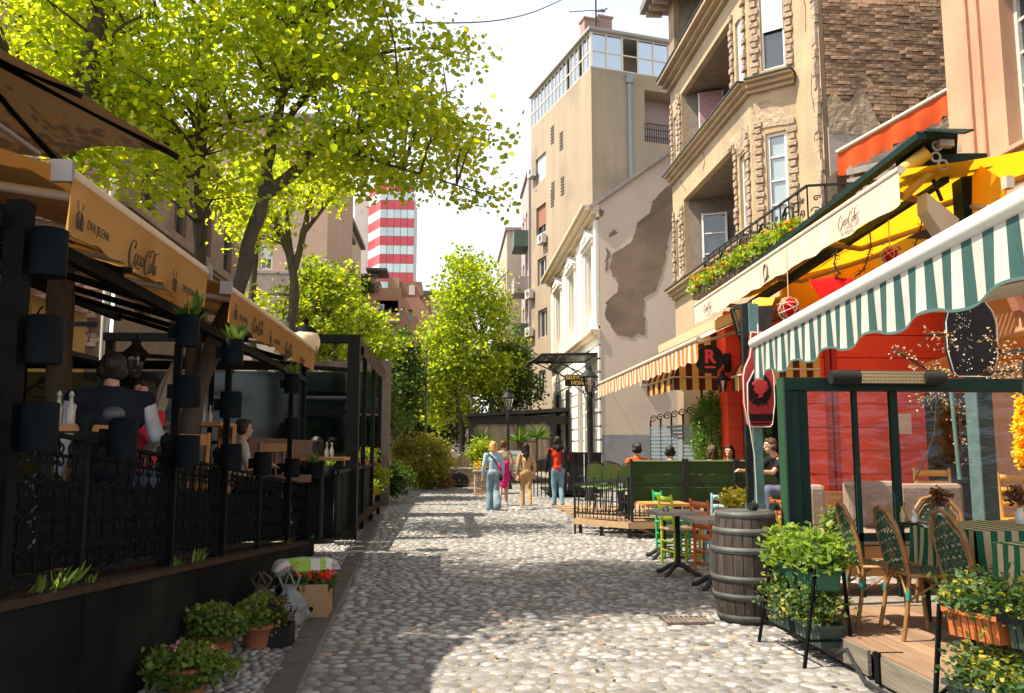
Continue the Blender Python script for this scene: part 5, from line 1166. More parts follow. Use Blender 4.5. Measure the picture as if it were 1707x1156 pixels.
def awning(name, lb, y0, y1, n_arm):
    t = thing(name, lb, 'awning', (AX, (y0+y1)/2, AZ), group=None)
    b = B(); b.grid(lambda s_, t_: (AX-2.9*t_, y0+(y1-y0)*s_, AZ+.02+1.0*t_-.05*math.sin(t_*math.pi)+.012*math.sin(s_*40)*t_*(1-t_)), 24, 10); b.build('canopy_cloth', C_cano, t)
    b = B(); b.tube([(AX, y0-.02, AZ), (AX, y1+.02, AZ)], .036, 12); b.build('front_bar', M_roll, t)
    for yc_ in (y0-.05, y1+.02): b = B(); b.bb(AX-.05, AX+.05, yc_, yc_+.03, AZ-.06, AZ+.05); b.build('end_cap', mat('cap_grey', (.20, .18, .165), .4), t)
    vz = lambda s_: .27+.012*math.sin(s_*29)+.008*math.sin(s_*61)
    b = B(); n = int((y1-y0)*22); b.grid(lambda s_, t_: (AX+.03+.010*math.sin(s_*(y1-y0)*11)*t_-.02*t_, y0+.01+(y1-y0-.02)*s_, AZ-.02-vz(s_)*t_), n, 5); b.build('valance', C_tan, t)
    for i in range(n_arm):
        y = y0+.25+(y1-y0-.5)*i/max(1, n_arm-1); b = B(); b.tube([(AX-.03, y, AZ-.06), (AX-1.25, y+.45, AZ+.22), (AX-2.8, y, AZ+.80)], .028, 8); b.ball((AX-1.25, y+.45, AZ+.22), .05, 8); b.build('arm', M_roll, t)
    return t
a1 = awning('lettered_awning', 'tan awning nearest the camera with deer emblems and dark script lettering on its valance', 4.16, 6.51, 3)
a2 = awning('lettered_awning', 'second tan awning further along the left terrace with repeated lettering', 7.19, 11.75, 4)
def onval(px, py): p = at(px, py, X=AX+.05); return p
def put(t, kind_, px, py, size):
    p = onval(px, py); M = frameM((AX+.052, p.y, p.z), (0, 1, 0), (0, 0, 1))
    if kind_ == 'd': deer(t, M @ Matrix.Translation((0, -size*.6, 0)), size, M_ink)
    elif kind_ == 'c': script_logo(t, M @ Matrix.Translation((-1.75*size, -size*.45, 0)), size, M_ink)
    else: text(kind_, size, M, M_ink, t, sx=.72, ext=.0015)
put(a1, 'd', 133, 362, .11); put(a1, 'DVA JELENA', 164, 387, .07); put(a1, 'c', 238, 433, .135); put(a1, 'd', 291, 470, .11); put(a1, 'DVA JELENA', 314, 486, .07)
put(a2, 'd', 393, 520, .11); put(a2, 'DVA JELENA', 406, 533, .07); put(a2, 'c', 430, 546, .125); put(a2, 'd', 451, 563, .10); put(a2, 'DVA JELENA', 462, 571, .07); put(a2, 'c', 481, 584, .125); put(a2, 'DVA JELENA', 504, 601, .08)
# inner awnings and cloth side curtains seen under the front one
t = thing('inner_awning', 'darker tan awning behind and under the nearest lettered awning', 'awning', (-3.2, 3.2, 3.0))
b = B(); b.grid(lambda s_, t_: (-2.0-2.9*t_, .8+3.25*s_, 2.93+1.0*t_-.04*math.sin(t_*3.1)), 16, 8); b.build('canopy_cloth', C_grey, t)
b = B(); b.tube([(-1.98, .8, 2.9), (-1.98, 4.05, 2.9)], .012, 8); b.build('front_bar', mat('dull_bar', (.16, .13, .11), .6), t)
t = thing('side_awning', 'short orange lit awning filling the gap between the two lettered awnings', 'awning', (-2.6, 6.9, 2.8))
b = B(); b.grid(lambda s_, t_: (-2.12-2.6*t_, 6.5+.72*s_, 2.78+.9*t_), 6, 8); b.grid(lambda s_, t_: (-2.12, 6.5+.72*s_, 2.78-.22*t_), 6, 3); b.build('canopy_cloth', C_tan, t)
b = B(); b.beam((-2.03, 3.8, 2.52), (-2.03, 11.9, 2.44), .06, .07); b.beam((-4.6, 3.8, 3.35), (-4.6, 11.9, 3.3), .08, .1)
for y in (3.9, 5.2, 6.9, 8.4, 10.2, 11.8): b.beam((-2.0, y, 2.56), (-4.6, y, 3.32), .05, .06)
b.build('awning_frame', M_post, label='dark steel frame carrying the awnings of the left terrace', cat='awning frame')
b = B(); b.prism([(-4.55, .6, 3.86), (-4.55, 12.0, 3.86), (-7.3, 12.0, 4.1), (-7.3, .6, 4.1)], (0, 0, .06)); b.build('shade_sheet', mat('shade_sheet_dark', (.04, .03, .025), .9), label='added dark sheet shading the terrace between the awnings and the yellow house', cat='roof')  # dark roof sheet added to keep sky light off the terrace
# --- big parasol at the top left
ps = thing('big_parasol', 'large square brown parasol above the left terrace, top left corner', 'parasol', (-3.2, 5.6, .6))
T1 = at(298, 257, Z=3.8); T0 = at(0, 85, Z=3.8); dr = (T0-T1).normalized(); T2d = Vector((dr.y, -dr.x, 0)); T2d = -T2d if T2d.x > 0 else T2d
hs_l = 1.10; A_ = T1+dr*hs_l+T2d*hs_l; A_.z = 4.42; 
corner = [T1, T1+T2d*2*hs_l, T1+T2d*2*hs_l+dr*2*hs_l, T1+dr*2*hs_l]
rim = []
for i in range(4): rim += [corner[i], (corner[i]+corner[(i+1) % 4])/2+Vector((0, 0, .04))]
b = B()
for i in range(8):
    p, q = rim[i], rim[(i+1) % 8]
    b.grid(lambda s_, t_: (lambda e: A_.lerp(e, t_)-Vector((0, 0, .05*math.sin(t_*math.pi)-0)))(p.lerp(q, s_)+(A_-p.lerp(q, s_))*.09*math.sin(s_*math.pi)), 8, 8)
b.build('canopy', C_grey, ps)
for i in range(8): b = B(); b.beam(A_-Vector((0, 0, .08)), rim[i]-Vector((0, 0, .03)), .03, .035); b.build('rib', M_post, ps)
b = B(); b.tube([(A_.x, A_.y, wt(A_.y)), (A_.x, A_.y, A_.z)], .035, 10); b.build('pole', M_post, ps)
# --- globe street lamp
gp = at(509, 571, Y=12.45); gl = thing('globe_lamp', 'street lamp with a cream glass globe beyond the second awning', 'street lamp', (gp.x, gp.y, 0))
b = B(); b.ball(gp, .215, 26); b.build('globe', mat('cream_globe', (.75, .62, .42), .3, spec=.6), gl)
b = B(); b.lathe([(.10, 0), (.10, .7), (.075, .8), (.06, .95), (.045, 1.1), (.04, gp.z-.32), (.09, gp.z-.24), (.10, gp.z-.19)], (gp.x, gp.y, 0), 16); b.build('pole', M_post, gl)
b = B(); b.lathe([(.17, .14), (.14, .21), (.04, .25), (.035, .30), (.05, .33), (0, .38)], (gp.x, gp.y, gp.z), 16); b.build('cap', M_post, gl)
# --- the terrace's own yellow house
M_yel = mat('ochre_yellow_wall', (.42, .26, .08), .9, (.36, .22, .06), 2, bump=.2)
yh = thing('yellow_restaurant_house', 'yellow ochre restaurant front behind the left terrace', 'house', (-7.6, 7, 0))
ks = [(1.5, 2.6, 1.2, 3.0), (4.1, 5.2, .5, 3.0), (7.2, 8.3, 1.2, 3.0)]
b = B(); holes_wall(b, (-7.4, 1.5, 0), (0, 1, 0), 16.0, 4.2, ks, (1, 0, 0), .2); b.bb(-13, -7.4, 17.3, 17.5, 0, 4.2); b.build('wall', M_yel, yh)
for k in ks: window(yh, (-7.4, 1.5, 0), (0, 1, 0), (1, 0, 0), k, .2, 2, 3, fm=mat('dark_window_frame', (.06, .05, .05), .5))
b = B()
for i in range(20):
    y = 1.6+i*.8; b.bb(-7.4, -7.37, y, y+.04, .3, 4.0)
b.build('wall_moulding', mat('yellow_moulding', (.42, .26, .08), .9), yh, kind='stuff')
b = B(); b.prism([(-7.0, 1.2, 4.2), (-7.0, 17.6, 4.2), (-13, 17.6, 6.2), (-13, 1.2, 6.2)], (0, 0, .2)); b.build('roof', mat('brown_tile_roof', (.16, .07, .045), .9, (.22, .11, .07), 8, bump=.5), yh)
# wrought iron bracket canopy inside
gc = thing('iron_scroll_canopy', 'dark glazed canopy on wrought iron scroll brackets inside the left terrace', 'canopy', (-4.6, 8.2, 2.4))
b = B(); b.prism([(-5.9, 7.2, 2.75), (-3.9, 7.2, 2.45), (-3.9, 9.6, 2.45), (-5.9, 9.6, 2.75)], (0, 0, .05)); b.build('roof_sheet', mat('smoky_glass', (.05, .065, .075), .15, spec=.8), gc)
b = B()
for y in (7.15, 9.65):
    b.beam((-5.9, y, 2.74), (-3.9, y, 2.44), .05, .06)
    for (cx, cz, r_, a0, a1_) in ((-5.2, 2.3, .35, 0, 9), (-4.5, 2.2, .2, 3, 12), (-5.6, 1.9, .22, 1, 10), (-5.1, 3.1, .18, 0, 9), (-4.5, 2.95, .14, 2, 11)):
        b.tube([(cx+x, y, cz+z) for x, z in arc((0, 0), r_, a0, a1_, 22, .2)], .011, 5)
    b.tube([(-5.9, y, 1.6), (-5.5, y, 2.1), (-4.9, y, 2.0), (-4.2, y, 2.42)], .015, 5)
b.build('scroll_bracket', M_iron, gc, kind='stuff')
t = thing('wall_lantern', 'dark four sided lantern behind the man in a vest', 'lantern', (-4.1, 8.6, 1.9)); p = at(226, 596, Y=8.6); lantern(t, p.x, 8.6, p.z-.2, .5)
# iron trellis arch silhouettes above
b = B()
for (cx, cz, r_) in ((-3.9, 2.95, .13), (-4.3, 3.0, .16), (-4.8, 2.95, .12), (-3.5, 2.8, .1)):
    b.tube([(cx+x, 5.6, cz+z) for x, z in arc((0, 0), r_, 0, 9, 20, .2)], .009, 5); b.tube([(cx-x, 5.6, cz+z) for x, z in arc((0, 0), r_, 0, 9, 20, .2)], .009, 5)
b.beam((-5.4, 5.6, 2.78), (-2.1, 5.6, 2.66), .03, .04); b.beam((-5.4, 5.6, 2.3), (-2.3, 5.6, 2.3), .02, .03)
b.build('scroll_trellis', M_iron, label='black scroll ironwork under the nearest awning', cat='ironwork', kind='stuff')
b = B(); p = at(60, 400, Y=4.6); b.box((-2.75, 4.55, 1.9), (.16, .16, 2.7)); b.build('timber_column', mat('black_timber', (.02, .018, .016), .8), label='black square column behind the nearest thick post', cat='column')
b = B(); b.box((-2.95, 5.3, 1.55), (.22, .2, 1.9)); b.build('cream_pilaster', mat('cream_pilaster', (.34, .27, .2), .8), label='cream pilaster behind the stacked pots at the far left', cat='pillar')
# dim glass wind screen and back structures of the terrace, far end
gs = thing('glass_wind_screen', 'dark framed glass screens across the back of the left terrace', 'glass screen', (-4.5, 12.1, .3))
for i in range(4):
    x0, x1 = -7.2+i*1.28, -7.2+(i+1)*1.28
    b = B(); b.bb(x0+.03, x1-.03, 12.1, 12.12, .55, 2.55); b.build('pane', glass('smoky_pane', (.30, .36, .36), .0, .12), gs)
    b = B(); b.bb(x1-.03, x1+.03, 12.08, 12.14, .2, 2.75); b.build('mullion', M_post, gs)
b = B(); b.bb(-7.2, -2.05, 12.07, 12.15, 2.6, 2.72); b.bb(-7.2, -2.05, 12.07, 12.15, 1.55, 1.6); b.build('rail', M_post, gs)
# --- black pergola beyond the globe lamp
M_pg = mat('pergola_black', (.009, .010, .011), .45, (.015, .017, .018), 5)
pg = thing('black_pergola', 'black steel pergola with a sliding glass roof beyond the globe lamp', 'pergola', (-2.6, 15.5, 0))
PX = at(588, 700, Y=14.2).x; ztp = at(588, 572, Y=14.2).z
for (x, y, w) in ((PX, 14.2, .2), (PX, 16.0, .08), (PX, 17.8, .08), (PX, 19.6, .08), (-5.6, 14.2, .12)):
    b = B(); b.bb(x-w/2, x+w/2, y-w/2, y+w/2, .0, ztp); b.build('post', M_pg, pg)
b = B(); b.bb(-5.7, PX+.10, 14.12, 14.28, ztp, ztp+.13); b.bb(PX-.08, PX+.08, 14.29, 19.7, ztp+.002, ztp+.11); b.build('beam', M_pg, pg)
for i in range(3):
    z = ztp-.45-i*.42; b = B(); b.beam((-5.6, 14.3+i*.2, z+.25), (PX-.1, 14.3+i*.2, z), .08, .07); b.build('roof_track', M_pg, pg)
for i in range(4):
    x0, x1 = -5.5+i*(PX+5.4)/4, -5.5+(i+1)*(PX+5.4)/4
    b = B(); b.bb(x0+.03, x1-.03, 14.2, 14.22, 1.2, ztp-.5); b.build('glass_pane', glass('smoky_pane', (0, 0, 0)), pg)
b = B(); b.bb(-5.5, PX-.1, 14.18, 14.24, 1.12, 1.2); b.bb(-5.5, PX-.1, 14.17, 14.25, 2.05, 2.12); b.tube([(-5.5, 14.16, 2.3), (PX-.1, 14.16, 2.3)], .06, 8); b.build('rail', M_pg, pg)
b = B(); b.bb(-5.6, PX+.05, 14.1, 19.6, .18, .3); b.build('deck', M_led, pg)
b = B(); b.grid(lambda s_, t_: (PX+.14+.02*math.sin(s_*30), 14.4+5.2*s_, ztp+.02-t_*.24-.05*s_), 30, 3); b.build('side_valance', cloth('brown_valance', (.12, .09, .065), (.09, .065, .05), .2), pg)
for i in range(9):
    b = B(); y = 12.6+i*.62; b.bb(PX-.06, PX-.02, y, y+.52, .25, 1.12); b.build('side_panel', M_pan, pg)
b = B(); b.bb(PX-.02, PX+.02, 12.5, 19.6, 1.12, 1.17); b.build('side_rail', M_pg, pg)
b = B(); b.bb(-2.1, PX-.04, 12.36, 12.40, .2, 1.1); b.build('near_panel', M_pan, pg)
pg2 = thing('brown_pergola', 'brown steel pergola frame further down the left side with clear side screens', 'pergola', (-2.5, 24, 0))
x2 = at(643, 700, Y=22.5).x; z2 = at(643, 608, Y=22.5).z
M_br = mat('bronze_steel', (.085, .06, .045), .5, (.11, .08, .06), 6)
for (x, y) in ((x2, 22.5), (-6, 22.5)): b = B(); b.bb(x-.12, x+.12, y-.1, y+.1, 0, z2+.1); b.build('post', M_br, pg2)
b = B(); b.bb(-6.1, x2-.13, 22.42, 22.58, z2-.15, z2+.08); b.build('beam', M_br, pg2)
b = B(); b.bb(-6, x2-.14, 22.49, 22.51, 1.3, z2-.2); b.build('pane', glass('smoky_pane', (0, 0, 0)), pg2)
b = B(); b.bb(-6, x2-.14, 22.46, 22.54, 1.2, 1.3); b.bb(-6, x2-.14, 22.46, 22.54, 2.35, 2.4); b.bb(-6, x2-.14, 22.46, 22.54, .1, .2); b.build('rail', M_br, pg2)
b = B(); b.prism([(-6, 22.7, 0), (x2, 22.7, 0), (x2, 22.7, 1.1), (-6, 22.7, 1.1)], (0, .05, 0)); b.build('low_panel', M_pan, pg2)
# two cream parasols far behind the screens
for px, py, Y, lb in ((604, 604, 32, 'small pale parasol seen through the black pergola'), (625, 607, 34, 'small pale parasol seen beside the brown pergola post')):
    p = at(px, py, Y=Y); t = thing('pale_parasol', lb, 'parasol', (p.x, Y, .6)); b = B(); b.lathe([(.0, .35), (1.0, 0), (.98, -.06)], (p.x, Y, p.z), 12, smooth=False); b.build('canopy', mat('pale_canvas', (.6, .6, .55), .8), t); b = B(); b.tube([(p.x, Y, .5), (p.x, Y, p.z+.3)], .03, 6); b.build('pole', M_iron, t)
# terracotta window boxes on a stand beside the pergola
M_ter = mat('terracotta', (.42, .15, .07), .8, (.35, .12, .05), 6, bump=.2)
M_soil = mat('potting_soil', (.035, .025, .018), 1.0)
def box_planter(px, py, Y, lb, w=.5, leaf=L_lin2, fl=None):
    p = at(px, py, Y=Y); t = thing('terracotta_box', lb, 'flower box', (p.x, Y, p.z-.12))
    b = B(); b.prism([(p.x-.13, Y-w/2, p.z-.12), (p.x+.13, Y-w/2, p.z-.12), (p.x+.17, Y-w/2, p.z+.12), (p.x-.17, Y-w/2, p.z+.12)], (0, w, 0)); b.build('box', M_ter, t, bevel=.01)
    foliage('plants', blob_pts((p.x, Y, p.z+.22), (.22, w*.6, .16), 60), 12, .07, .055, leaf, t, kind='stuff')
    if fl: foliage('flowers', blob_pts((p.x, Y, p.z+.26), (.2, w*.5, .14), 22), 6, .04, .05, fl, t, kind='stuff')
    return p
p1 = box_planter(614, 775, 18.8, 'upper terracotta flower box with yellow flowers on the dark stand', fl=L_yf); p2 = box_planter(611, 830, 18.2, 'lower terracotta flower box under the climbing plants by the pergola', fl=L_yf)
b = B()
for dy in (-.3, .3): b.beam((p1.x+.05, 18.5+dy, 0), (p1.x-.05, 18.5+dy, p1.z+.1), .03, .03)
b.beam((p2.x, 18.1, p2.z-.14), (p2.x, 18.9, p2.z-.14), .3, .02); b.beam((p1.x, 18.3, p1.z-.14), (p1.x, 19.1, p1.z-.14), .3, .02); b.build('plant_stand', M_iron, label='dark plant stand holding two terracotta boxes', cat='plant stand')
shrub('climbing_plant', 'loose green climbing plant between the two terracotta boxes', 622, 778, 822, 19.2, .33, 70, .07, L_lin2, seed=7, spread=.08)
# ---------------------------------------------------------------- pavement clutter at the left kerb
p = at(521, 1034, Z=0)
cbx = thing('cardboard_box', 'brown cardboard box full of red geraniums on the left footway', 'box', (p.x, p.y+.2, 0))
M_card = mat('cardboard', (.40, .25, .12), .85, (.34, .21, .10), 5, bump=.1)
b = B(); x0, x1, y0, y1, h = p.x-.13, p.x+.12, p.y+.02, p.y+.36, .30
b.bb(x0, x1, y0, y0+.008, 0.01, h); b.bb(x0, x1, y1-.008, y1, 0.01, h); b.bb(x0, x0+.008, y0+.008, y1-.008, 0.01, h); b.bb(x1-.008, x1, y0+.008, y1-.008, 0.01, h); b.bb(x0, x1, y0, y1, .005, .012); b.build('box', M_card, cbx)
b = B(); b.tube([(p.x-.02, y0-.004, .09), (p.x-.02, y0+.004, .09)], .022, 14); b.build('hand_hole', mat('hole_dark', (.02, .015, .01), .9), cbx)
L_rd = leafmat('geranium_red', (.55, .02, .015), (.75, .05, .02), .25); L_ger = leafmat('geranium_leaf', (.03, .08, .015), (.08, .15, .03), .35)
foliage('leaves', blob_pts((p.x, p.y+.2, h+.0), (.15, .18, .07), 50), 12, .035, .05, L_ger, cbx, kind='stuff')
foliage('flowers', [(p.x+.10, p.y+.06, h+.07), (p.x+.06, p.y+.1, h+.05), (p.x+.12, p.y+.16, h+.08), (p.x-.06, p.y+.12, h+.06), (p.x-.02, p.y+.25, h+.07)], 46, .022, .024, L_rd, cbx, flat=.8, wide=.9, kind='stuff')
q = at(478, 1000, Z=.1); t = thing('potted_geranium', 'red geranium in a dark green pot left of the cardboard box', 'potted plant', (q.x, p.y+.35, 0))
xq, yq = p.x-.24, p.y+.42
b = B(); b.lathe([(.08, 0.01), (.11, .2), (.12, .2), (.12, .22), (.0, .2)], (xq, yq, 0), 16); b.build('pot', mat('green_pot', (.02, .05, .03), .5), t)
foliage('leaves', blob_pts((xq, yq, .28), (.14, .14, .09), 40), 12, .03, .05, L_ger, t, kind='stuff'); foliage('flowers', [(xq-.06, yq-.05, .38), (xq+.03, yq-.08, .35), (xq+.08, yq-.02, .32), (xq-.02, yq+.03, .42)], 36, .018, .022, L_rd, t, flat=.8, kind='stuff')
# bag of soil lying behind
t = thing('soil_bag', 'white and green plastic bag of potting soil on a crate behind the cardboard box', 'bag', (p.x-.17, p.y+.6, .27))
cx, cy, cz = p.x-.17, p.y+.62, .52
def pillow(b, c, s_, rz=0, mfn=None, n=22, m_=12, wr=.02, seed=0):
    def f(u, v):
        a, q_ = (u-.5)*2, (v-.5)*2; return a, q_
    for sgn in (-1, 1):
        def g(u, v):
            a, q_ = (u-.5)*2, (v-.5)*2; h_ = sgn*s_[2]*max(0, (1-a**4)*(1-q_**4))**.5
            x, y = a*s_[0]*(1-.06*q_*q_), q_*s_[1]*(1-.06*a*a); h_ += wr*mnoise.noise(Vector((x*7+seed, y*7, sgn)))
            return (c[0]+x*math.cos(rz)-y*math.sin(rz), c[1]+x*math.sin(rz)+y*math.cos(rz), c[2]+h_)
        b.grid(g, n, m_, mfn=mfn)
b = B(); pillow(b, (cx, cy, cz-.16), (.32, .2, .1), .25, mfn=lambda i, j: 1 if (4 < i < 12 or 14 < i < 17) else (2 if i > 18 else 0)); b.build('bag', [mat('bag_white', (.6, .6, .58), .35, bump=.2), mat('bag_green', (.22, .45, .04), .35, (.35, .5, .06), 6), mat('bag_grey', (.3, .32, .33), .4)], t)
b = B(); b.bb(cx-.26, cx+.24, cy-.12, cy+.2, 0.0, .27); b.build('crate', mat('black_crate', (.02, .02, .02), .6), t)
# carrier bags
def bag(name, lb, c, r, m, hh):
    t = thing(name, lb, 'bag', c); b = B()
    def g(u, v):
        a = u*2*math.pi; prof = [.8, 1.0, 1.05, 1.02, .95, .78, .5, .3][min(7, int(v*7.99))]; prof2 = [1.0, 1.05, 1.02, .95, .78, .5, .3, .32][min(7, int(v*7.99))]; k = v*7.99 % 1; pr = prof*(1-k)+prof2*k
        w_ = 1+.30*mnoise.noise(Vector((math.cos(a)*1.5, math.sin(a)*1.5, v*2.5)))+.14*mnoise.noise(Vector((math.cos(a)*4, math.sin(a)*4, v*6)))+.09*math.sin(a*6+v*5)*v
        return (c[0]+r[0]*pr*w_*math.cos(a), c[1]+r[1]*pr*w_*math.sin(a), c[2]+.005+hh*v)
    b.grid(g, 72, 30); b.build('bag_body', m, t)
    b = B()
    for s_ in (-1, 1): b.tube([(c[0]+s_*.05, c[1], c[2]+hh*.92), (c[0]+s_*.09, c[1]-.02, c[2]+hh*1.25), (c[0]+s_*.02, c[1]-.03, c[2]+hh*1.5), (c[0]-s_*.05, c[1], c[2]+hh*.95)], [.008, .012, .012, .008], 5)
    b.build('handle', m, t)
M_poly = cloth('clear_carrier', (.30, .34, .34), (.42, .45, .44), .35, 9)
v1 = at(463, 1052, Z=0); bag('carrier_bag', 'big translucent grey plastic carrier bag left of the cardboard box', (v1.x+.05, v1.y+.20, 0), (.17, .18), M_poly, .33)
v2 = at(395, 1030, Z=0); bag('carrier_bag', 'olive beige plastic carrier bag beside the dark wall', (-1.70, v2.y+.15, 0), (.16, .17), cloth('olive_carrier', (.16, .14, .09), (.22, .2, .13), .3, 5), .25)
# ivy and pots in trays
L_ivy = leafmat('variegated_ivy', (.03, .08, .012), (.20, .25, .04), .35, .6)
def ivy(lb, c, r, n, h):
    t = thing('potted_ivy', lb, 'potted plant', c); b = B(); b.lathe([(.10, 0.01), (.13, .15), (.145, .15), (.145, .18), (.0, .17)], c, 18); b.build('pot', M_ter, t)
    foliage('leaves', blob_pts((c[0], c[1], h), r, int(n*1.5), .3), 14, .03, .036, L_ivy, t, kind='stuff', droop=.1, wide=1.0)
w1, w2, w3 = at(362, 1105, Z=0), at(425, 1085, Z=0), at(300, 1170, Z=0)
ivy('bushy ivy in a terracotta pot nearest the dark wall', (w1.x-.05, w1.y+.1, 0), (.20, .2, .13), 110, .25); ivy('spreading ivy right of its twin, beside the black crate', (w2.x, w2.y+.1, 0), (.17, .18, .12), 100, .25)
ivy('low ivy with a pink flower at the bottom edge left', (w3.x, w3.y+.12, 0), (.26, .2, .12), 110, .17)
foliage('pink_flower', [(w3.x-.06, w3.y+.05, .31), (w3.x+.15, w3.y+.1, .29)], 18, .014, .02, leafmat('pink_petal', (.6, .25, .3), (.7, .35, .4), .3), bpy.data.objects['potted_ivy.002'], kind='stuff')
t = thing('black_tray', 'black plastic plant crate with dark purple seedlings', 'crate', (w2.x+.14, w2.y+.1, 0)); x, y = w2.x+.13, w2.y+.16
b = B(); b.bb(x-.1, x+.1, y-.13, y-.12, 0, .16); b.bb(x-.1, x+.1, y+.12, y+.13, 0, .16); b.bb(x-.11, x-.1, y-.13, y+.13, 0, .16); b.bb(x+.1, x+.11, y-.13, y+.13, 0, .16); b.bb(x-.1, x+.1, y-.12, y+.12, .0, .1); b.build('crate', mat('black_crate', (0, 0, 0)), t)
foliage('seedlings', blob_pts((x, y, .26), (.1, .12, .1), 40), 8, .03, .035, leafmat('purple_leaf', (.05, .02, .03), (.10, .05, .04), .3), t, kind='stuff')
# weeds growing out of the ledge
for px, py, s_ in ((60, 990, .10), (95, 975, .15), (330, 930, .12), (292, 942, .08), (480, 905, .07), (520, 895, .08), (150, 985, .07)):
    p = at(px, py, X=-1.9); n = 46 if s_ > .15 else 18; t = thing('ledge_weed', {60: 'weeds sprouting from the ledge at the far left', 95: 'taller clump of grass on the ledge under the first fence panel', 330: 'spiky green weed on the ledge under the post between the awnings', 292: 'tiny weed left of the spiky weed on the ledge', 480: 'small weed on the ledge near the globe lamp', 520: 'last small weed at the end of the ledge', 150: 'small sprout on the ledge below the second fence panel'}[px], 'weed', (-1.92, p.y, wt(p.y)), group='weeds along the ledge')
    P = np.tile(np.array([-1.9, p.y, wt(p.y)]), (n, 1))+rng.normal(size=(n, 3))*np.array([.02, s_*.5, .0]); D = rvec(n); D[:, 2] = np.abs(D[:, 2])+.5; D[:, 0] = np.abs(D[:, 0])*.6
    V, F = leafmesh(P, D, rvec(n), rng.uniform(.5, 1, n)*s_, .2, .16); mesh_np('blades', V, F, L_pot, t, kind='stuff')
# far kerb: row of dark planks of the pergola base
# ================================================================ RIGHT SIDE: red restaurant, awnings, decks
M_grn = mat('dark_green_paint', (.005, .020, .017), .5, (.008, .026, .022), 8, bump=.1)
M_teal = mat('worn_teal_paint', (.06, .15, .15), .6, (.11, .21, .20), 9, bump=.4, c3=(.10, .10, .08))
M_rw = mat('red_boards', (.80, .065, .018), .55, (.70, .05, .014), 2, bump=.1)
rh = thing('red_restaurant', 'bright red boarded restaurant front under the yellow awning', 'restaurant', (7, 13.8, 0))
b = B(); b.bb(5.86, 9.4, 13.55, 13.9, .2, 3.75); b.bb(5.92, 6.1, 13.9, 16.4, .2, 3.8); b.build('backing', M_rw, rh)
for i in range(9):
    z = .3+i*.385; b = B(); b.bb(6.42, 9.4, 13.50, 13.548, z+.008, z+.377); b.build('board', M_rw, rh)
for i in range(9): z = .3+i*.385; b = B(); b.bb(5.86, 6.2, 13.49, 13.545, z+.008, z+.377); b.build('board', M_rw, rh)
for x in (6.24, 6.36): b = B(); b.bb(x-.045, x+.045, 13.46, 13.54, .2, 3.75); b.build('pilaster', mat('deep_red', (.36, .015, .01), .5), rh)
b = B(); b.bb(5.34, 5.62, 15.9, 16.4, .2, 4.1); b.build('corner_pilaster', M_rw, rh, bevel=.01)
for i in range(8): z = .5+i*.46; b = B(); b.bb(5.325, 5.635, 15.885, 16.0, z, z+.44); b.build('pilaster_block', M_rw, rh, bevel=.015)
b = B(); b.bb(5.64, 5.86, 16.0, 16.4, .2, 4.0); b.build('door_frame', mat('orange_brown_frame', (.30, .09, .02), .6), rh)
b = B(); b.bb(5.72, 5.92, 14.6, 15.98, .25, 2.9); b.build('door', mat('black_door', (.012, .012, .012), .4), rh)
b = B(); b.bb(5.3, 9.4, 13.9, 16.4, 3.85, 4.05); b.build('ceiling', mat('amber_ceiling', (.4, .2, .04), .8), rh)
b = B(); b.bb(7.9, 8.7, 13.36, 13.5, .2, 2.4); b.build('dark_doorway', mat('black_door', (0, 0, 0)), rh)
C_yel = cloth('yellow_awning', (.60, .32, .02), (.48, .24, .015), .58, 1.2, trc=(.85, .42, .01))
C_crm = cloth('cream_valance', (.72, .66, .55), (.60, .53, .42), .25, 2.2, stretch=(1, 3, .3))
# --- big cream and yellow awning with its green roof edge
ya = thing('yellow_awning', 'long yellow awning with a cream lettered valance over the red restaurant', 'awning', (5.5, 11.4, 4.1))
ba, bb2 = Vector((4.5, 7.86, 4.28)), Vector((4.5, 15.0, 4.10))
b = B(); b.grid(lambda s_, t_: ba.lerp(bb2, s_)+Vector((2.5*t_, 0, .55*t_-.06*math.sin(t_*3.14)+.015*math.sin(s_*33)*t_*(1-t_)*4)), 40, 12); b.build('canopy_cloth', C_yel, ya)
b = B(); b.grid(lambda s_, t_: ba.lerp(bb2, s_)+Vector((-.03+.012*math.sin(s_*95)*t_, 0, -.03-t_*(.33+.014*math.sin(s_*50)))), 130, 5); b.build('valance', C_crm, ya)
b = B(); b.tube([ba, bb2], .045, 12); b.build('front_bar', mat('cream_bar', (.48, .42, .33), .5), ya)
for y in (8.3, 10.2, 12.2, 14.4):
    z = 4.25-(y-7.86)*.025; b = B(); b.tube([(4.56, y, z-.05), (5.6, y+.7, z+.02), (6.9, y, z+.42)], .04, 8); b.build('arm', mat('amber_arm', (.30, .17, .04), .5), ya)
b = B(); b.grid(lambda s_, t_: (5.5+4*s_, 13.42+.02*math.sin(s_*20), 3.78+1.25*t_), 30, 6); b.build('end_curtain', C_yel, ya)
for y, s_ in ((8.9, .13), (14.1, .12)):
    z = 4.28-(y-7.86)*.025-.21; script_logo(ya, frameM((4.43, y+1.75*s_, z-.05), (0, -1, 0), (0, 0, 1)) @ Matrix.Translation((0, 0, 0)), s_, mat('grey_print', (.22, .17, .14), .8))
z = 4.28-(11.45-7.86)*.025-.20; b = B(); b.tube([(4.455, 11.45+.07*math.cos(a*math.pi/8), z+.11*math.sin(a*math.pi/8)) for a in range(16)], .012, 5, closed=True); b.tube([(4.455, 11.35, z-.05), (4.455, 11.5, z-.14)], .01, 4); b.build('emblem', mat('grey_print', (0, 0, 0)), ya)
gr = thing('green_roof_edge', 'dark green metal roof edge above the cream valance', 'roof', (4.9, 11, 4.3))
r0, r1 = Vector((4.68, 7.76, 4.60)), Vector((4.68, 14.9, 4.16))
b = B(); b.beam(r0, r1, .10, .07); b.build('gutter', M_grn, gr)
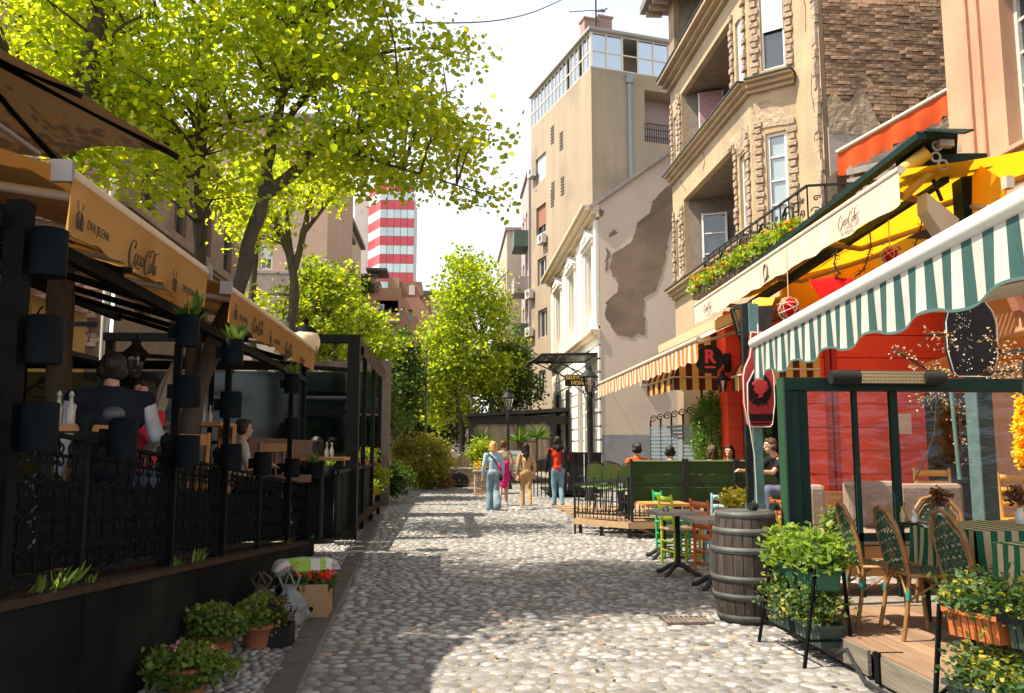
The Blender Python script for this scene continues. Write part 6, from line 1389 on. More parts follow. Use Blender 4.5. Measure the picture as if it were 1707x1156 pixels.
b = B(); b.prism([(4.70, 7.72, 4.64), (4.95, 7.5, 4.52), (5.12, 7.6, 4.60), (5.10, 7.85, 4.66)], (0, 0, .02)); b.prism([(4.7, 7.76, 4.62), (5.12, 7.86, 4.66), (5.5, 8.5, 4.62), (4.7, 8.5, 4.6)], (0, 0, .03)); b.build('end_sheet', M_grn, gr)
b = B(); b.beam((4.75, 8.35, 4.55), (5.72, 8.35, 4.58), .1, .12); b.beam((5.3, 8.4, 4.4), (5.3, 14.8, 4.0), .08, .12); b.build('roof_beam', M_grn, gr)
b = B(); b.bb(5.55, 5.73, 8.51, 8.69, .2, 4.56); b.build('green_post', M_grn, label='tall dark green post holding up the near end of the yellow awning', cat='post')
b = B(); b.bb(5.548, 5.56, 8.5, 8.7, .3, 2.1); b.build('lit_strip', mat('lit_side_teal', (.05, .11, .11), .6, (.09, .15, .15), 9, bump=.4), bpy.data.objects['green_post'])  # paler teal paints the sunlit left side of the post
t = thing('speaker_box', 'pale box speaker hanging by the green post', 'speaker', (5.3, 8.5, 3.8)); p0, p1 = at(1545, 325, Y=8.3), at(1598, 385, Y=8.3)
b = B(); b.prism([at(1545, 320, Y=8.2), at(1600, 365, Y=8.2), at(1597, 388, Y=8.2), at(1572, 390, Y=8.2), at(1546, 350, Y=8.2)], (0, .2, 0)); b.build('case', mat('pale_case', (.5, .42, .3), .6), t, bevel=.01)
b = B(); b.tube([at(1555, 300, Y=8.35), at(1570, 335, Y=8.3)], .02, 6); b.build('hanger', M_iron, t)
# roller mechanism end
b = B(); b.tube([at(1548, 252, Y=8.0), at(1500, 290, Y=8.2)], .075, 12); b.tube([at(1552, 285, Y=8.1), at(1505, 330, Y=8.5)], .045, 10); b.build('roller_tube', mat('amber_bar', (.55, .34, .04), .5), ya)
b = B()
for px, py in ((1562, 243), (1572, 275), (1560, 262)): c = at(px, py, Y=8.0); b.tube([c+Vector((.05*math.cos(a*.7), 0, .05*math.sin(a*.7))) for a in range(9)], .014, 5, closed=True)
c = at(1575, 240, Y=8.0); b.box(c, (.16, .08, .07)); b.build('bracket', mat('pale_metal', (.4, .38, .33), .4), ya)
t = thing('side_yellow_awning', 'small yellow side awning right of the green post', 'awning', (6, 8, 4)); A4 = [at(1612, 262, Y=8.7), at(1612, 345, Y=8.7), at(1676, 345, Y=7.4), at(1680, 305, Y=7.4)]
b = B(); b.grid(lambda s_, t_: A4[0].lerp(A4[3], s_).lerp(A4[1].lerp(A4[2], s_), t_), 8, 6); b.grid(lambda s_, t_: A4[1].lerp(A4[2], s_)+Vector((0, 0, -.01-.32*t_)), 8, 3); b.build('canopy_cloth', C_yel, t)
b = B(); b.tube([A4[1], A4[2]], .03, 8); b.box(A4[3], (.08, .08, .12)); b.build('front_bar', M_roll, t)
# --- terrace over the restaurant: railing, flowers, pallets, orange awning
tr_ = thing('upper_balcony', 'wrought iron balcony railing above the yellow awning', 'balcony', (5.6, 14, 4.3))
b = B(); b.prism([(5.12, 11.2, 4.42), (5.42, 11.2, 4.42), (5.42, 17.2, 4.42), (5.12, 17.2, 4.42)], (0, 0, .06)); b.build('floor', M_lead, tr_)
RA, RB, RC = Vector((5.3, 17.0, 4.5)), Vector((5.3, 11.85, 4.45)), Vector((6.3, 11.6, 4.45))
b = B()
def rail_seg(b, p, q, n, h):
    for i in range(n+1):
        c = p.lerp(q, i/n); b.tube([c, c+Vector((0, 0, h))], .012, 4)
        if i < n:
            m_ = p.lerp(q, (i+.5)/n); d = (q-p).normalized()
            for z_, r_, w in ((.25, .10, 1), (.55, .09, -1), (.75, .06, 1)):
                b.tube([m_+d*(x*w)+Vector((0, 0, z_+z)) for x, z in arc((0, 0), r_, 0, 8.5, 14, .2)], .010, 4)
    b.beam(p+Vector((0, 0, h)), q+Vector((0, 0, h)), .04, .03); b.beam(p+Vector((0, 0, .08)), q+Vector((0, 0, .08)), .03, .02)
rail_seg(b, RA, RB, 15, .95); rail_seg(b, RB, RC, 4, .95); b.build('railing', M_iron, tr_, kind='stuff')
for i in range(5):
    c = RA.lerp(RB, (i+.5)/5)+Vector((-.1, 0, .55)); b = B(); b.tube([c+Vector((0, .22*math.cos(a*.65), .22*math.sin(a*.65))) for a in range(10)], .02, 5, closed=True); b.tube([c+Vector((0, .1*math.cos(a*.65), .12*math.sin(a*.65))) for a in range(10)], .014, 5, closed=True); b.build('iron_rosette', M_iron, tr_)
L_bf = leafmat('balcony_leaf', (.06, .13, .015), (.22, .28, .03), .4); L_of = leafmat('orange_petal', (.60, .14, .01), (.75, .3, .02), .4)
for i in range(6):
    ya_, yb_ = 16.3-i*.86, 16.3-(i+1)*.86+.06; t = thing('flower_trough', ['orange flower trough at the far end of the balcony row', 'second orange flower trough from the far end', 'third balcony flower trough, thick with yellow leaves', 'fourth balcony flower trough from the far end', 'fifth balcony flower trough, next to the nearest one', 'nearest balcony flower trough, by the pallets'][i], 'flower box', (4.9, (ya_+yb_)/2, 4.3), group='flower troughs on the balcony edge')
    z = 4.36+(ya_-11)*.015; b = B(); b.bb(4.82, 5.0, yb_, ya_, z-.0, z+.17); b.build('trough', mat('brown_trough', (.08, .05, .035), .8), t)
    c = blob_pts((4.9, (ya_+yb_)/2, z+.25), (.17, .48, .17), 70, .2); foliage('leaves', c, 14, .06, .06, L_bf, t, kind='stuff', wide=.9)
    foliage('flowers', blob_pts((4.88, (ya_+yb_)/2, z+.30), (.17, .45, .15), 13, .5), 8, .03, .045, L_of, t, kind='stuff', wide=1.0)
pl = thing('wooden_pallets', 'weathered pallet boards stacked behind the balcony railing', 'pallet', (6.4, 11.5, 4.5))
for i in range(7):
    b = B(); z = 4.75+i*.16; b.beam((6.05, 12.1, z), (7.2, 11.0, z+.02), .02, .10); b.build('board', mat('grey_board', (.26, .24, .21), .9, (.18, .17, .16), 6, bump=.4), pl)
for u in (.05, .5, .95): b = B(); p = Vector((6.07, 12.12, 0)).lerp(Vector((7.22, 11.02, 0)), u); b.box((p.x, p.y+.03, 5.2), (.07, .05, 1.2), .76); b.build('upright', mat('grey_board', (0, 0, 0)), pl)
oa = thing('orange_awning', 'rolled out orange awning with a scalloped edge below the brick gable', 'awning', (7.8, 14, 6.8))
o0, o1 = Vector((7.23, 14.8, 7.03)), Vector((8.5, 13.2, 7.62))
b = B(); b.grid(lambda s_, t_: o0.lerp(o1, s_)+Vector((.05*math.sin(s_*31)*t_, .03*math.sin(s_*17+1)*t_, -.03-t_*(.40+.05*abs(math.sin(s_*30))))), 90, 5); b.build('valance', cloth('orange_cloth', (.62, .10, .025), (.46, .06, .015), .3, 2.2), oa)
b = B(); b.grid(lambda s_, t_: o0.lerp(o1, s_)+Vector((1.0*t_, .8*t_, .3*t_)), 10, 5); b.build('canopy_cloth', cloth('orange_cloth', (0, 0, 0)), oa)
b = B(); b.tube([o0, o1], .045, 10); b.build('front_bar', mat('cream_bar', (0, 0, 0)), oa)
b = B(); b.prism([o0+Vector((.15, .15, .10)), o1+Vector((.15, .15, .10)), o1+Vector((1.4, 1.2, .4)), o0+Vector((1.4, 1.2, .4))], (0, 0, .05)); b.build('cover', M_lead, oa)
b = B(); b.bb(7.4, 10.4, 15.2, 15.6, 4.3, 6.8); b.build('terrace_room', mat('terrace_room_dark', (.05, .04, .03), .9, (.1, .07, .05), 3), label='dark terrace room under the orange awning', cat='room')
b = B()
for i in range(10): b.tube([at(1400+i*15, 300-i*7, Y=12.5), at(1412+i*15, 292-i*7, Y=12.5)], .012, 4)
# --- far striped awning
C_os = cloth('orange_stripe', (.62, .24, .05), None, .4); C_ws = cloth('white_stripe', (.75, .70, .60), (.7, .62, .5), .35)
fa = thing('striped_awning', 'orange and white striped awning in front of the cream gable', 'awning', (4.3, 19, 3.3))
s0, s1 = Vector((4.3, 14.2, 3.38)), Vector((4.3, 24.0, 3.34)); ns = 66
b = B(); b.grid(lambda s_, t_: s0.lerp(s1, s_)+Vector((-.02+.02*math.sin(s_*70)*t_, 0, -.02-t_*(.33+.05*abs(math.sin(s_*ns*math.pi/4))))), ns*2, 4, mfn=lambda i, j: (i//2) % 2); b.build('valance', [C_os, C_ws], fa)
b = B(); b.grid(lambda s_, t_: s0.lerp(s1, s_)+Vector((1.9*t_, 0, .95*t_-.05*math.sin(t_*3.1))), ns*2, 8, mfn=lambda i, j: 1 if (i//2) % 4 else 0); b.build('canopy_cloth', [cloth('pale_orange_stripe', (.72, .5, .3), None, .4), C_ws], fa)
b = B(); b.tube([s0, s1], .05, 10); b.build('front_bar', mat('cream_bar', (0, 0, 0)), fa)
b = B(); b.beam((6.25, 14.4, 4.38), (6.25, 24.2, 4.38), .3, .22); b.build('cassette', mat('awning_cassette', (.5, .36, .22), .6), fa)
for y in (14.4, 19.2, 23.8): b = B(); b.tube([(4.33, y, 3.33), (5.2, y+.5, 3.6), (6.2, y, 4.2)], .03, 6); b.build('arm', M_roll, fa)
# --- small brown and yellow wedge awnings
C_bs = cloth('brown_stripe', (.09, .025, .015), None, .25); C_ys = cloth('yellow_stripe', (.66, .42, .12), None, .35)
def wedge(lb, xs, xw, y0, y1, zb, zt):
    t = thing('wedge_awning', lb, 'awning', ((xs+xw)/2, y0, zb), group='brown and yellow wedge awnings'); n = 9; b = B()
    b.grid(lambda s_, t_: (xs+(xw-xs)*t_**1.3, y0+(y1-y0)*s_, zb+(zt-zb)*t_**.8), n, 8, mfn=lambda i, j: i % 2)
    b.grid(lambda s_, t_: (xs+(xw-xs)*s_, y0-.003, zb+(zt-zb)*(s_**(.8/1.3))*t_), 8, 4, mfn=lambda i, j: i % 2)
    b.grid(lambda s_, t_: (xs-.004, y0+(y1-y0)*s_, zb-.26*t_-.02*math.sin(s_*50)*t_), n*3, 2, mfn=lambda i, j: (i//3) % 2); b.grid(lambda s_, t_: (xs+(xw-xs)*s_, y0-.006, zb-.26*t_), 8, 2, mfn=lambda i, j: i % 2)
    b.build('cloth', [C_bs, C_ys], t)
    b = B(); b.tube([(xs, y0, zb), (xw, y0, zb)], .02, 6); b.tube([(xs, y0, zb), (xs, y1, zb)], .02, 6); b.build('frame', M_roll, t)
wedge('brown and yellow striped wedge awning left of the red pilaster', 4.42, 5.46, 16.4, 18.6, 2.90, 3.9); wedge('second brown and yellow wedge awning, partly behind the green awning', 5.0, 5.9, 13.0, 14.6, 2.75, 3.5)
# --- round sign
p = at(1182, 599, Y=15.2); rs = thing('round_sign', 'round black projecting sign with a red letter on the red pilaster', 'sign', tuple(p))
b = B(); b.tube([p-Vector((0, .04, 0)), p+Vector((0, .05, 0))], .265, 32); b.build('disc', M_blk, rs)
b = B(); b.tube([p+Vector((.22, 0, .0)), (5.4, 15.9, p.z)], .03, 8); b.box((5.35, 15.85, p.z), (.14, .05, .36)); b.box((p.x+.32, 15.3, p.z), (.16, .1, .16)); b.build('bracket', M_iron, rs)
text('R', .34, frameM(p-Vector((0.0, .046, -.035)), (1, 0, 0), (0, 0, 1)), mat('sign_red', (.75, .05, .05), .5), rs, bold=.012)
b = B(); q = p-Vector((0, .048, .155)); b.box(q, (.2, .006, .035)); b.build('underline', mat('sign_red', (0, 0, 0)), rs)
# --- bottle shaped signs
def bottle_outline(w, h):
    R_ = [(0, .32), (.03, .40), (.25, .5), (.52, .5), (.62, .44), (.74, .26), (.86, .20), (.93, .22), (1.0, .20)]
    r = [(x*w, z*h) for z, x in R_]; return r+[(-x, z) for x, z in reversed(r)]
def bottle_sign(lb, px0, py0, px1, py1, Y, mb, red=True):
    a, c = at(px0, py1, Y=Y), at(px1, py0, Y=Y); w, h = c.x-a.x, c.z-a.z; cx = (a.x+c.x)/2; t = thing('bottle_sign', lb, 'sign', (cx, Y, a.z)); ol = bottle_outline(w, h)
    b = B(); b.prism([(cx+x, Y, a.z+z) for x, z in ol], (0, .05, 0)); b.build('board', mb, t)
    b = B(); b.tube([(cx+x*1.03, Y-.01, a.z+z) for x, z in ol], .006, 6, closed=True); b.build('neon_outline', mat('neon_tube', (.6, .6, .55), .3), t)
    if red:
        M_sd = mat('sign_dark', (.02, .008, .008), .6); M_sr = mat('sign_deep_red', (.42, .02, .015), .5)
        e = (cx, a.z+h*.40); b = B(); b.prism([(e[0]+w*.42*math.cos(i*.2618), Y-.012, e[1]+h*.17*math.sin(i*.2618)) for i in range(24)], (0, .012, 0)); b.build('oval', M_sd, t)
        # plain head silhouette in profile, curls on top
        b = B(); k = w*.30
        prof = [(-.2, -.95), (-.05, -.6), (-.4, -.45), (-.5, -.25), (-.62, -.1), (-.5, .1), (-.55, .45), (-.3, .8), (.1, .95), (.5, .85), (.75, .5), (.8, .1), (.6, -.2), (.55, -.4), (.35, -.55), (.4, -.8), (.1, -.9)]
        b.prism([(e[0]+x*k, Y-.02, e[1]+z*k*1.05) for x, z in prof], (0, .008, 0))
        for x, z in ((-.35, .75), (.0, .95), (.4, .9), (.7, .6), (.82, .2), (.65, -.15), (-.55, .5)): b.ball((e[0]+x*k, Y-.016, e[1]+z*k), k*.24, 8, sc=(1, .1, 1))
        b.build('cameo_silhouette', M_sr, t)
        b = B(); b.box((cx, Y-.008, a.z+h*.10), (w*.86, .01, h*.07)); b.build('band', M_sd, t)
        b = B()
        for q in (-1, 1): b.tube([(cx+q*x*w, Y-.012, a.z+z*h) for x, z in arc((.14, .2), .11, .3, 3.0, 8, .8)], .006, 4)
        b.box((cx, Y-.012, a.z+h*.035), (w*.6, .006, h*.012)); b.build('ornament', M_sd, t)
    else:
        b = B(); rr = random.Random(5)
        for i in range(70): x, z = rr.uniform(-.34, .0)*w, rr.uniform(.05, .7)*h; b.ball((cx+x, Y-.008, a.z+z), rr.uniform(.004, .009), 4)
        b.build('tiny_bulbs', mat('bulb_white', (.6, .58, .5), .4), t, kind='stuff')
    return t
bottle_sign('red bottle shaped sign with a woman silhouette in a dark oval, on the teal post', 1242, 555, 1286, 712, 7.75, mat('sign_red_board', (.40, .02, .015), .5))
bottle_sign('big black bottle shaped board with a pale neon edge on the green post', 1583, 455, 1653, 628, 8.3, M_blk, False)
tp = thing('teal_post', 'worn teal timber post standing behind the wine barrel', 'post', (2.94, 7.95, 0))
b = B(); b.bb(2.90, 2.99, 7.9, 7.99, 0, 2.9); b.build('shaft', M_teal, tp)
b = B(); b.bb(2.84, 2.895, 7.93, 7.99, 0, 2.9); b.build('dark_backing', M_iron, tp)
b = B(); q = [at(1263, 540, Y=7.7), at(1266, 600, Y=7.68), at(1246, 640, Y=7.66), at(1247, 690, Y=7.66), at(1258, 760, Y=7.7), at(1262, 840, Y=7.75)]; b.tube(q, .008, 5); b.build('cable', mat('pale_cable', (.5, .48, .42), .5), tp)
# --- green and white awning
C_gs = cloth('green_stripe', (.045, .105, .10), (.06, .13, .12), .25); C_wh = cloth('awning_white', (.60, .60, .55), (.48, .48, .43), .3, 4)
gw = thing('green_striped_awning', 'green and white striped awning with a white front bar in the right foreground', 'awning', (2.3, 4.4, 2.1))
g0, g1 = at(1258, 572, Z=2.3), at(1712, 332, Z=2.3); g1 = g0+(g1-g0)*1.35; gl_ = (g1-g0).length; n = 64
gd = (g1-g0).normalized(); gp_ = Vector((-gd.y, gd.x, 0)); gp_ = gp_ if gp_.x < 0 else -gp_
def stripe(i): return (i//4) % 2
b = B(); b.grid(lambda s_, t_: g0.lerp(g1, s_)+gp_*(.012+.010*math.sin(s_*n*math.pi/2)*t_)+Vector((0, 0, -.04-t_*(.225+.022*math.sin(s_*n*math.pi/4)))), n*4, 6, mfn=lambda i, j: stripe(i)); b.build('valance', [C_gs, C_wh], gw)
b = B(); b.grid(lambda s_, t_: g0.lerp(g1, s_)+Vector((1.75*t_, 0, .50*t_-.03*math.sin(t_*3.1))), n*4, 6, mfn=lambda i, j: stripe(i)); b.build('canopy_cloth', [C_gs, C_wh], gw)
b = B(); b.tube([g0-gd*.03, g1], .042, 16); b.build('front_bar', mat('white_bar', (.72, .72, .68), .3), gw)
b = B(); b.grid(lambda s_, t_: g0.lerp(g1, s_)+gp_*(.014+.010*math.sin(s_*n*math.pi/2))+Vector((0, 0, -.262-.022*math.sin(s_*n*math.pi/4)-.012*t_)), n*4, 1); b.build('hem', mat('green_hem', (.05, .12, .11), .8), gw)
b = B(); b.tube([at(1520, 522, Y=5.3), at(1612, 500, Y=4.6)], .028, 10); b.tube([at(1612, 500, Y=4.6), at(1720, 478, Y=3.9)], .034, 10); b.build('arm', M_roll, gw)
# --- lanterns and hanging things
hl = thing('hanging_lantern', 'large open black lantern frame hanging left of the golden box lamp', 'lantern', tuple(at(1235, 560, Y=9.5)))
b = B(); tq = [at(1218, 517, Y=9.5), at(1250, 510, Y=9.3), at(1250, 505, Y=9.8), at(1222, 512, Y=9.9)]; bq = [at(1229, 558, Y=9.55), at(1250, 560, Y=9.4), at(1249, 553, Y=9.7), at(1232, 552, Y=9.75)]
for i in range(4): b.tube([tq[i], bq[i]], .016, 5); b.tube([tq[i], tq[(i+1) % 4]], .016, 5); b.tube([bq[i], bq[(i+1) % 4]], .014, 5); b.tube([bq[i], at(1241, 574, Y=9.6)], .014, 5)
b.tube([at(1241, 574, Y=9.6), at(1243, 640, Y=9.6)], .03, 8); b.build('frame', M_iron, hl)
bl = thing('box_lamp', 'black and gold box lamp hanging under the yellow awning', 'lamp', tuple(at(1270, 550, Y=8.6)))
f4 = [at(1261, 512, Y=8.5), at(1290, 511, Y=8.5), at(1284, 548, Y=8.5), at(1254, 553, Y=8.5)]; b = B(); b.prism(f4, (0, .04, 0)); b.build('dark_panel', mat('slate_face', (.03, .03, .03), .6, (.06, .05, .04), 9), bl)
b = B(); b.prism([f4[0]+Vector((.03, .05, .02)), at(1265, 496, Y=8.7), at(1292, 497, Y=8.7), f4[1]+Vector((0, .05, .02))], (0, .2, 0)); b.prism([f4[3]+Vector((-.02, .05, 0)), f4[0]+Vector((-.01, .05, 0)), at(1258, 500, Y=8.8), at(1250, 540, Y=8.8)], (.02, .1, 0)); b.build('gold_case', mat('gold_case', (.6, .36, .04), .4), bl)
for px, py, Y, lb, s_ in ((1205, 640, 15.6, 'small lantern on the red pilaster', .75), (1340, 585, 13.2, 'small lantern on the red wall, below the green awning', .8)):
    p = at(px, py, Y=Y); t = thing('wall_lantern', 'black '+lb, 'lantern', (p.x, Y, p.z-.2)); lantern(t, p.x, Y, p.z-.16, s_*.7)
    b = B(); b.tube([(p.x, Y, p.z+.42), (p.x+.05, Y, p.z+.50), (p.x+.2, Y+.1, p.z+.42), (p.x+.25, Y+.25, p.z+.25)], .016, 5); b.build('arm', M_iron, t)
M_rc = cloth('red_cloth', (.60, .01, .01), (.5, .01, .01), .35)
rd = thing('red_hanging_cloth', 'red cloth draped under the yellow awning', 'cloth', tuple(at(1385, 500, Y=9.5)))
q = [at(1348, 465, Y=9.6), at(1422, 462, Y=9.2), at(1440, 492, Y=9.0), at(1372, 508, Y=9.4)]
b = B(); b.grid(lambda s_, t_: q[0].lerp(q[1], s_).lerp(q[3].lerp(q[2], s_), t_)+Vector((0, .06*math.sin(s_*9), -.05*math.sin(s_*3.14)*math.sin(t_*3.14))), 16, 8); b.build('cloth', M_rc, rd, solid=.004)
for px, py, Y, r_, lb in ((1484, 426, 9.6, .10, 'red wicker ball hanging high under the yellow awning'), (1315, 515, 9.9, .13, 'red ragged hanging ornament beside the box lamp')):
    c = at(px, py, Y=Y); t = thing('hanging_ornament', lb, 'ornament', tuple(c))
    b = B(); b.ball(c, r_*.9, 14, sc=(1, 1, 1.15)); b.build('ball', M_rc, t)
    b = B()
    for i in range(9):
        D = rvec(1)[0]; E = np.cross(D, rvec(1)[0]); E /= np.linalg.norm(E); G = np.cross(D, E); b.tube([c+Vector(E*r_*math.cos(a*.52)+G*r_*math.sin(a*.52)*1.15) for a in range(12)], .005, 4, closed=True)
    b.tube([c+Vector((0, 0, r_)), c+Vector((0, 0, .75))], .006, 4); b.build('wicker', mat('pale_wicker', (.55, .45, .32), .8), t)
for j, (pts, lb) in enumerate((([(1547, 300), (1545, 330), (1538, 360), (1535, 380), (1525, 410)], 'twisted vine hanging from the roof beside the green post'), ([(1450, 385), (1452, 410), (1446, 430), (1440, 450), (1425, 462)], 'twisted vine in the middle of the yellow awning'), ([(1395, 420), (1390, 440), (1398, 455), (1392, 465)], 'short twisted vine over the red cloth'))):
    t = thing('hanging_vine', lb, 'vine', tuple(at(*pts[0], Y=9.3)), group='twisted vines under the awning'); b = B(); b.tube([at(x, y, Y=9.3) for x, y in pts], .008, 5)
    for i in range(60):
        k = random.uniform(0, len(pts)-1.01); a_ = at(*pts[int(k)], Y=9.3).lerp(at(*pts[int(k)+1], Y=9.3), k % 1); b.tube([a_, a_+Vector(rvec(1)[0]*.055)], .003, 3, cap=False)
    b.build('stems', mat('vine_brown', (.06, .03, .015), .9), t)
# string of pale blossom twigs
M_blo = leafmat('white_blossom', (.5, .45, .4), (.65, .6, .55), .3)
def twig(lb, pts, n, Y):
    t = thing('blossom_twig', lb, 'twig', tuple(at(*pts[0], Y=Y)), group='pale blossom garlands'); P = [at(x, y, Y=Y) for x, y in pts]; b = B(); b.tube(P, [.012]*(len(P)-1)+[.004], 5); C_ = []
    for i in range(n):
        k = random.uniform(0, len(P)-1.01); c = P[int(k)].lerp(P[int(k)+1], k % 1); d = Vector(rvec(1)[0]*random.uniform(.03, .14)); b.tube([c, c+d], .003, 3, cap=False); C_.append(tuple(c+d))
    b.build('stem', mat('vine_brown', (0, 0, 0)), t); foliage('blossoms', C_, 4, .006, .015, M_blo, t, flat=1, wide=1, kind='stuff')
twig('blossom garland along the left of the black bottle board', [(1487, 583), (1520, 600), (1550, 618), (1580, 622), (1570, 640)], 70, 8.0)
twig('blossom sprig on the red wall just left of the black board', [(1545, 558), (1570, 556), (1585, 560), (1583, 585)], 30, 8.0)
twig('blossom garland right of the black bottle board', [(1650, 560), (1670, 590), (1700, 588), (1720, 600)], 60, 7.6)
twig('blossom garland seen through the plastic screen beside the green post', [(1530, 668), (1560, 660), (1590, 655), (1600, 700), (1604, 780)], 110, 8.1)
twig('lower blossom garland at the right edge behind the screen beam', [(1640, 618), (1670, 620), (1705, 615), (1730, 630)], 110, 7.8)
# --- dark green framed plastic screen with heater
sc_ = thing('plastic_wind_screen', 'dark green framed wind screen with clear rippled plastic around the foreground tables', 'wind screen', (4.2, 7.35, .2))
X1 = at(1309, 747, Y=7.3).x
zb0, zt0 = 2.0, 2.125
for k, (x, w) in enumerate(((X1+.06, .12), (X1+.17, .09))): b = B(); b.bb(x-w/2, x+w/2, 7.27+k*.02, 7.37+k*.02, 0.0, zt0-.12); b.build('corner_post', M_grn, sc_)
b = B(); b.bb(X1, 6.4, 7.26, 7.40, zt0-.118, zt0); b.build('top_beam', M_grn, sc_, bevel=.006)
b = B(); b.bb(X1-.02, X1+.0-.002, 7.26, 7.4, 0, zt0); b.build('light_edge', mat('green_edge', (.02, .07, .035), .5), sc_)
for px in (1428, 1493): x = at(px, 760, Y=7.33).x; b = B(); b.bb(x-.02 if px < 1450 else x-.034, x+.02 if px < 1450 else x+.034, 7.31, 7.36, .2, zt0-.12); b.build('mullion', M_grn, sc_)
for i, (xa_, xb_) in enumerate(((X1+.225, at(1424, 760, Y=7.33).x), (at(1433, 760, Y=7.33).x, at(1486, 760, Y=7.33).x), (at(1501, 760, Y=7.33).x, 6.3))):
    b = B(); b.grid(lambda s_, t_: (xa_+(xb_-xa_)*s_, 7.335+.006*mnoise.noise(Vector((s_*(xb_-xa_)*6, t_*14, i))), .75+t_*(zt0-.87)), 30, 40); b.build('plastic_sheet', glass('clear_plastic', (.93, .90, .90), .0, .06, .22), sc_)
b = B(); b.bb(X1+.22, 6.3, 7.31, 7.36, .68, .75); b.build('bottom_rail', M_grn, sc_)
ht = thing('patio_heater', 'black electric patio heater with a ribbed reflector on the screen beam', 'heater', (4.0, 7.2, 2.12))
h0, h1 = at(1385, 640, Y=7.2), at(1572, 640, Y=7.2); zc = h0.z
b = B(); b.tube([(h0.x, 7.2, zc+.055), (h0.x+.26, 7.2, zc+.055)], .062, 12); b.tube([(h1.x-.18, 7.2, zc+.055), (h1.x, 7.2, zc+.055)], .062, 12); b.bb(h0.x+.1, h1.x-.05, 7.2, 7.27, zc+.0, zc+.122); b.build('body', M_blk, ht)
b = B(); b.bb(h0.x+.26, h1.x-.18, 7.175, 7.2, zc+.01, zc+.11); b.build('reflector', mat('warm_chrome', (.55, .42, .25), .25, metal=1), ht)
b = B()
for i in range(46): x = h0.x+.27+(h1.x-h0.x-.46)*i/45; b.beam((x, 7.16, zc+.0), (x, 7.16, zc+.118), .003, .004)
for z_ in (.03, .06, .09): b.tube([(h0.x+.26, 7.165, zc+z_), (h1.x-.18, 7.165, zc+z_)], .004, 4)
b.build('grille', mat('grille_brass', (.4, .3, .16), .35, metal=1), ht, kind='stuff')
b = B(); b.tube([at(1562, 655, Y=7.5), at(1558, 720, Y=7.5), at(1545, 760, Y=7.5), at(1522, 805, Y=7.5)], .008, 5); b.build('cable', M_iron, ht)
b = B(); b.box(at(1500, 707, Y=13.0), (.34, .08, .32)); b.build('switch_box', mat('cream_switch', (.55, .48, .36), .5), label='cream electric box on the red wall seen through the screen', cat='electric box')
b = B(); b.tube([at(1586, 655, Y=7.9), at(1600, 800, Y=7.9)], .02, 8); b.build('thin_pole', M_teal, label='thin grey green pole left of the green post behind the screen', cat='pole')
cl = thing('low_parasol', 'tan flat parasol edge seen behind the black bottle board', 'parasol', (7, 9.6, 2.6)); b = B(); q = [at(1540, 612, Y=9.6), at(1720, 555, Y=8.2), at(1720, 600, Y=10), at(1560, 625, Y=11)]
b.prism(q, (0, 0, .04)); b.build('canopy', C_tan, cl)
b = B(); b.beam(at(1640, 596, Y=9), at(1720, 580, Y=8.3), .03, .03); b.build('rib', M_teal, cl)
# --- conifers, trellis, chairs platform
def conifer(lb, px, pyt, Y, r, h):
    p = at(px, pyt, Y=Y); t = thing('conifer', lb, 'conifer', (p.x, Y, .29)); b = B(); b.tube([(p.x, Y, .25), (p.x, Y, p.z-.3)], [.05, .02], 6); b.lathe([(.18, 0), (.25, .4), (.27, .4), (0, .38)], (p.x, Y, .28), 14); b.build('trunk', M_bark, t)
    zc_, rz = (p.z+.75)/2, (p.z-.75)/2; P = blob_pts((p.x, Y, zc_), (r, r, rz), 420, .5); foliage('foliage', P, 22, .06, .055, leafmat('conifer_green', (.03, .09, .015), (.09, .17, .02), .4), t, flat=1.4, droop=-.8, kind='stuff', wide=.5)
conifer('clipped bright conifer left of the red pilaster', 1184, 652, 16.6, .40, 2); conifer('shaded conifer behind the teal post', 1300, 655, 15.0, .40, 2)
lt = thing('louvred_wall_rack', 'grey louvred rack with curled ironwork on top by the cream gable', 'rack', (5.2, 19, .3))
q0, q1 = at(1085, 757, Y=20), at(1160, 757, Y=17.4)
for i in range(9):
    b = B(); z = at(1085, 757, Y=20).z-.05-.02+i*.085; b.beam((q0.x, 20, z), (q1.x, 17.4, z), .03, .06); b.build('louvre', mat('blue_grey_slat', (.13, .17, .2), .6), lt)
b = B()
for u in (0, .25, .5, .75, 1): p = Vector((q0.x, 20, 0)).lerp(Vector((q1.x, 17.4, 0)), u); b.beam((p.x, p.y-.03, .3), (p.x, p.y-.03, 2.15+.12*u), .035, .035)
for u in range(6):
    p = Vector((q0.x, 20, 0)).lerp(Vector((q1.x, 17.4, 0)), u/6+.08); b.tube([(p.x+x, p.y, 2.1+.02*u+z) for x, z in arc((0, .08), .1, 0, 9, 14, .3)], .012, 4)
b.build('frame', M_iron, lt)
b = B(); b.tube([(q1.x+.1, 17.2, .3), (q1.x+.1, 17.2, 2.9)], .03, 6); b.build('thin_black_pole', M_iron, label='thin black pole at the right end of the louvred rack', cat='pole')
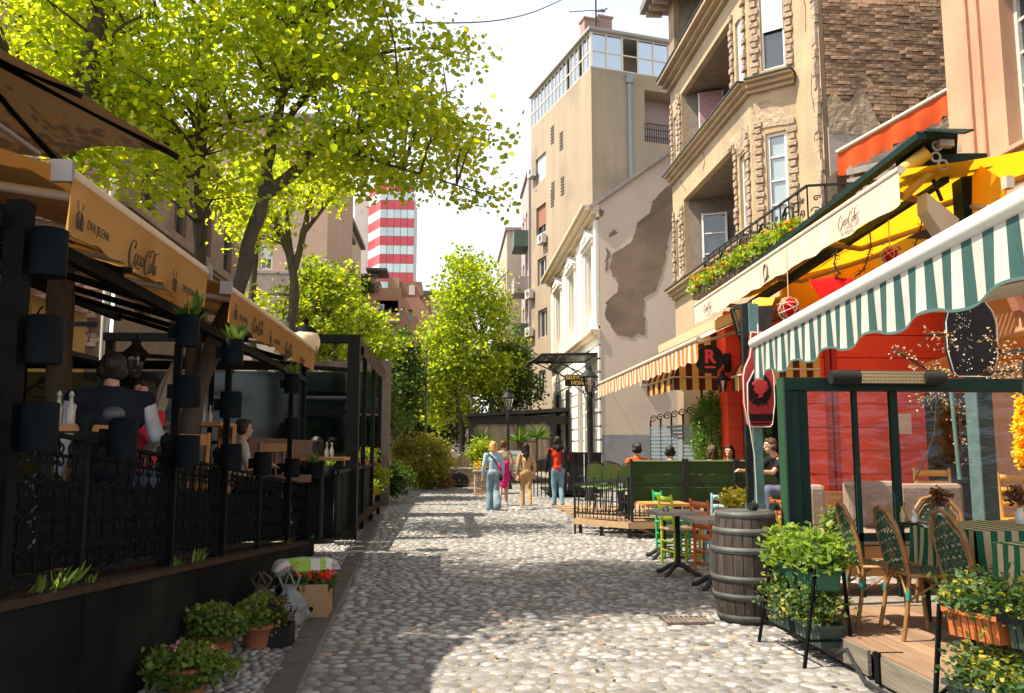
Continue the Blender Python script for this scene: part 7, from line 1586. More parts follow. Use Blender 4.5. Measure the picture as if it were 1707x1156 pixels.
# platform behind the benches
pf = thing('terrace_platform', 'raised wooden platform with black posts for the green benches', 'platform', (4, 16, 0))
M_pw = mat('sun_wood', (.40, .27, .15), .85, (.32, .21, .12), 5, bump=.3, stretch=(.3, 3, 3)); M_iron2 = M_iron
for i in range(6):
    b = B(); b.prism([(3.0, 14.02+i*.68, .25), (5.85, 14.02+i*.68, .25), (5.85, 14.68+i*.68, .25), (2.2 if i else 2.9, 14.68+i*.68, .25)], (0, 0, .04)); b.build('board', M_pw, pf)
b = B(); b.beam((2.98, 14.0, .22), (5.85, 14.0, .22), .05, .10); b.beam((2.2, 14.95, .22), (2.98, 14.0, .22), .05, .10); b.build('fascia', M_pw, pf)
for x, y in ((2.3, 14.9), (3.0, 14.1), (3.9, 14.1), (4.8, 14.1), (5.7, 14.1), (2.6, 14.5)):
    b = B(); b.bb(x-.03, x+.03, y-.03, y+.03, 0, .2); b.build('foot', M_iron, pf)
for x in (3.1, 3.45): b = B(); b.beam((x, 14.1, .2), (x+.45, 14.3, .0), .04, .05); b.build('brace', M_pw, pf)
rf = thing('low_iron_fence', 'low black iron fence with curly bars round the platform corner', 'fence', (2.6, 14.5, .29))
fa0, fa1 = Vector((2.21, 14.95, .29)), Vector((3.0, 14.12, .29))
b = B()
for i in range(15):
    c = fa0.lerp(fa1, i/14); h_ = .56+.14*i/14; b.beam(c, c+Vector((0, 0, h_)), .014, .014)
    if i % 2 == 0 and i < 14: b.tube([c+(fa1-fa0).normalized()*(x+.05)+Vector((0, 0, .12+z)) for x, z in arc((0, 0), .06, 0, 8, 10, .3)], .008, 4)
b.build('bar', M_iron, rf, kind='stuff')
b = B(); b.beam(fa0+Vector((0, 0, .56)), fa1+Vector((0, 0, .70)), .05, .05); b.beam(fa0+Vector((0, 0, .08)), fa1+Vector((0, 0, .08)), .03, .03); b.beam(fa0+Vector((0, 0, .3)), fa1+Vector((0, 0, .3)), .02, .02); b.build('rail', M_iron, rf)
for i in (0, 1): c = (fa0, fa1)[i]; b = B(); b.beam(c-Vector((0, 0, .29)), c+Vector((0, 0, .6+.12*i)), .035, .035); b.build('post', M_iron, rf)
M_gb = mat('olive_green_board', (.022, .048, .012), .5, (.036, .066, .018), 3, bump=.1); M_lime_e = mat('pale_green_edge', (.35, .42, .22), .5)
for k, (xa_, xb_, lb) in enumerate(((3.03, 3.92, 'left green bench back facing the street, nearest the low iron fence'), (3.98, 4.80, 'middle green bench back on the platform'), (4.86, 5.80, 'right green bench back, beside the teal post'))):
    t = thing('green_bench', lb, 'bench', ((xa_+xb_)/2, 14.1, .29), group='green benches on the platform')
    for j in range(3): b = B(); b.bb(xa_+.03, xb_-.01, 14.06, 14.09, .62+j*.22, .62+j*.22+.216); b.build('back_board', M_gb, t)
    b = B(); b.bb(xa_+.02, xb_, 14.04, 14.11, 1.275, 1.295); b.build('top_edge', M_lime_e, t)
    b = B(); b.bb(xa_+.03, xb_, 14.09, 14.5, .70, .74); b.build('seat', M_gb, t)
    for x in (xa_, xb_): b = B(); b.bb(x-.02, x+.02, 13.99, 14.05, .29, 1.32); b.bb(x-.02, x+.02, 14.45, 14.5, .29, .7); b.build('leg', M_iron, t)
    b = B()
    for i in range(int((xb_-xa_)/.075)):
        x = xa_+.05+i*.075; b.beam((x, 13.995, .36), (x, 13.995, .60), .012, .012); b.tube([(x+.03+u, 13.99, .45+z) for u, z in arc((0, 0), .035, 0, 7, 8, .4)], .006, 3, cap=False)
    b.bb(xa_+.02, xb_-.02, 13.985, 14.005, .60, .63); b.bb(xa_+.02, xb_-.02, 13.985, 14.005, .33, .35); b.bb(xa_+.02, xb_-.02, 13.98, 14.0, .9, .925); b.build('scroll_grille', M_iron, t, kind='stuff')
def round_chair(x, y, rz, lb, first=[None]):
    if first[0] is None:
        t = thing('round_back_chair', lb, 'chair', (0, 0, 0), group='green round backed metal chairs')
        b = B(); b.prism([(.2*math.cos(a*.4488), -.2, .72+.2*math.sin(a*.4488)) for a in range(14)], (0, .015, 0)); b.build('backrest', mat('chair_green', (.13, .24, .07), .4), t)
        b = B(); b.tube([(-.2, -.19, 0), (-.22, -.2, .6)]+[(-.22*math.cos(a*.314), -.2, .72+.22*math.sin(a*.314)) for a in range(11)]+[(.22, -.2, .6), (.2, -.19, 0)], .013, 6); b.build('back_frame', M_iron, t)
        b = B(); b.lathe([(0, 0), (.21, 0), (.21, .03), (0, .035)], (0, 0, .45), 18); b.build('seat', mat('chair_green', (0, 0, 0)), t)
        for s_ in (-1, 1): b = B(); b.tube([(s_*.17, .14, .45), (s_*.2, .2, 0)], .012, 6); b.build('leg', M_iron, t)
        b = B(); b.tube([(-.21, -.2, .66), (-.27, -.05, .68), (-.24, .1, .66), (-.2, .14, .46)], .012, 6); b.tube([(.21, -.2, .66), (.27, -.05, .68), (.24, .1, .66), (.2, .14, .46)], .012, 6); b.build('armrest', M_iron, t)
        first[0] = t
    else: t = dup(first[0], label=lb)
    t.location = (x, y, .29); t.rotation_euler = (0, 0, rz); t['label'] = lb
for px, Y, rz, lb in ((986, 16.2, .35, 'leftmost green round backed chair on the platform'), (1013, 15.6, .3, 'second green round backed chair from the left'), (1040, 15.1, .25, 'green round backed chair beside the orange top woman'), (1005, 17.4, .4, 'green round backed chair in the rear row'), (1118, 15.8, 3.0, 'round backed chair right of the man with dark hair'), (1070, 17.2, .6, 'round backed chair behind the woman in orange')):
    round_chair(at(px, 780, Y=Y).x, Y, rz, lb)
# --- painted taverna chairs and little tables
def wood_chair(lb, x, y, rz, m, mseat, z=0.0, s_=1.0, group='painted wooden taverna chairs'):
    t = thing('wooden_chair', lb, 'chair', (0, 0, 0), group=group)
    for sx in (-1, 1):
        b = B(); b.tube([(sx*.18, -.18, 0), (sx*.18, -.17, .45), (sx*.185, -.22, .9)], [.019, .021, .016], 8); b.build('leg', m, t)
        b = B(); b.tube([(sx*.18, .18, 0), (sx*.18, .18, .45)], [.018, .021], 8); b.build('leg', m, t)
    for k, zz in enumerate((.84, .72, .60)): b = B(); y_ = -.17-.05*(zz-.45)/.45; b.grid(lambda u, v: (-.17+.34*u, y_-.03*math.sin(u*math.pi), zz+.07*v-.035), 8, 1); b.build('back_slat', m, t, solid=.014)
    b = B()
    for zz in (.14, .27): b.tube([(-.18, -.18, zz), (-.18, .18, zz)], .011, 6); b.tube([(.18, -.18, zz), (.18, .18, zz)], .011, 6)
    for zz in (.18, .3): b.tube([(-.18, .18, zz), (.18, .18, zz)], .011, 6); b.tube([(-.18, -.18, zz), (.18, -.18, zz)], .011, 6)
    b.build('stretcher', m, t, kind='stuff')
    b = B(); b.box((0, 0, .455), (.40, .40, .035)); b.build('seat', mseat, t, bevel=.014)
    t.location = (x, y, z); t.rotation_euler = (0, 0, rz); t.scale = (s_,)*3; return t
M_lime = mat('lime_paint', (.42, .55, .02), .45, (.36, .47, .02), 12, bump=.2); M_orp = mat('orange_paint', (.70, .17, .03), .45, (.6, .13, .02), 12, bump=.2)
M_bl = mat('pale_blue_paint', (.22, .42, .46), .5, (.30, .48, .5), 12, bump=.2); M_em = mat('emerald_paint', (.02, .33, .12), .5)
M_straw = mat('rush_seat', (.50, .38, .28), .9, (.36, .26, .18), 20, bump=.6)
wood_chair('lime green painted wooden chair by the first small table', 3.0, 10.95, -1.35, M_lime, M_straw)
wood_chair('orange painted wooden chair, nearer of the coloured pair', 3.12, 9.85, -1.3, M_orp, M_orp)
wood_chair('pale blue painted wooden chair next to the wine barrel', 3.1, 9.35, 1.2, M_bl, M_bl)
wood_chair('pale blue wooden chair behind the small grey tables', 3.55, 10.9, 2.6, M_bl, M_bl)
wood_chair('emerald green wooden chair behind the lime one', 3.15, 11.9, -1.5, M_em, M_em)
wood_chair('second orange wooden chair further in', 3.75, 10.0, 1.7, M_orp, M_straw)
wood_chair('brown wooden chair behind the wine barrel', 3.75, 9.0, 2.9, mat('honey_wood', (.42, .19, .05), .5, (.33, .14, .04), 8), M_straw)
wood_chair('brown wooden chair half hidden by the teal post', 3.5, 11.2, 1.6, mat('honey_wood', (0, 0, 0)), M_straw)
M_tt = mat('grey_table_top', (.38, .33, .28), .7, (.28, .23, .19), 7, bump=.3, stretch=(1, 5, 1))
def cafe_table(lb, x, y, m, s_=.6, rz=0.0, z=0, h=.75):
    t = thing('cafe_table', lb, 'table', (x, y, z), rz=0, group='small tables with cast iron feet')
    for i in range(4): b = B(); w = s_/4; b.box((x-s_/2+w*(i+.5), y, z+h-.018), (w-.004, s_, .036)); b.build('top_plank', m, t)
    b = B(); b.lathe([(.05, .1), (.035, .16), (.028, .3), (.032, h-.06), (.1, h-.04), (.1, h-.036)], (x, y, z), 12); b.build('column', M_iron, t)
    b = B()
    for i in range(4):
        a = math.pi/4+i*math.pi/2; c, s2 = math.cos(a), math.sin(a); b.tube([(x+.03*c, y+.03*s2, z+.13), (x+.12*c, y+.12*s2, z+.10), (x+.22*c, y+.22*s2, z+.04), (x+.27*c, y+.27*s2, z+.03), (x+.29*c, y+.29*s2, z+.012)], [.035, .03, .026, .03, .02], 7)
    b.build('foot', M_ci, t); return t
cafe_table('grey topped cafe table in the middle of the three, beside the orange chair', 2.72, 10.05, M_tt, .62); cafe_table('nearest grey topped cafe table, left of the wine barrel', 2.86, 9.05, M_tt, .6); cafe_table('orange topped cafe table behind the lime chair', 2.95, 11.6, mat('orange_wood_top', (.55, .24, .06), .5), .62)
b = B(); p = at(1110, 860, Y=10); b.lathe([(.035, 0), (.04, .06), (.036, .06), (.03, .01), (0, .01)], (p.x, 10.0, .75), 12); b.build('tumbler', glass('glassware', (.85, .9, .9), .15), label='small glass standing on the middle grey table', cat='glass')
# --- wine barrel
br = thing('wine_barrel', 'old grey oak wine barrel with iron hoops standing on the cobbles', 'barrel', (2.62, 7.42, 0))
M_oak = mat('grey_oak', (.036, .030, .026), .8, (.07, .057, .047), 5, bump=.6, stretch=(5, 5, .5), bscale=20, island=.25); M_hoop = mat('hoop_iron', (.055, .06, .058), .6, (.09, .09, .085), 12, bump=.3)
bx, by, bh = 2.62, 7.42, .95; prof = lambda z: .245+.06*(1-((z/bh)-.5)**2*4)
ns_ = 22
for i in range(ns_):
    a0, a1_ = 2*math.pi*i/ns_+.01, 2*math.pi*(i+1)/ns_-.01; b = B()
    def gg(u, v, a0=a0, a1_=a1_): a = a0+(a1_-a0)*u; r = prof(v*bh)+.001*(i % 3); return (bx+r*math.cos(a), by+r*math.sin(a), .005+v*bh)
    b.grid(gg, 2, 10); b.build('stave', M_oak, br)
for z in (.03, .21, .36, .60, .76, .90):
    b = B(); r0_, r1_ = prof(z)+.009, prof(z+.05)+.009; b.lathe([(r0_, 0), (r1_, .05)], (bx, by, z), 40); b.build('hoop', M_hoop, br, solid=.003)
b = B(); b.lathe([(0, 0), (.235, 0), (.235, .02), (0, .02)], (bx, by, bh-.03), 30); b.build('barrel_head', mat('worn_red_oak', (.20, .10, .07), .8, (.14, .11, .09), 6, bump=.4), br)
for px, lb in ((1256, 'left caster wheel lying on top of the wine barrel'), (1292, 'right caster wheel on top of the wine barrel')):
    p = at(px, 851, Y=7.35); b = B(); b.tube([(p.x-.03, 7.35, .985), (p.x+.03, 7.38, .985)], .035, 14); b.tube([(p.x, 7.36, .985), (p.x+.02, 7.4, 1.03)], .014, 6); b.build('caster_wheel', M_iron, label=lb, cat='wheel')
# ================================================================ FOREGROUND DECK
dk = thing('wooden_deck', 'low wooden deck with worn planks in the right foreground', 'deck', (3.5, 5.2, 0))
M_pl = mat('deck_plank', (.21, .125, .075), .8, (.29, .185, .115), 4, bump=.5, stretch=(6, .5, 1), bscale=14, island=.2)
x = 2.74; i = 0
while x < 6.4:
    for (ya_, yb_) in ((2.6, 4.55-.3*(i % 2)), (4.56-.3*(i % 2), 6.9)):
        b = B(); b.bb(x+.003, x+.137, ya_+.003, yb_-.003, .17, .20+.002*random.random()); b.build('plank', M_pl, dk)
    x += .14; i += 1
for (ya_, yb_, xx_) in ((2.6, 5.32, 2.715), (5.48, 6.9, 2.72)): b = B(); b.bb(xx_, xx_+.024, ya_, yb_, .03, .192); b.build('fascia_board', mat('grey_fascia', (.20, .17, .13), .85, (.12, .11, .09), 5, bump=.5, stretch=(1, .4, 3)), dk)
b = B(); b.bb(2.70, 2.72, 5.30, 5.36, .02, .215); b.bb(2.70, 2.9, 5.36, 5.375, .17, .205); b.build('metal_angle', M_post, dk)
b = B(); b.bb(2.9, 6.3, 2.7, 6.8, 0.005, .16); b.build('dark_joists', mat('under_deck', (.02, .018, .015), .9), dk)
b = B(); q = [(2.95, 6.2, .05), (2.68, 5.9, .06), (2.64, 5.6, .17), (2.60, 5.3, .05), (2.63, 5.0, .03), (2.69, 4.6, .03), (2.66, 4.2, .03)]; b.tube(q, .014, 8); b.build('black_hose', mat('hose_black', (.03, .032, .035), .4), label='black hose trailing along the edge of the foreground deck', cat='hose')
# --- planter stands
def stand(lb, tops, feet, zt, n_box, boxm, plants, low):
    t = thing('planter_stand', lb, 'planter stand', ((tops[0][0]+tops[2][0])/2, (tops[0][1]+tops[2][1])/2, 0))
    b = B()
    for i in range(4): a, c = tops[i], tops[(i+1) % 4]; b.beam((a[0], a[1], zt), (c[0], c[1], zt), .018, .03)
    b.build('top_frame', M_post, t)
    for (a, f) in zip(tops, feet): b = B(); b.beam((a[0], a[1], zt+.015), (f[0], f[1], f[2]), .02, .02); b.build('leg', M_post, t)
    if low is not None:
        m_ = [Vector((a[0], a[1], zt)).lerp(Vector(f), .72) for a, f in zip(tops, feet)]; b = B()
        for i in range(4): b.beam(m_[i], m_[(i+1) % 4], .016, .016)
        b.build('lower_rail', M_post, t)
    return t
def trough(lb, c, l, w, h, m, ang, leaf, n, hh, size=.05, fl=None, per=12, grp=None, spread=.04):
    t = thing('planter_box', lb, 'planter', c, rz=0, group=grp); ca, sa = math.cos(ang), math.sin(ang); b = B()
    def P(u, v, z): return (c[0]+u*ca-v*sa, c[1]+u*sa+v*ca, c[2]+z)
    for k in range(7):   # ribbed tapered sides
        u0, u1 = -l/2+l*k/7+.004, -l/2+l*(k+1)/7-.004
        b.add([P(u0, -w*.40, 0), P(u1, -w*.40, 0), P(u1, w*.40, 0), P(u0, w*.40, 0), P(u0, -w/2, h), P(u1, -w/2, h), P(u1, w/2, h), P(u0, w/2, h)], [(0, 3, 2, 1), (4, 5, 6, 7), (0, 1, 5, 4), (1, 2, 6, 5), (2, 3, 7, 6), (3, 0, 4, 7)])
    b.build('ribbed_box', m, t, kind='stuff')
    b = B(); pts = [P(-l/2-.01, -w/2-.01, h), P(l/2+.01, -w/2-.01, h), P(l/2+.01, w/2+.01, h), P(-l/2-.01, w/2+.01, h)]
    for i in range(4): b.beam(pts[i], pts[(i+1) % 4], .02, .025)
    b.build('rim', m, t)
    q = rng.uniform(-1, 1, (n, 3)); C_ = np.array([P(a*l*.52, v*w*.75, h+hh*(.5+.5*z_)*(1-.35*abs(a))) for a, v, z_ in q])
    C_ = np.array([p for p in C_ if mnoise.noise(Vector(p)*5) > -.25])
    b = B()
    for p in C_[::5]: b.tube([P(random.uniform(-l*.4, l*.4), 0, h-.02), tuple(p)], .003, 3, cap=False)
    b.build('stems', leafmat('stem_green', (.05, .07, .02), (.08, .1, .03), .1), t, kind='stuff')
    foliage('leaves', C_, per, spread, size, leaf, t, kind='stuff', flat=.9, droop=-.25, wide=.5, up=.4)
    if fl: foliage('golden_leaves', C_[::3], 10, spread, size*.9, fl, t, kind='stuff', flat=.9, droop=-.2, wide=.6)
    return t
L_bx = leafmat('glossy_leaf', (.08, .16, .02), (.20, .28, .04), .35, .55); L_bd = leafmat('euonymus_dark', (.02, .06, .02), (.06, .12, .03), .3, .6); L_gd = leafmat('euonymus_gold', (.22, .22, .02), (.42, .38, .06), .4, .6)
ang1 = math.atan2(.62, -.07)
stand('dark metal planter stand with a bright green bush, by the edge of the cobbles', [(2.50, 6.5), (2.57, 5.88), (2.78, 5.90), (2.72, 6.5)], [(2.41, 6.6, 0), (2.43, 5.8, 0), (2.78, 5.80, 0), (2.80, 6.6, 0)], .64, 2, None, None, 1)
M_gp = mat('green_plastic', (.025, .10, .06), .4, (.03, .12, .07), 9); M_dp = mat('dark_green_plastic', (.03, .055, .045), .45)
trough('upper green planter nearest the camera, full of bright glossy leaves', (2.66, 6.04, .50), .30, .19, .14, M_gp, ang1, L_bx, 110, .22, .062, per=13)
trough('upper green planter further back on the left stand', (2.61, 6.36, .50), .30, .19, .14, M_gp, ang1, L_bx, 110, .24, .062, per=13)
trough('lower grey green planter on the left stand with golden shoots', (2.64, 6.02, .12), .34, .2, .14, M_dp, ang1, L_bd, 90, .26, .045, L_gd)
trough('lower rear planter on the left stand, yellowish leaves', (2.58, 6.42, .14), .34, .2, .14, M_dp, ang1, L_bd, 90, .28, .045, L_gd)
ang2 = math.atan2(-.45, .16)
stand('dark metal planter stand at the right edge with an orange trough', [(2.64, 4.48), (2.84, 3.9), (3.04, 3.96), (2.84, 4.54)], [(2.55, 4.45, 0), (2.78, 3.75, 0), (3.12, 3.95, .2), (2.92, 4.62, .2)], .65, 2, None, None, 1)
trough('orange terracotta coloured trough at the right edge', (2.80, 4.35, .51), .30, .2, .135, mat('orange_plastic', (.42, .11, .03), .5, (.5, .15, .04), 6), ang2, L_bd, 80, .20, .042, L_gd)
trough('dark trough next to the orange one at the right edge', (2.93, 4.05, .51), .28, .2, .135, M_dp, ang2, L_bd, 80, .19, .042, L_gd)
trough('low dark trough below the orange one, bottom right corner', (2.80, 4.2, .15), .55, .2, .13, M_dp, ang2, L_bd, 100, .2, .042, L_gd)
# --- rattan bistro chairs
M_bam = mat('bamboo', (.27, .135, .04), .45, (.19, .09, .028), 10, bump=.15); M_wvg = mat('green_weave', (.02, .05, .035), .5, (.05, .09, .06), 60); M_wvc = mat('cream_weave', (.26, .24, .15), .6)
def rattan(lb, x, y, rz, z=.2, first=[None]):
    if first[0] is None:
        t = thing('rattan_chair', lb, 'chair', (0, 0, 0), group='green woven bamboo bistro chairs')
        # local: faces +y, back at -y
        loop = [(-.19, -.20, .42), (-.205, -.23, .60), (-.19, -.27, .76), (-.11, -.30, .86), (0, -.31, .89), (.11, -.30, .86), (.19, -.27, .76), (.205, -.23, .60), (.19, -.20, .42)]
        b = B(); sm = []
        for i in range(len(loop)-1):
            for k in range(3): sm.append(Vector(loop[i]).lerp(Vector(loop[i+1]), k/3))
        sm.append(Vector(loop[-1])); b.tube(sm, .016, 8); b.build('back_loop', M_bam, t)
        b = B(); b.tube([v*.86+Vector((0, -.035, .07)) for v in sm], .010, 6); b.build('inner_loop', M_bam, t)
        b = B()
        nU, nV = 16, 26
        def bp(u, v):
            zz = .46+.40*v; w = .175*math.sqrt(max(0.02, 1-max(0, (v-.45)/.58)**2)); return Vector((w*(2*u-1), -.215-.085*v-.02*math.sin(u*math.pi), zz))
        for i in range(nU):
            for j in range(nV):
                a, c, d, e = bp(i/nU, j/nV), bp((i+1)/nU, j/nV), bp((i+1)/nU, (j+1)/nV), bp(i/nU, (j+1)/nV); s_ = .004 if (i+j) % 2 else -.004
                o_ = Vector((0, s_, 0)); b.add([a+o_, c+o_, d+o_, e+o_], [(0, 1, 2, 3)], 1 if (i*2+j) % 7 == 0 else 0)
        b.build('woven_back', [M_wvg, M_wvc], t, kind='stuff', solid=.004)
        b = B(); b.grid(lambda u, v: (-.2+.4*u, -.19+.4*v, .44-.012*math.sin(u*3.14)*math.sin(v*3.14)+(.002 if (int(u*18)+int(v*18)) % 2 else 0)), 18, 18, mfn=lambda i, j: 1 if (i*2+j) % 5 == 0 else 0, smooth=False); b.build('woven_seat', [M_wvg, M_wvc], t, solid=.02)
        b = B(); b.tube([(-.2, -.2, .435), (.2, -.2, .435), (.215, .2, .435), (-.215, .2, .435)], .015, 8, closed=True); b.build('seat_ring', M_bam, t)
        for sx in (-1, 1):
            b = B(); b.tube([(sx*.19, -.20, .44), (sx*.20, -.23, .2), (sx*.21, -.27, 0)], .015, 8); b.build('leg', M_bam, t)
            b = B(); b.tube([(sx*.205, .19, .44), (sx*.21, .20, .2), (sx*.215, .215, 0)], .015, 8); b.build('leg', M_bam, t)
            b = B(); b.tube([(sx*.20, -.222, .27), (sx*.10, -.215, .40), (0, -.2, .43)], .009, 6); b.tube([(sx*.205, .2, .26), (sx*.2, .0, .40), (sx*.2, -.21, .27)], .009, 6); b.build('brace', M_bam, t)
            b = B(); b.tube([(sx*.200, -.212, .34), (sx*.2008, -.222, .27)], .019, 8); b.build('binding', mat('teal_binding', (.03, .16, .13), .5), t)
        b = B(); b.tube([(-.19, -.205, .46), (.19, -.205, .46)], .012, 6); b.build('metal_bar', mat('bright_steel', (.6, .6, .6), .25, metal=1), t)
        first[0] = t
    else: t = dup(first[0], label=lb)
    t.location = (x, y, z); t.rotation_euler = (0, 0, rz); t['label'] = lb; return t
rattan('leftmost woven bamboo chair, its back to the planter stand', 3.27, 6.25, -1.78)
rattan('second woven bamboo chair from the left, nearest the deck edge', 3.36, 5.83, -1.70)
rattan('third woven bamboo chair, darker and further right', 3.55, 5.42, -1.62)
rattan('woven chair behind the striped table facing the camera', 4.12, 6.75, 3.0)
rattan('woven chair at the right edge between the two striped tables', 3.85, 5.2, 1.2)
# --- tables with striped cloths
C_tg = cloth('cloth_green', (.02, .12, .06), None, .1); C_tc = cloth('cloth_cream', (.50, .40, .24), None, .1)
def cloth_table(lb, x, y, w, l, z0=.2, cl='green and cream striped cloth', ang=0.0, drop=.42):
    t = thing('restaurant_table', lb.replace('green and cream striped tablecloth', 'dark square table under the striped cloth').replace(' foreground', ''), 'table', (x, y, z0), group=None)
    b = B(); b.box((x, y, z0+.72), (w-.02, l-.02, .03)); b.build('tabletop', M_iron, t)
    for sx in (-1, 1):
        for sy in (-1, 1): b = B(); b.bb(x+sx*(w/2-.06)-.02, x+sx*(w/2-.06)+.02, y+sy*(l/2-.06)-.02, y+sy*(l/2-.06)+.02, z0, z0+.7); b.build('leg', M_iron, t)
    t2 = thing('tablecloth', lb, 'tablecloth', (x, y, z0+.3)); n = 20; zz = z0+.74
    b = B(); b.grid(lambda u, v: (x-w/2+w*u, y-l/2+l*v, zz), n, 6, mfn=lambda i, j: (i//1) % 2)
    def side(p, q, nn, sd):
        d = (q-p).normalized(); nr = Vector((d.y, -d.x, 0)); L_ = (q-p).length
        def f(u, v):
            k = v*v; return p.lerp(q, u)+nr*(.012+.035*k*(1+.9*math.sin(u*L_*26+sd)))+Vector((0, 0, -drop*v+.02*math.sin(u*9)*v))
        b.grid(f, nn*4, 8, mfn=lambda i, j: (i//4) % 2)
    c = [Vector((x-w/2, y-l/2, zz)), Vector((x+w/2, y-l/2, zz)), Vector((x+w/2, y+l/2, zz)), Vector((x-w/2, y+l/2, zz))]
    for i in range(4): side(c[i], c[(i+1) % 4], n if i % 2 == 0 else max(6, int(n*l/w)), i)
    b.build('cloth', [C_tg, C_tc], t2)
cloth_table('green and cream striped tablecloth on the larger foreground table', 4.05, 5.95, 1.0, .8)
cloth_table('green and cream striped tablecloth cut off by the right edge', 3.72, 4.55, .95, .7)
def vase(lb, px, py, Y, zt):
    p = at(px, py, Y=Y); t = thing('flower_vase', lb, 'vase', (p.x, Y, zt)); b = B(); b.lathe([(.025, 0), (.035, .03), (.03, .08), (.022, .10), (.028, .12)], (p.x, Y, zt), 14); b.build('vase', mat('white_china', (.6, .58, .55), .3), t)
    foliage('dried_flowers', blob_pts((p.x, Y, zt+.2), (.06, .06, .07), 40), 8, .02, .03, leafmat('dried_brown', (.08, .03, .02), (.16, .08, .03), .2), t, kind='stuff')
vase('small white vase with dark dried flowers on the striped table', 1567, 850, 6.1, .945); vase('white vase at the right edge with dry flowers', 1700, 860, 6.0, .945)
cs = thing('condiment_set', 'oil, vinegar and spice bottles in a holder on the striped table', 'condiment set', (at(1518, 870, Y=6.0).x, 6.0, .945)); cxx = at(1518, 870, Y=6.0).x
for i, (dx, dy, h_, r_, c) in enumerate(((-.06, 0, .13, .018, (.4, .3, .1)), (-.02, .03, .16, .018, (.25, .2, .05)), (.025, -.01, .12, .018, (.5, .45, .35)), (.06, .02, .1, .016, (.3, .15, .05)), (.0, -.04, .08, .016, (.6, .6, .55)))):
    b = B(); b.lathe([(r_, 0), (r_, h_*.6), (r_*.5, h_*.75), (r_*.45, h_*.95), (r_*.7, h_)], (cxx+dx, 6.0+dy, .945), 10); b.build('bottle', mat('bottle%d' % i, c, .2), cs)
b = B(); b.lathe([(.07, .0), (.09, .01), (.09, .02)], (cxx, 6.0, .945), 16); b.build('tray', M_ci, cs)
b = B(); p = at(1545, 875, Y=5.8); b.lathe([(.045, 0), (.05, .02), (.045, .02), (.04, .006), (0, .006)], (p.x, 5.8, .945), 16); b.build('ashtray', glass('glassware', (0, 0, 0)), label='glass ashtray beside the condiment set', cat='ashtray')
# --- cushioned sofa and yellow chairs behind the screen
M_cu = mat('tan_cushion', (.24, .175, .135), .9, (.32, .25, .20), 3, bump=.5, bscale=14, c3=(.16, .14, .145))
sf = thing('cushioned_sofa', 'sofa with big tan cushions behind the plastic screen', 'sofa', (4.6, 9.2, .2))
for i, (px0, px1, py0, py1) in enumerate(((1345, 1372, 808, 880), (1410, 1494, 802, 880), (1496, 1600, 806, 878))):
    a, c = at(px0, py1, Y=9.0), at(px1, py0, Y=9.0); b = B(); b.box(((a.x+c.x)/2, 9.0, (a.z+c.z)/2), (c.x-a.x, .16, c.z-a.z)); b.build('back_cushion', M_cu, sf, bevel=.05)
a, c = at(1340, 900, Y=8.6), at(1600, 875, Y=8.6); b = B(); b.box(((a.x+c.x)/2, 8.7, .58), (c.x-a.x, .5, .14)); b.build('seat_cushion', M_cu, sf, bevel=.05)
b = B(); b.bb(a.x, c.x, 8.5, 9.1, .2, .5); b.bb(a.x, c.x, 9.1, 9.16, .3, 1.02); b.build('frame', mat('honey_wood', (0, 0, 0)), sf)
M_yc = mat('yellow_wood', (.55, .30, .03), .45, (.45, .22, .02), 9)
wood_chair('yellow wooden chair behind the sofa at the red wall', 6.3, 10.6, 2.8, M_yc, M_yc, .2, 1.15, 'yellow chairs behind the screen')
wood_chair('yellow wooden chair right of the green post', 7.0, 9.9, 2.9, M_yc, M_yc, .2, 1.1, 'yellow chairs behind the screen')
wood_chair('yellow wooden chair at the right edge behind the screen', 6.2, 8.7, 2.9, M_yc, M_yc, .2, 1.15, 'yellow chairs behind the screen')
gy = thing('yellow_flower_garland', 'fluffy yellow flower garland hanging at the right edge', 'garland', tuple(at(1702, 770, Y=6.8)))
foliage('blossoms', [tuple(at(1704+random.uniform(-6, 14), 665+i*1.1, Y=6.8+random.uniform(-.05, .05))) for i in range(100)], 22, .025, .035, leafmat('yellow_petal', (.6, .38, .01), (.75, .5, .03), .3), gy, flat=1, kind='stuff', wide=.9)
b = B(); b.tube([at(1706, 600, Y=6.8), at(1706, 780, Y=6.8)], .01, 5); b.build('cord', M_iron, gy)
shrub('potted_shrub', 'green and red potted plant between the planter stand and the sofa', 1405, 850, 905, 7.6, .16, 60, .05, L_bx, seed=3, spread=.04, cat='potted plant')
shrub('barrel_side_plant', 'yellow green plant behind the wine barrel', 1230, 825, 850, 9.4, .22, 50, .05, L_gd, seed=9, spread=.05, cat='potted plant')
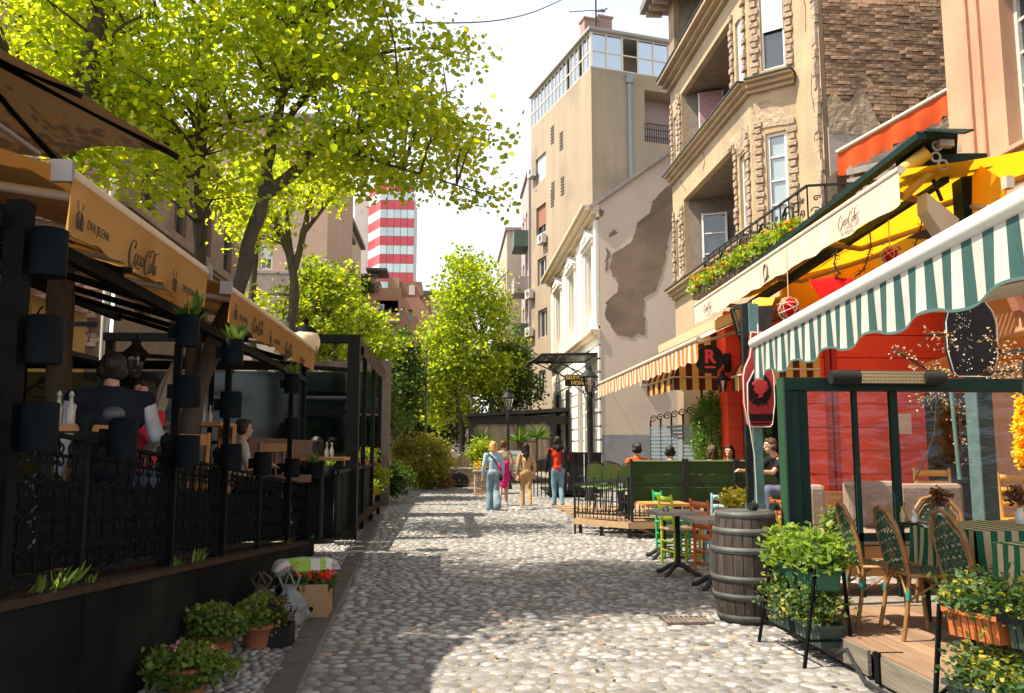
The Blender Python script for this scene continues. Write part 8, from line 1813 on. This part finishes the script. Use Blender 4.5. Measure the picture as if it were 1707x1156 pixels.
# ================================================================ PEOPLE
from mathutils import noise as _nz
M_skin = mat('skin', (.50, .29, .19), .5, (.46, .26, .17), 12, bump=.05)
def organic(name, prims, m, parent, vox=.011, it=5, fold=0.0, fs=9.0, label=None):
    """one continuous surface grown round tapered limbs (a, b, ra, rb[, squash])"""
    b = B()
    for p in prims:
        a, c, ra, rb = Vector(p[0]), Vector(p[1]), p[2], p[3]; sc = p[4] if len(p) > 4 else (1, 1, 1)
        if (c-a).length > 1e-4:
            if sc == (1, 1, 1): b.tube([a, c], [ra, rb], 12)
            else:
                n = 5
                for i in range(n+1): k = i/n; b.ball(a.lerp(c, k), ra*(1-k)+rb*k, 14, sc=sc)
        b.ball(a, ra, 14, sc=sc); b.ball(c, rb, 14, sc=sc)
    tmp = b.build(name, m, None, origin=(0, 0, 0))
    r = tmp.modifiers.new('r', 'REMESH'); r.mode = 'VOXEL'; r.voxel_size = vox; r.use_smooth_shade = True
    s_ = tmp.modifiers.new('s', 'SMOOTH'); s_.iterations = it; s_.factor = .6
    me = bpy.data.meshes.new_from_object(tmp.evaluated_get(bpy.context.evaluated_depsgraph_get()))
    bpy.data.objects.remove(tmp); me.name = name
    if fold:
        n = len(me.vertices); co = np.empty(n*3, np.float32); no = np.empty(n*3, np.float32); me.vertices.foreach_get('co', co); me.vertices.foreach_get('normal', no)
        co = co.reshape(-1, 3); no = no.reshape(-1, 3); d = np.array([_nz.noise(Vector((v[0]*fs, v[1]*fs, v[2]*fs*.55))) for v in co])*fold; co += no*d[:, None]; me.vertices.foreach_set('co', co.ravel())
    me.materials.clear(); me.materials.append(m); me.polygons.foreach_set('use_smooth', [True]*len(me.polygons)); me.update()
    o = bpy.data.objects.new(name, me); COL.objects.link(o); o.parent = parent
    if label: o['label'] = label
    return o
def vmat(n, c, r=.85, c2=None, **k): return mat(n, c, r, c2 or tuple(v*.75 for v in c), 7, bump=.15, spec=.2, **k)
def person(label, x, y, z, rz, h=1.7, pose='stand', hair='short', hairc=(.03, .02, .015), top=(.3, .3, .3), sleeve='long', trousers=(.1, .12, .2), legs='long', shoes=(.05, .05, .05), wide=1.0, female=False,
           arms=None, stepf=.0, lean=0.0, wideleg=False, skirt=None, hood=False, vest=None, face=True, turn=0.0):
    t = thing('person', label, 'person', (x, y, z), rz); s = h/1.75; V = Vector
    ti = random.randint(0, 10**6); sw = (.165 if female else .19)*wide; hw = .088
    L_ = lambda p: V((p[0], p[1]+lean*max(0, p[2]-.9), p[2]))*s
    if pose == 'stand':
        J = dict(pel=L_((0, 0, .95)), ch=L_((0, .01, 1.28)), nk=L_((0, 0, 1.47)), hd=L_((0, .025+lean*.1, 1.615)))
        for q, sg in (('l', -1), ('r', 1)):
            st = stepf*(-sg); J['hip'+q] = L_((sg*hw, 0, .91)); J['kn'+q] = V((sg*.085, st*.28+.03, .50))*s; J['an'+q] = V((sg*.08, st*.62-.03-(.10 if st < 0 else 0), .085+(.07 if st < -.1 else 0)))*s; J['to'+q] = J['an'+q]+V((sg*.02, .14, -.045+(-.02 if st < -.1 else 0)))*s
    else:
        J = dict(pel=V((0, 0, .53))*s, ch=V((0, .0+lean*.35, .86))*s, nk=V((0, .0+lean*.5, 1.05))*s, hd=V((0, .03+lean*.62, 1.19))*s)
        for q, sg in (('l', -1), ('r', 1)): J['hip'+q] = V((sg*hw, 0, .50))*s; J['kn'+q] = V((sg*.11, .43, .50))*s; J['an'+q] = V((sg*.11, .40, .085))*s; J['to'+q] = J['an'+q]+V((sg*.02, .15, -.045))*s
    up = (J['nk']-J['ch']).normalized()
    for q, sg in (('l', -1), ('r', 1)):
        J['sh'+q] = J['nk']-up*.07*s+V((sg*sw, 0, 0))*s
        a = (arms or {}).get(q)
        if a: J['el'+q] = J['sh'+q]+V((sg*a[0][0], a[0][1], a[0][2]))*s; J['wr'+q] = J['el'+q]+V((sg*a[1][0], a[1][1], a[1][2]))*s
        elif pose == 'stand': J['el'+q] = J['sh'+q]+V((sg*.06, .05*stepf*sg*3-.01, -.285))*s; J['wr'+q] = J['el'+q]+V((sg*.015, .09+.05*stepf*sg*3, -.24))*s
        else: J['el'+q] = J['sh'+q]+V((sg*.07, .06, -.27))*s; J['wr'+q] = J['el'+q]+V((-sg*.05, .24, .02))*s
    hd = J['hd']; r = lambda v: v*s
    ct, sn = math.cos(turn), math.sin(turn)
    H = lambda a, b_, c: hd+V((a*ct-b_*sn, a*sn+b_*ct, c))*s    # head frame: x right, y forward
    body = [(J['nk']-up*.04*s, hd-V((0, 0, .05))*s, r(.054 if female else .062), r(.05))]
    body += [(hd+V((0, 0, .02))*s, hd+V((0, 0, .02))*s, r(.082), r(.082), (.93, 1.12, 1.2)), (H(0, .035, -.05), H(0, .045, -.075), r(.052), r(.038)), (H(0, .088, -.0), H(0, .108, -.02), r(.010), r(.014)), (H(-.075, -.0, -.01), H(-.079, -.0, -.03), r(.017), r(.012)), (H(.075, 0, -.01), H(.079, 0, -.03), r(.017), r(.012)),
             (H(0, .088, -.055), H(0, .09, -.057), r(.014), r(.014), (1.6, .7, .6)), (H(-.03, .075, .03), H(.03, .075, .03), r(.016), r(.016))]
    tors = [(J['pel'], J['pel'], r(.135), r(.135), (1.15*(1.05 if female else 1), .82, .9)), (J['pel'], J['ch'], r(.115), r(.135), (1.05, .75, .9)), (J['ch'], J['nk']-up*.08*s, r(.135), r(.10), (1.15*wide, .78, .9)), (J['shl'], J['shr'], r(.055), r(.055)), (J['nk']-up*.05*s, J['shl'], r(.055), r(.055)), (J['nk']-up*.05*s, J['shr'], r(.055), r(.055))]
    legp, armp, handp, footp = [], [], [], []
    for q, sg in (('l', -1), ('r', 1)):
        legp += [(J['hip'+q], J['kn'+q], r(.088), r(.057)), (J['kn'+q], J['kn'+q].lerp(J['an'+q], .3), r(.057), r(.056)), (J['kn'+q].lerp(J['an'+q], .3), J['an'+q], r(.056), r(.036))]
        armp += [(J['sh'+q], J['el'+q], r(.050), r(.038)), (J['el'+q], J['wr'+q], r(.038), r(.025))]
        d = (J['wr'+q]-J['el'+q]).normalized(); sd = V((0, 1, 0)) if abs(d.z) > .6 else V((1, 0, 0)); sd = (sd-d*sd.dot(d)).normalized(); nn = d.cross(sd)
        w = J['wr'+q]; pm = w+d*r(.075); handp += [(w, pm, r(.024), r(.030), (1, 1, 1))]
        for k, (o_, ln) in enumerate(((-.027, .062), (-.009, .074), (.009, .070), (.026, .055))):
            f0 = pm+sd*r(o_); f1 = f0+d*r(ln*.55)+nn*r(.010*sg); f2 = f1+d*r(ln*.4)+nn*r(.024*sg); handp += [(f0, f1, r(.0095), r(.0088)), (f1, f2, r(.0088), r(.0075))]
        tb = w+d*r(.03)+sd*r(.022); handp += [(tb, tb+sd*r(.03)+d*r(.025), r(.011), r(.010)), (tb+sd*r(.03)+d*r(.025), tb+sd*r(.034)+d*r(.052), r(.010), r(.008))]
        footp += [(J['an'+q]+V((0, -.02, -.03))*s, J['to'+q], r(.040), r(.036), (1, 1, .8))]
    organic('body', body+[(a, b_, ra*.9, rb*.9)+tuple(x_) for a, b_, ra, rb, *x_ in tors]+legp+armp+handp, M_skin, t, .0105*s, 3)
    Mt = vmat('top_%d' % ti, top); up_t = [(a, b_, ra*1.08, rb*1.08)+tuple(x_) for a, b_, ra, rb, *x_ in tors]
    if sleeve == 'long': up_t += [(a, b_, ra*1.25, rb*1.35) for a, b_, ra, rb in armp]
    elif sleeve == 'short':
        for q in 'lr': up_t += [(J['sh'+q], J['sh'+q].lerp(J['el'+q], .62), r(.062), r(.058))]
    if vest: organic('vest', [(a, b_, ra*1.34, rb*1.34)+tuple(x_) for a, b_, ra, rb, *x_ in tors], vmat('vest_%d' % ti, vest), t, .014*s, 3, .008)
    tp_ = organic('top', up_t, Mt, t, .012*s, 2, .018, 10)
    if hood:
        organic('hood', [(J['nk']+V((-.09, -.03, .0))*s, J['nk']+V((.09, -.03, .0))*s, r(.06), r(.06)), (J['nk']+V((0, -.07, -.03))*s, J['nk']+V((0, -.06, -.08))*s, r(.08), r(.05)), (J['nk']+V((-.09, -.0, .0))*s, J['nk']+V((-.06, .08, -.02))*s, r(.05), r(.03)), (J['nk']+V((.09, 0, 0))*s, J['nk']+V((.06, .08, -.02))*s, r(.05), r(.03))], vmat('hood_%d' % ti, hood), t, .013*s, 3, .006)
        organic('sleeve', [(J['shl'].lerp(J['ell'], .0), J['ell'], r(.066), r(.056)), (J['ell'], J['wrl'], r(.056), r(.042))], vmat('hood_%d' % ti, hood), t, .013*s, 3, .008); organic('sleeve', [(J['shr'].lerp(J['elr'], .0), J['elr'], r(.066), r(.056)), (J['elr'], J['wrr'], r(.056), r(.042))], vmat('hood_%d' % ti, hood), t, .013*s, 3, .008)
    if legs != 'none':
        lp = []
        for q, sg in (('l', -1), ('r', 1)):
            a, k_, n_ = J['hip'+q], J['kn'+q], J['an'+q]; w1, w2 = (.085, .105) if wideleg else (.068, .052)
            lp += [(a, k_, r(.098), r(w1)), (k_, n_ if legs == 'long' else k_.lerp(n_, .1), r(w1), r(w2))]
            if wideleg: lp += [(n_, n_-V((0, 0, .04))*s, r(w2), r(w2))]
        lp += [(J['pel']-V((0, 0, .02))*s, J['pel']+V((0, 0, .04))*s, r(.140), r(.125), (1.15, .85, .9))]
        organic('trousers', lp, vmat('trousers_%d' % ti, trousers), t, .012*s, 2, .018, 8)
    if skirt: organic('skirt', [(J['pel']+V((0, 0, .05))*s, J['pel']-V((0, 0, .38))*s, r(.13), r(.17), (1.1, .85, 1))], vmat('skirt_%d' % ti, skirt), t, .014*s, 3, .012, 9)
    organic('shoes', footp, vmat('shoes_%d' % ti, shoes), t, .011*s, 2)
    Mh = mat('hair_%d' % ti, hairc, .45, tuple(v*1.7 for v in hairc), 30, bump=.8, bscale=90, stretch=(1, 1, .15), spec=.3)
    hp = [(H(0, -.02, .045), H(0, -.025, .045), r(.092), r(.092), (.95, 1.08, 1.05)), (H(-.045, -.03, -.01), H(.045, -.03, -.01), r(.062), r(.062)), (H(0, .03, .088), H(0, .04, .09), r(.05), r(.045), (1.2, 1, .8))]
    if hair == 'bob': hp += [(H(sx*.065, -.02, .04), H(sx*.078, -.01, -.10), r(.045), r(.04)) for sx in (-1, 1)]+[(H(0, -.06, 0), H(0, -.065, -.11), r(.07), r(.062), (1.1, .8, 1))]
    if hair == 'long': hp += [(H(sx*.055, -.04, .03), H(sx*.05, -.075, -.22), r(.045), r(.04)) for sx in (-1, 1)]+[(H(0, -.07, 0), H(0, -.10, -.32), r(.065), r(.048), (1.1, .7, 1)), (H(0, -.10, -.32), H(.01, -.105, -.44), r(.046), r(.02), (1, .7, 1))]
    if hair == 'bun': hp += [(H(0, -.105, .06), H(0, -.115, .065), r(.042), r(.042))]
    organic('hair', hp, Mh, t, .011*s, 2, .008, 30)
    if face:
        for sx in (-1, 1):
            b = B(); b.ball(H(sx*.031, .079, .008), r(.0105), 8, sc=(1.2, .6, .7)); b.build('eye', mat('eye_white', (.6, .58, .55), .2), t, local=True); b = B(); b.ball(H(sx*.031, .0865, .008), r(.0048), 8, sc=(1, .5, 1)); b.build('iris', mat('eye_dark', (.03, .015, .01), .2), t, local=True)
            b = B(); b.tube([H(sx*.015, .092, .030), H(sx*.03, .091, .035), H(sx*.045, .082, .029)], r(.0035), 5); b.build('eyebrow', Mh, t, local=True)
        b = B(); b.tube([H(-.02, .088, -.057), H(0, .097, -.054), H(.02, .088, -.057)], [r(.003), r(.006), r(.003)], 6); b.build('lips', mat('lips', (.38, .12, .1), .4), t, local=True)
    t['_J'] = 0; del t['_J']
    return t, J, s
def strap(t, pts, r_, m): b = B(); b.tube(pts, r_, 5); return b.build('strap', m, t, local=True)
def soft(name, t, prims, m, vox=.014): return organic(name, prims, m, t, vox, 4, .006)
M_bkl = vmat('black_leather', (.015, .015, .015), .5)
def gx(px, Y): return at(px, 850, Y=Y).x
# the four walkers, seen from behind
t, J, s = person('blond woman walking away in a light blue shirt and wide pale jeans', gx(822, 20.6), 20.6, 0, .05, 1.66, hair='bob', hairc=(.42, .26, .09), top=(.36, .50, .60), trousers=(.20, .29, .36), wideleg=True, shoes=(.4, .35, .3), female=True, stepf=.14, wide=1.1)
strap(t, [J['shl']*1.0+Vector((0.02, -.06, .07)), J['ch']+Vector((0, -.14, .03)), J['pel']+Vector((.13, -.10, .12)), J['pel']+Vector((.19, -.02, .04))], .012, M_bkl)
soft('shoulder_bag', t, [(J['pel']+Vector((.19, -.04, -.12)), J['pel']+Vector((.19, .06, -.12)), .07, .07, (.6, 1, 1.3))], M_bkl)
t, J, s = person('woman with a hair bun, beige top and bright pink wrap beside the blond woman', gx(839, 22.2), 22.2, 0, -.05, 1.70, hair='bun', hairc=(.08, .035, .015), top=(.46, .32, .22), legs='none', shoes=(.6, .58, .55), female=True, stepf=-.16)
soft('pink_wrap', t, [(J['pel']+Vector((-.02, -.05, .10)), J['pel']+Vector((.02, -.04, -.36)), .14, .11, (1, .9, 1)), (J['pel']+Vector((.10, -.05, .2)), J['pel']+Vector((.10, -.05, -.25)), .06, .07)], vmat('magenta', (.62, .02, .20)))
t, J, s = person('woman with long black hair walking in a tan blouse and tan trousers', gx(877, 21.2), 21.2, 0, .0, 1.63, hair='long', hairc=(.018, .01, .007), top=(.48, .31, .17), trousers=(.50, .30, .13), shoes=(.6, .52, .45), female=True, stepf=.2)
strap(t, [J['shl']+Vector((0, -.05, .06)), J['ell']+Vector((.05, -.05, 0)), J['pel']+Vector((-.18, 0, .0))], .008, vmat('tan_strap', (.30, .17, .08)))
soft('handbag', t, [(J['pel']+Vector((-.20, -.05, -.15)), J['pel']+Vector((-.20, .06, -.15)), .08, .08, (.5, 1, 1.1))], vmat('rose_bag', (.42, .26, .2)))
t, J, s = person('man in a red jacket with black hood and sleeves, carrying a black backpack', gx(930, 21.7), 21.7, 0, .05, 1.80, hair='short', hairc=(.02, .015, .01), top=(.62, .045, .015), trousers=(.17, .30, .38), shoes=(.02, .02, .02), hood=(.015, .017, .022), stepf=.06, wide=1.08)
soft('backpack', t, [(J['ch']+Vector((.15, -.13, .05)), J['ch']+Vector((.17, -.12, -.25)), .085, .095, (.9, .9, 1)), (J['shr']+Vector((.0, -.05, .04)), J['ch']+Vector((.15, -.12, .1)), .05, .06)], M_bkl)
# terrace on the left
p = at(187, 618, Y=6.1); t, J, s = person('man in a dark padded vest and white shirt, back turned, on the left terrace', p.x, 6.1, p.z-1.615*.98, .35, 1.72, top=(.55, .57, .62), vest=(.012, .016, .028), trousers=(.02, .02, .03), wide=1.2, hairc=(.012, .010, .010), lean=.03, arms={'r': ((.10, .05, -.26), (-.05, .2, -.10))})
p = at(243, 655, Y=7.4); t, J, s = person('dark haired woman in a red and white blouse with a hand raised to her mouth', p.x, 7.4, p.z-1.615*.95, 2.7, 1.66, hair='long', hairc=(.012, .008, .006), top=(.50, .03, .06), female=True, arms={'l': ((.04, .12, -.22), (-.12, .13, .20))}, turn=.15)
M_fl = mat('white_print', (.65, .6, .6), .8)
p = at(403, 716, Y=10.8); person('seated man in a white shirt looking to the right, left terrace', p.x, 10.8, p.z-1.19, -1.2, 1.75, 'sit', top=(.50, .46, .42), trousers=(.03, .03, .04), sleeve='short', hairc=(.02, .013, .01))
p = at(528, 738, Y=13.4); person('person with dark curly hair seated just before the black pergola', p.x, 13.4, p.z-1.19, .4, 1.7, 'sit', hair='bob', hairc=(.015, .01, .008), top=(.03, .03, .03), trousers=(.03, .03, .04), female=True)
p = at(560, 738, Y=14.9); person('person in a pale top seated inside the black pergola', p.x-.05, 14.9, p.z-1.19, .6, 1.7, 'sit', hair='bob', hairc=(.02, .012, .01), top=(.42, .36, .32), trousers=(.03, .03, .04), female=True)
# guests on the right platform
def seat(px, py, Y, rz, lb, **k): p = at(px, py, Y=Y); return person(lb, p.x, Y, max(.22, p.z-1.19), rz, 1.72, 'sit', **k)
seat(1062, 748, 15.4, .35, 'woman in a bright orange top seated at the end of the green benches', hair='bun', hairc=(.015, .012, .012), top=(.75, .12, .015), sleeve='long', female=True, wide=1.1)
seat(1117, 753, 15.2, -.2, 'seated man with short dark hair and a grey green shirt, middle of the benches', hairc=(.012, .010, .009), top=(.16, .22, .20))
seat(1188, 752, 14.9, .3, 'person with brown shoulder length hair in a beige top, seated at the benches', hair='bob', hairc=(.05, .028, .015), top=(.38, .30, .20), female=True)
seat(1216, 752, 15.5, 2.6, 'woman with long dark hair facing the street, behind the beige top', hair='long', hairc=(.03, .015, .01), top=(.05, .04, .04), female=True)
seat(1312, 742, 12.9, 1.75, 'man in a black T-shirt leaning forward on the rail near the teal post', hairc=(.05, .03, .02), top=(.012, .012, .014), sleeve='short', lean=.45, arms={'l': ((.05, .22, -.20), (-.02, .26, .02)), 'r': ((.05, .22, -.20), (-.02, .26, .02))})
# ================================================================ LEFT TERRACE FURNITURE seen over the fence
M_hw = mat('honey_wood', (.42, .19, .05), .5, (.33, .14, .04), 8)
def chair2(px, py, Y, rz, lb):
    p = at(px, py, Y=Y); z0 = wt(Y)-.04; h = p.z-z0; t = thing('terrace_chair', lb, 'chair', (0, 0, 0), 0, 'honey wood chairs on the left terrace')
    for sx in (-1, 1):
        b = B(); b.beam((sx*.2, -.18, 0), (sx*.2, -.24, h), .04, .045); b.build('leg', M_hw, t); b = B(); b.beam((sx*.2, .18, 0), (sx*.2, .18, .46), .04, .04); b.build('leg', M_hw, t)
    b = B(); b.beam((-.18, -.24, h-.07), (.18, -.24, h-.07), .03, .11); b.build('back_rail', M_hw, t)
    for i in range(3): b = B(); b.beam((-.1+i*.1, -.215, .5), (-.1+i*.1, -.235, h-.13), .015, .05); b.build('back_slat', M_hw, t)
    b = B(); b.box((0, 0, .47), (.44, .42, .04)); b.build('seat', M_hw, t, bevel=.01)
    t.location = (p.x, Y, z0); t.rotation_euler = (0, 0, rz); return t
chair2(162, 690, 6.7, .4, 'honey wood chair left of the man in the dark vest'); chair2(316, 718, 9.1, -1.2, 'honey wood chair between the first posts, behind the woman'); chair2(345, 712, 9.9, 2.2, 'honey wood chair back just left of the middle stacked pots')
chair2(458, 738, 12.0, .3, 'honey wood chair back by the globe lamp pole'); chair2(296, 722, 8.8, .8, 'low honey wood chair under the lowest pot of the first slim post')
bn = thing('long_bench', 'long brown bench back running towards the globe lamp', 'bench', (-2.9, 11.2, .25))
q0, q1 = at(405, 735, Y=11.4), at(520, 738, Y=12.0); b = B(); b.beam((q0.x, 11.7, q0.z-.12), (q1.x, 12.0, q0.z-.16), .06, .34); b.build('back', mat('brown_leather', (.16, .07, .035), .5, (.12, .05, .025), 4), bn); b = B(); b.beam((q0.x, 11.45, q0.z-.5), (q1.x, 11.75, q0.z-.5), .45, .1); b.build('seat', mat('brown_leather', (0, 0, 0)), bn)
for (px, py, Y, lb) in ((108, 680, 5.2, 'pair of oil and vinegar bottles on a terrace table by the far left pots'), (345, 690, 9.8, 'oil and vinegar bottles in front of the seated man'), (549, 750, 12.0, 'glass bottles on the table near the black pergola')):
    p = at(px, py, Y=Y); z = wt(Y)+.70; t = thing('cruet_bottles', lb, 'bottles', (p.x, Y, p.z-.10), group=None)
    for dx in (-.035, .035):
        b = B(); b.lathe([(.026, 0), (.028, .09), (.012, .13), (.011, .17), (.018, .175), (.006, .20)], (p.x+dx, Y, p.z-.10), 12); b.build('bottle', mat('pale_bottle', (.35, .33, .28), .15, spec=.8), t)
    tb = thing('terrace_table', 'dark table under the '+lb.split(' on ')[0].split(' in ')[0]+(' at the far left' if px < 200 else (' by the seated man' if px < 400 else ' by the pergola')), 'table', (p.x, Y, wt(Y)-.04)); b = B(); b.box((p.x-.1, Y, p.z-.125), (.7, .7, .04)); b.build('tabletop', M_hw, tb)
    b = B(); b.tube([(p.x-.1, Y, wt(Y)-.04), (p.x-.1, Y, p.z-.14)], .04, 8); b.lathe([(.22, 0), (.2, .03), (.04, .05)], (p.x-.1, Y, wt(Y)-.04), 16); b.build('pedestal', M_iron, tb)
# closed cream parasol leaning inside the terrace
p0, p1 = at(290, 605, Y=8.9), at(262, 690, Y=8.7); t = thing('folded_parasol', 'folded cream parasol leaning behind the woman in red', 'parasol', tuple(p1)); b = B()
for k in range(6): o_ = Vector((.035*math.cos(k), .035*math.sin(k), 0)); b.tube([p0+o_*.3, p0.lerp(p1, .5)+o_*1.4, p1+o_*1.0], [.012, .032, .03], 6)
b.build('canvas', cloth('cream_canvas', (.50, .42, .32), None, .2), t)
# small deck, chairs and plants at the street's left side beyond the pergola
b = B()
for i in range(5): b.bb(-1.95, -1.85, 19.9+i*.9, 20.7+i*.9, 0.02, .55)
b.build('low_kerb_planter', M_pan, label='low dark planters along the foot of the brown pergola', cat='planter', kind='stuff')
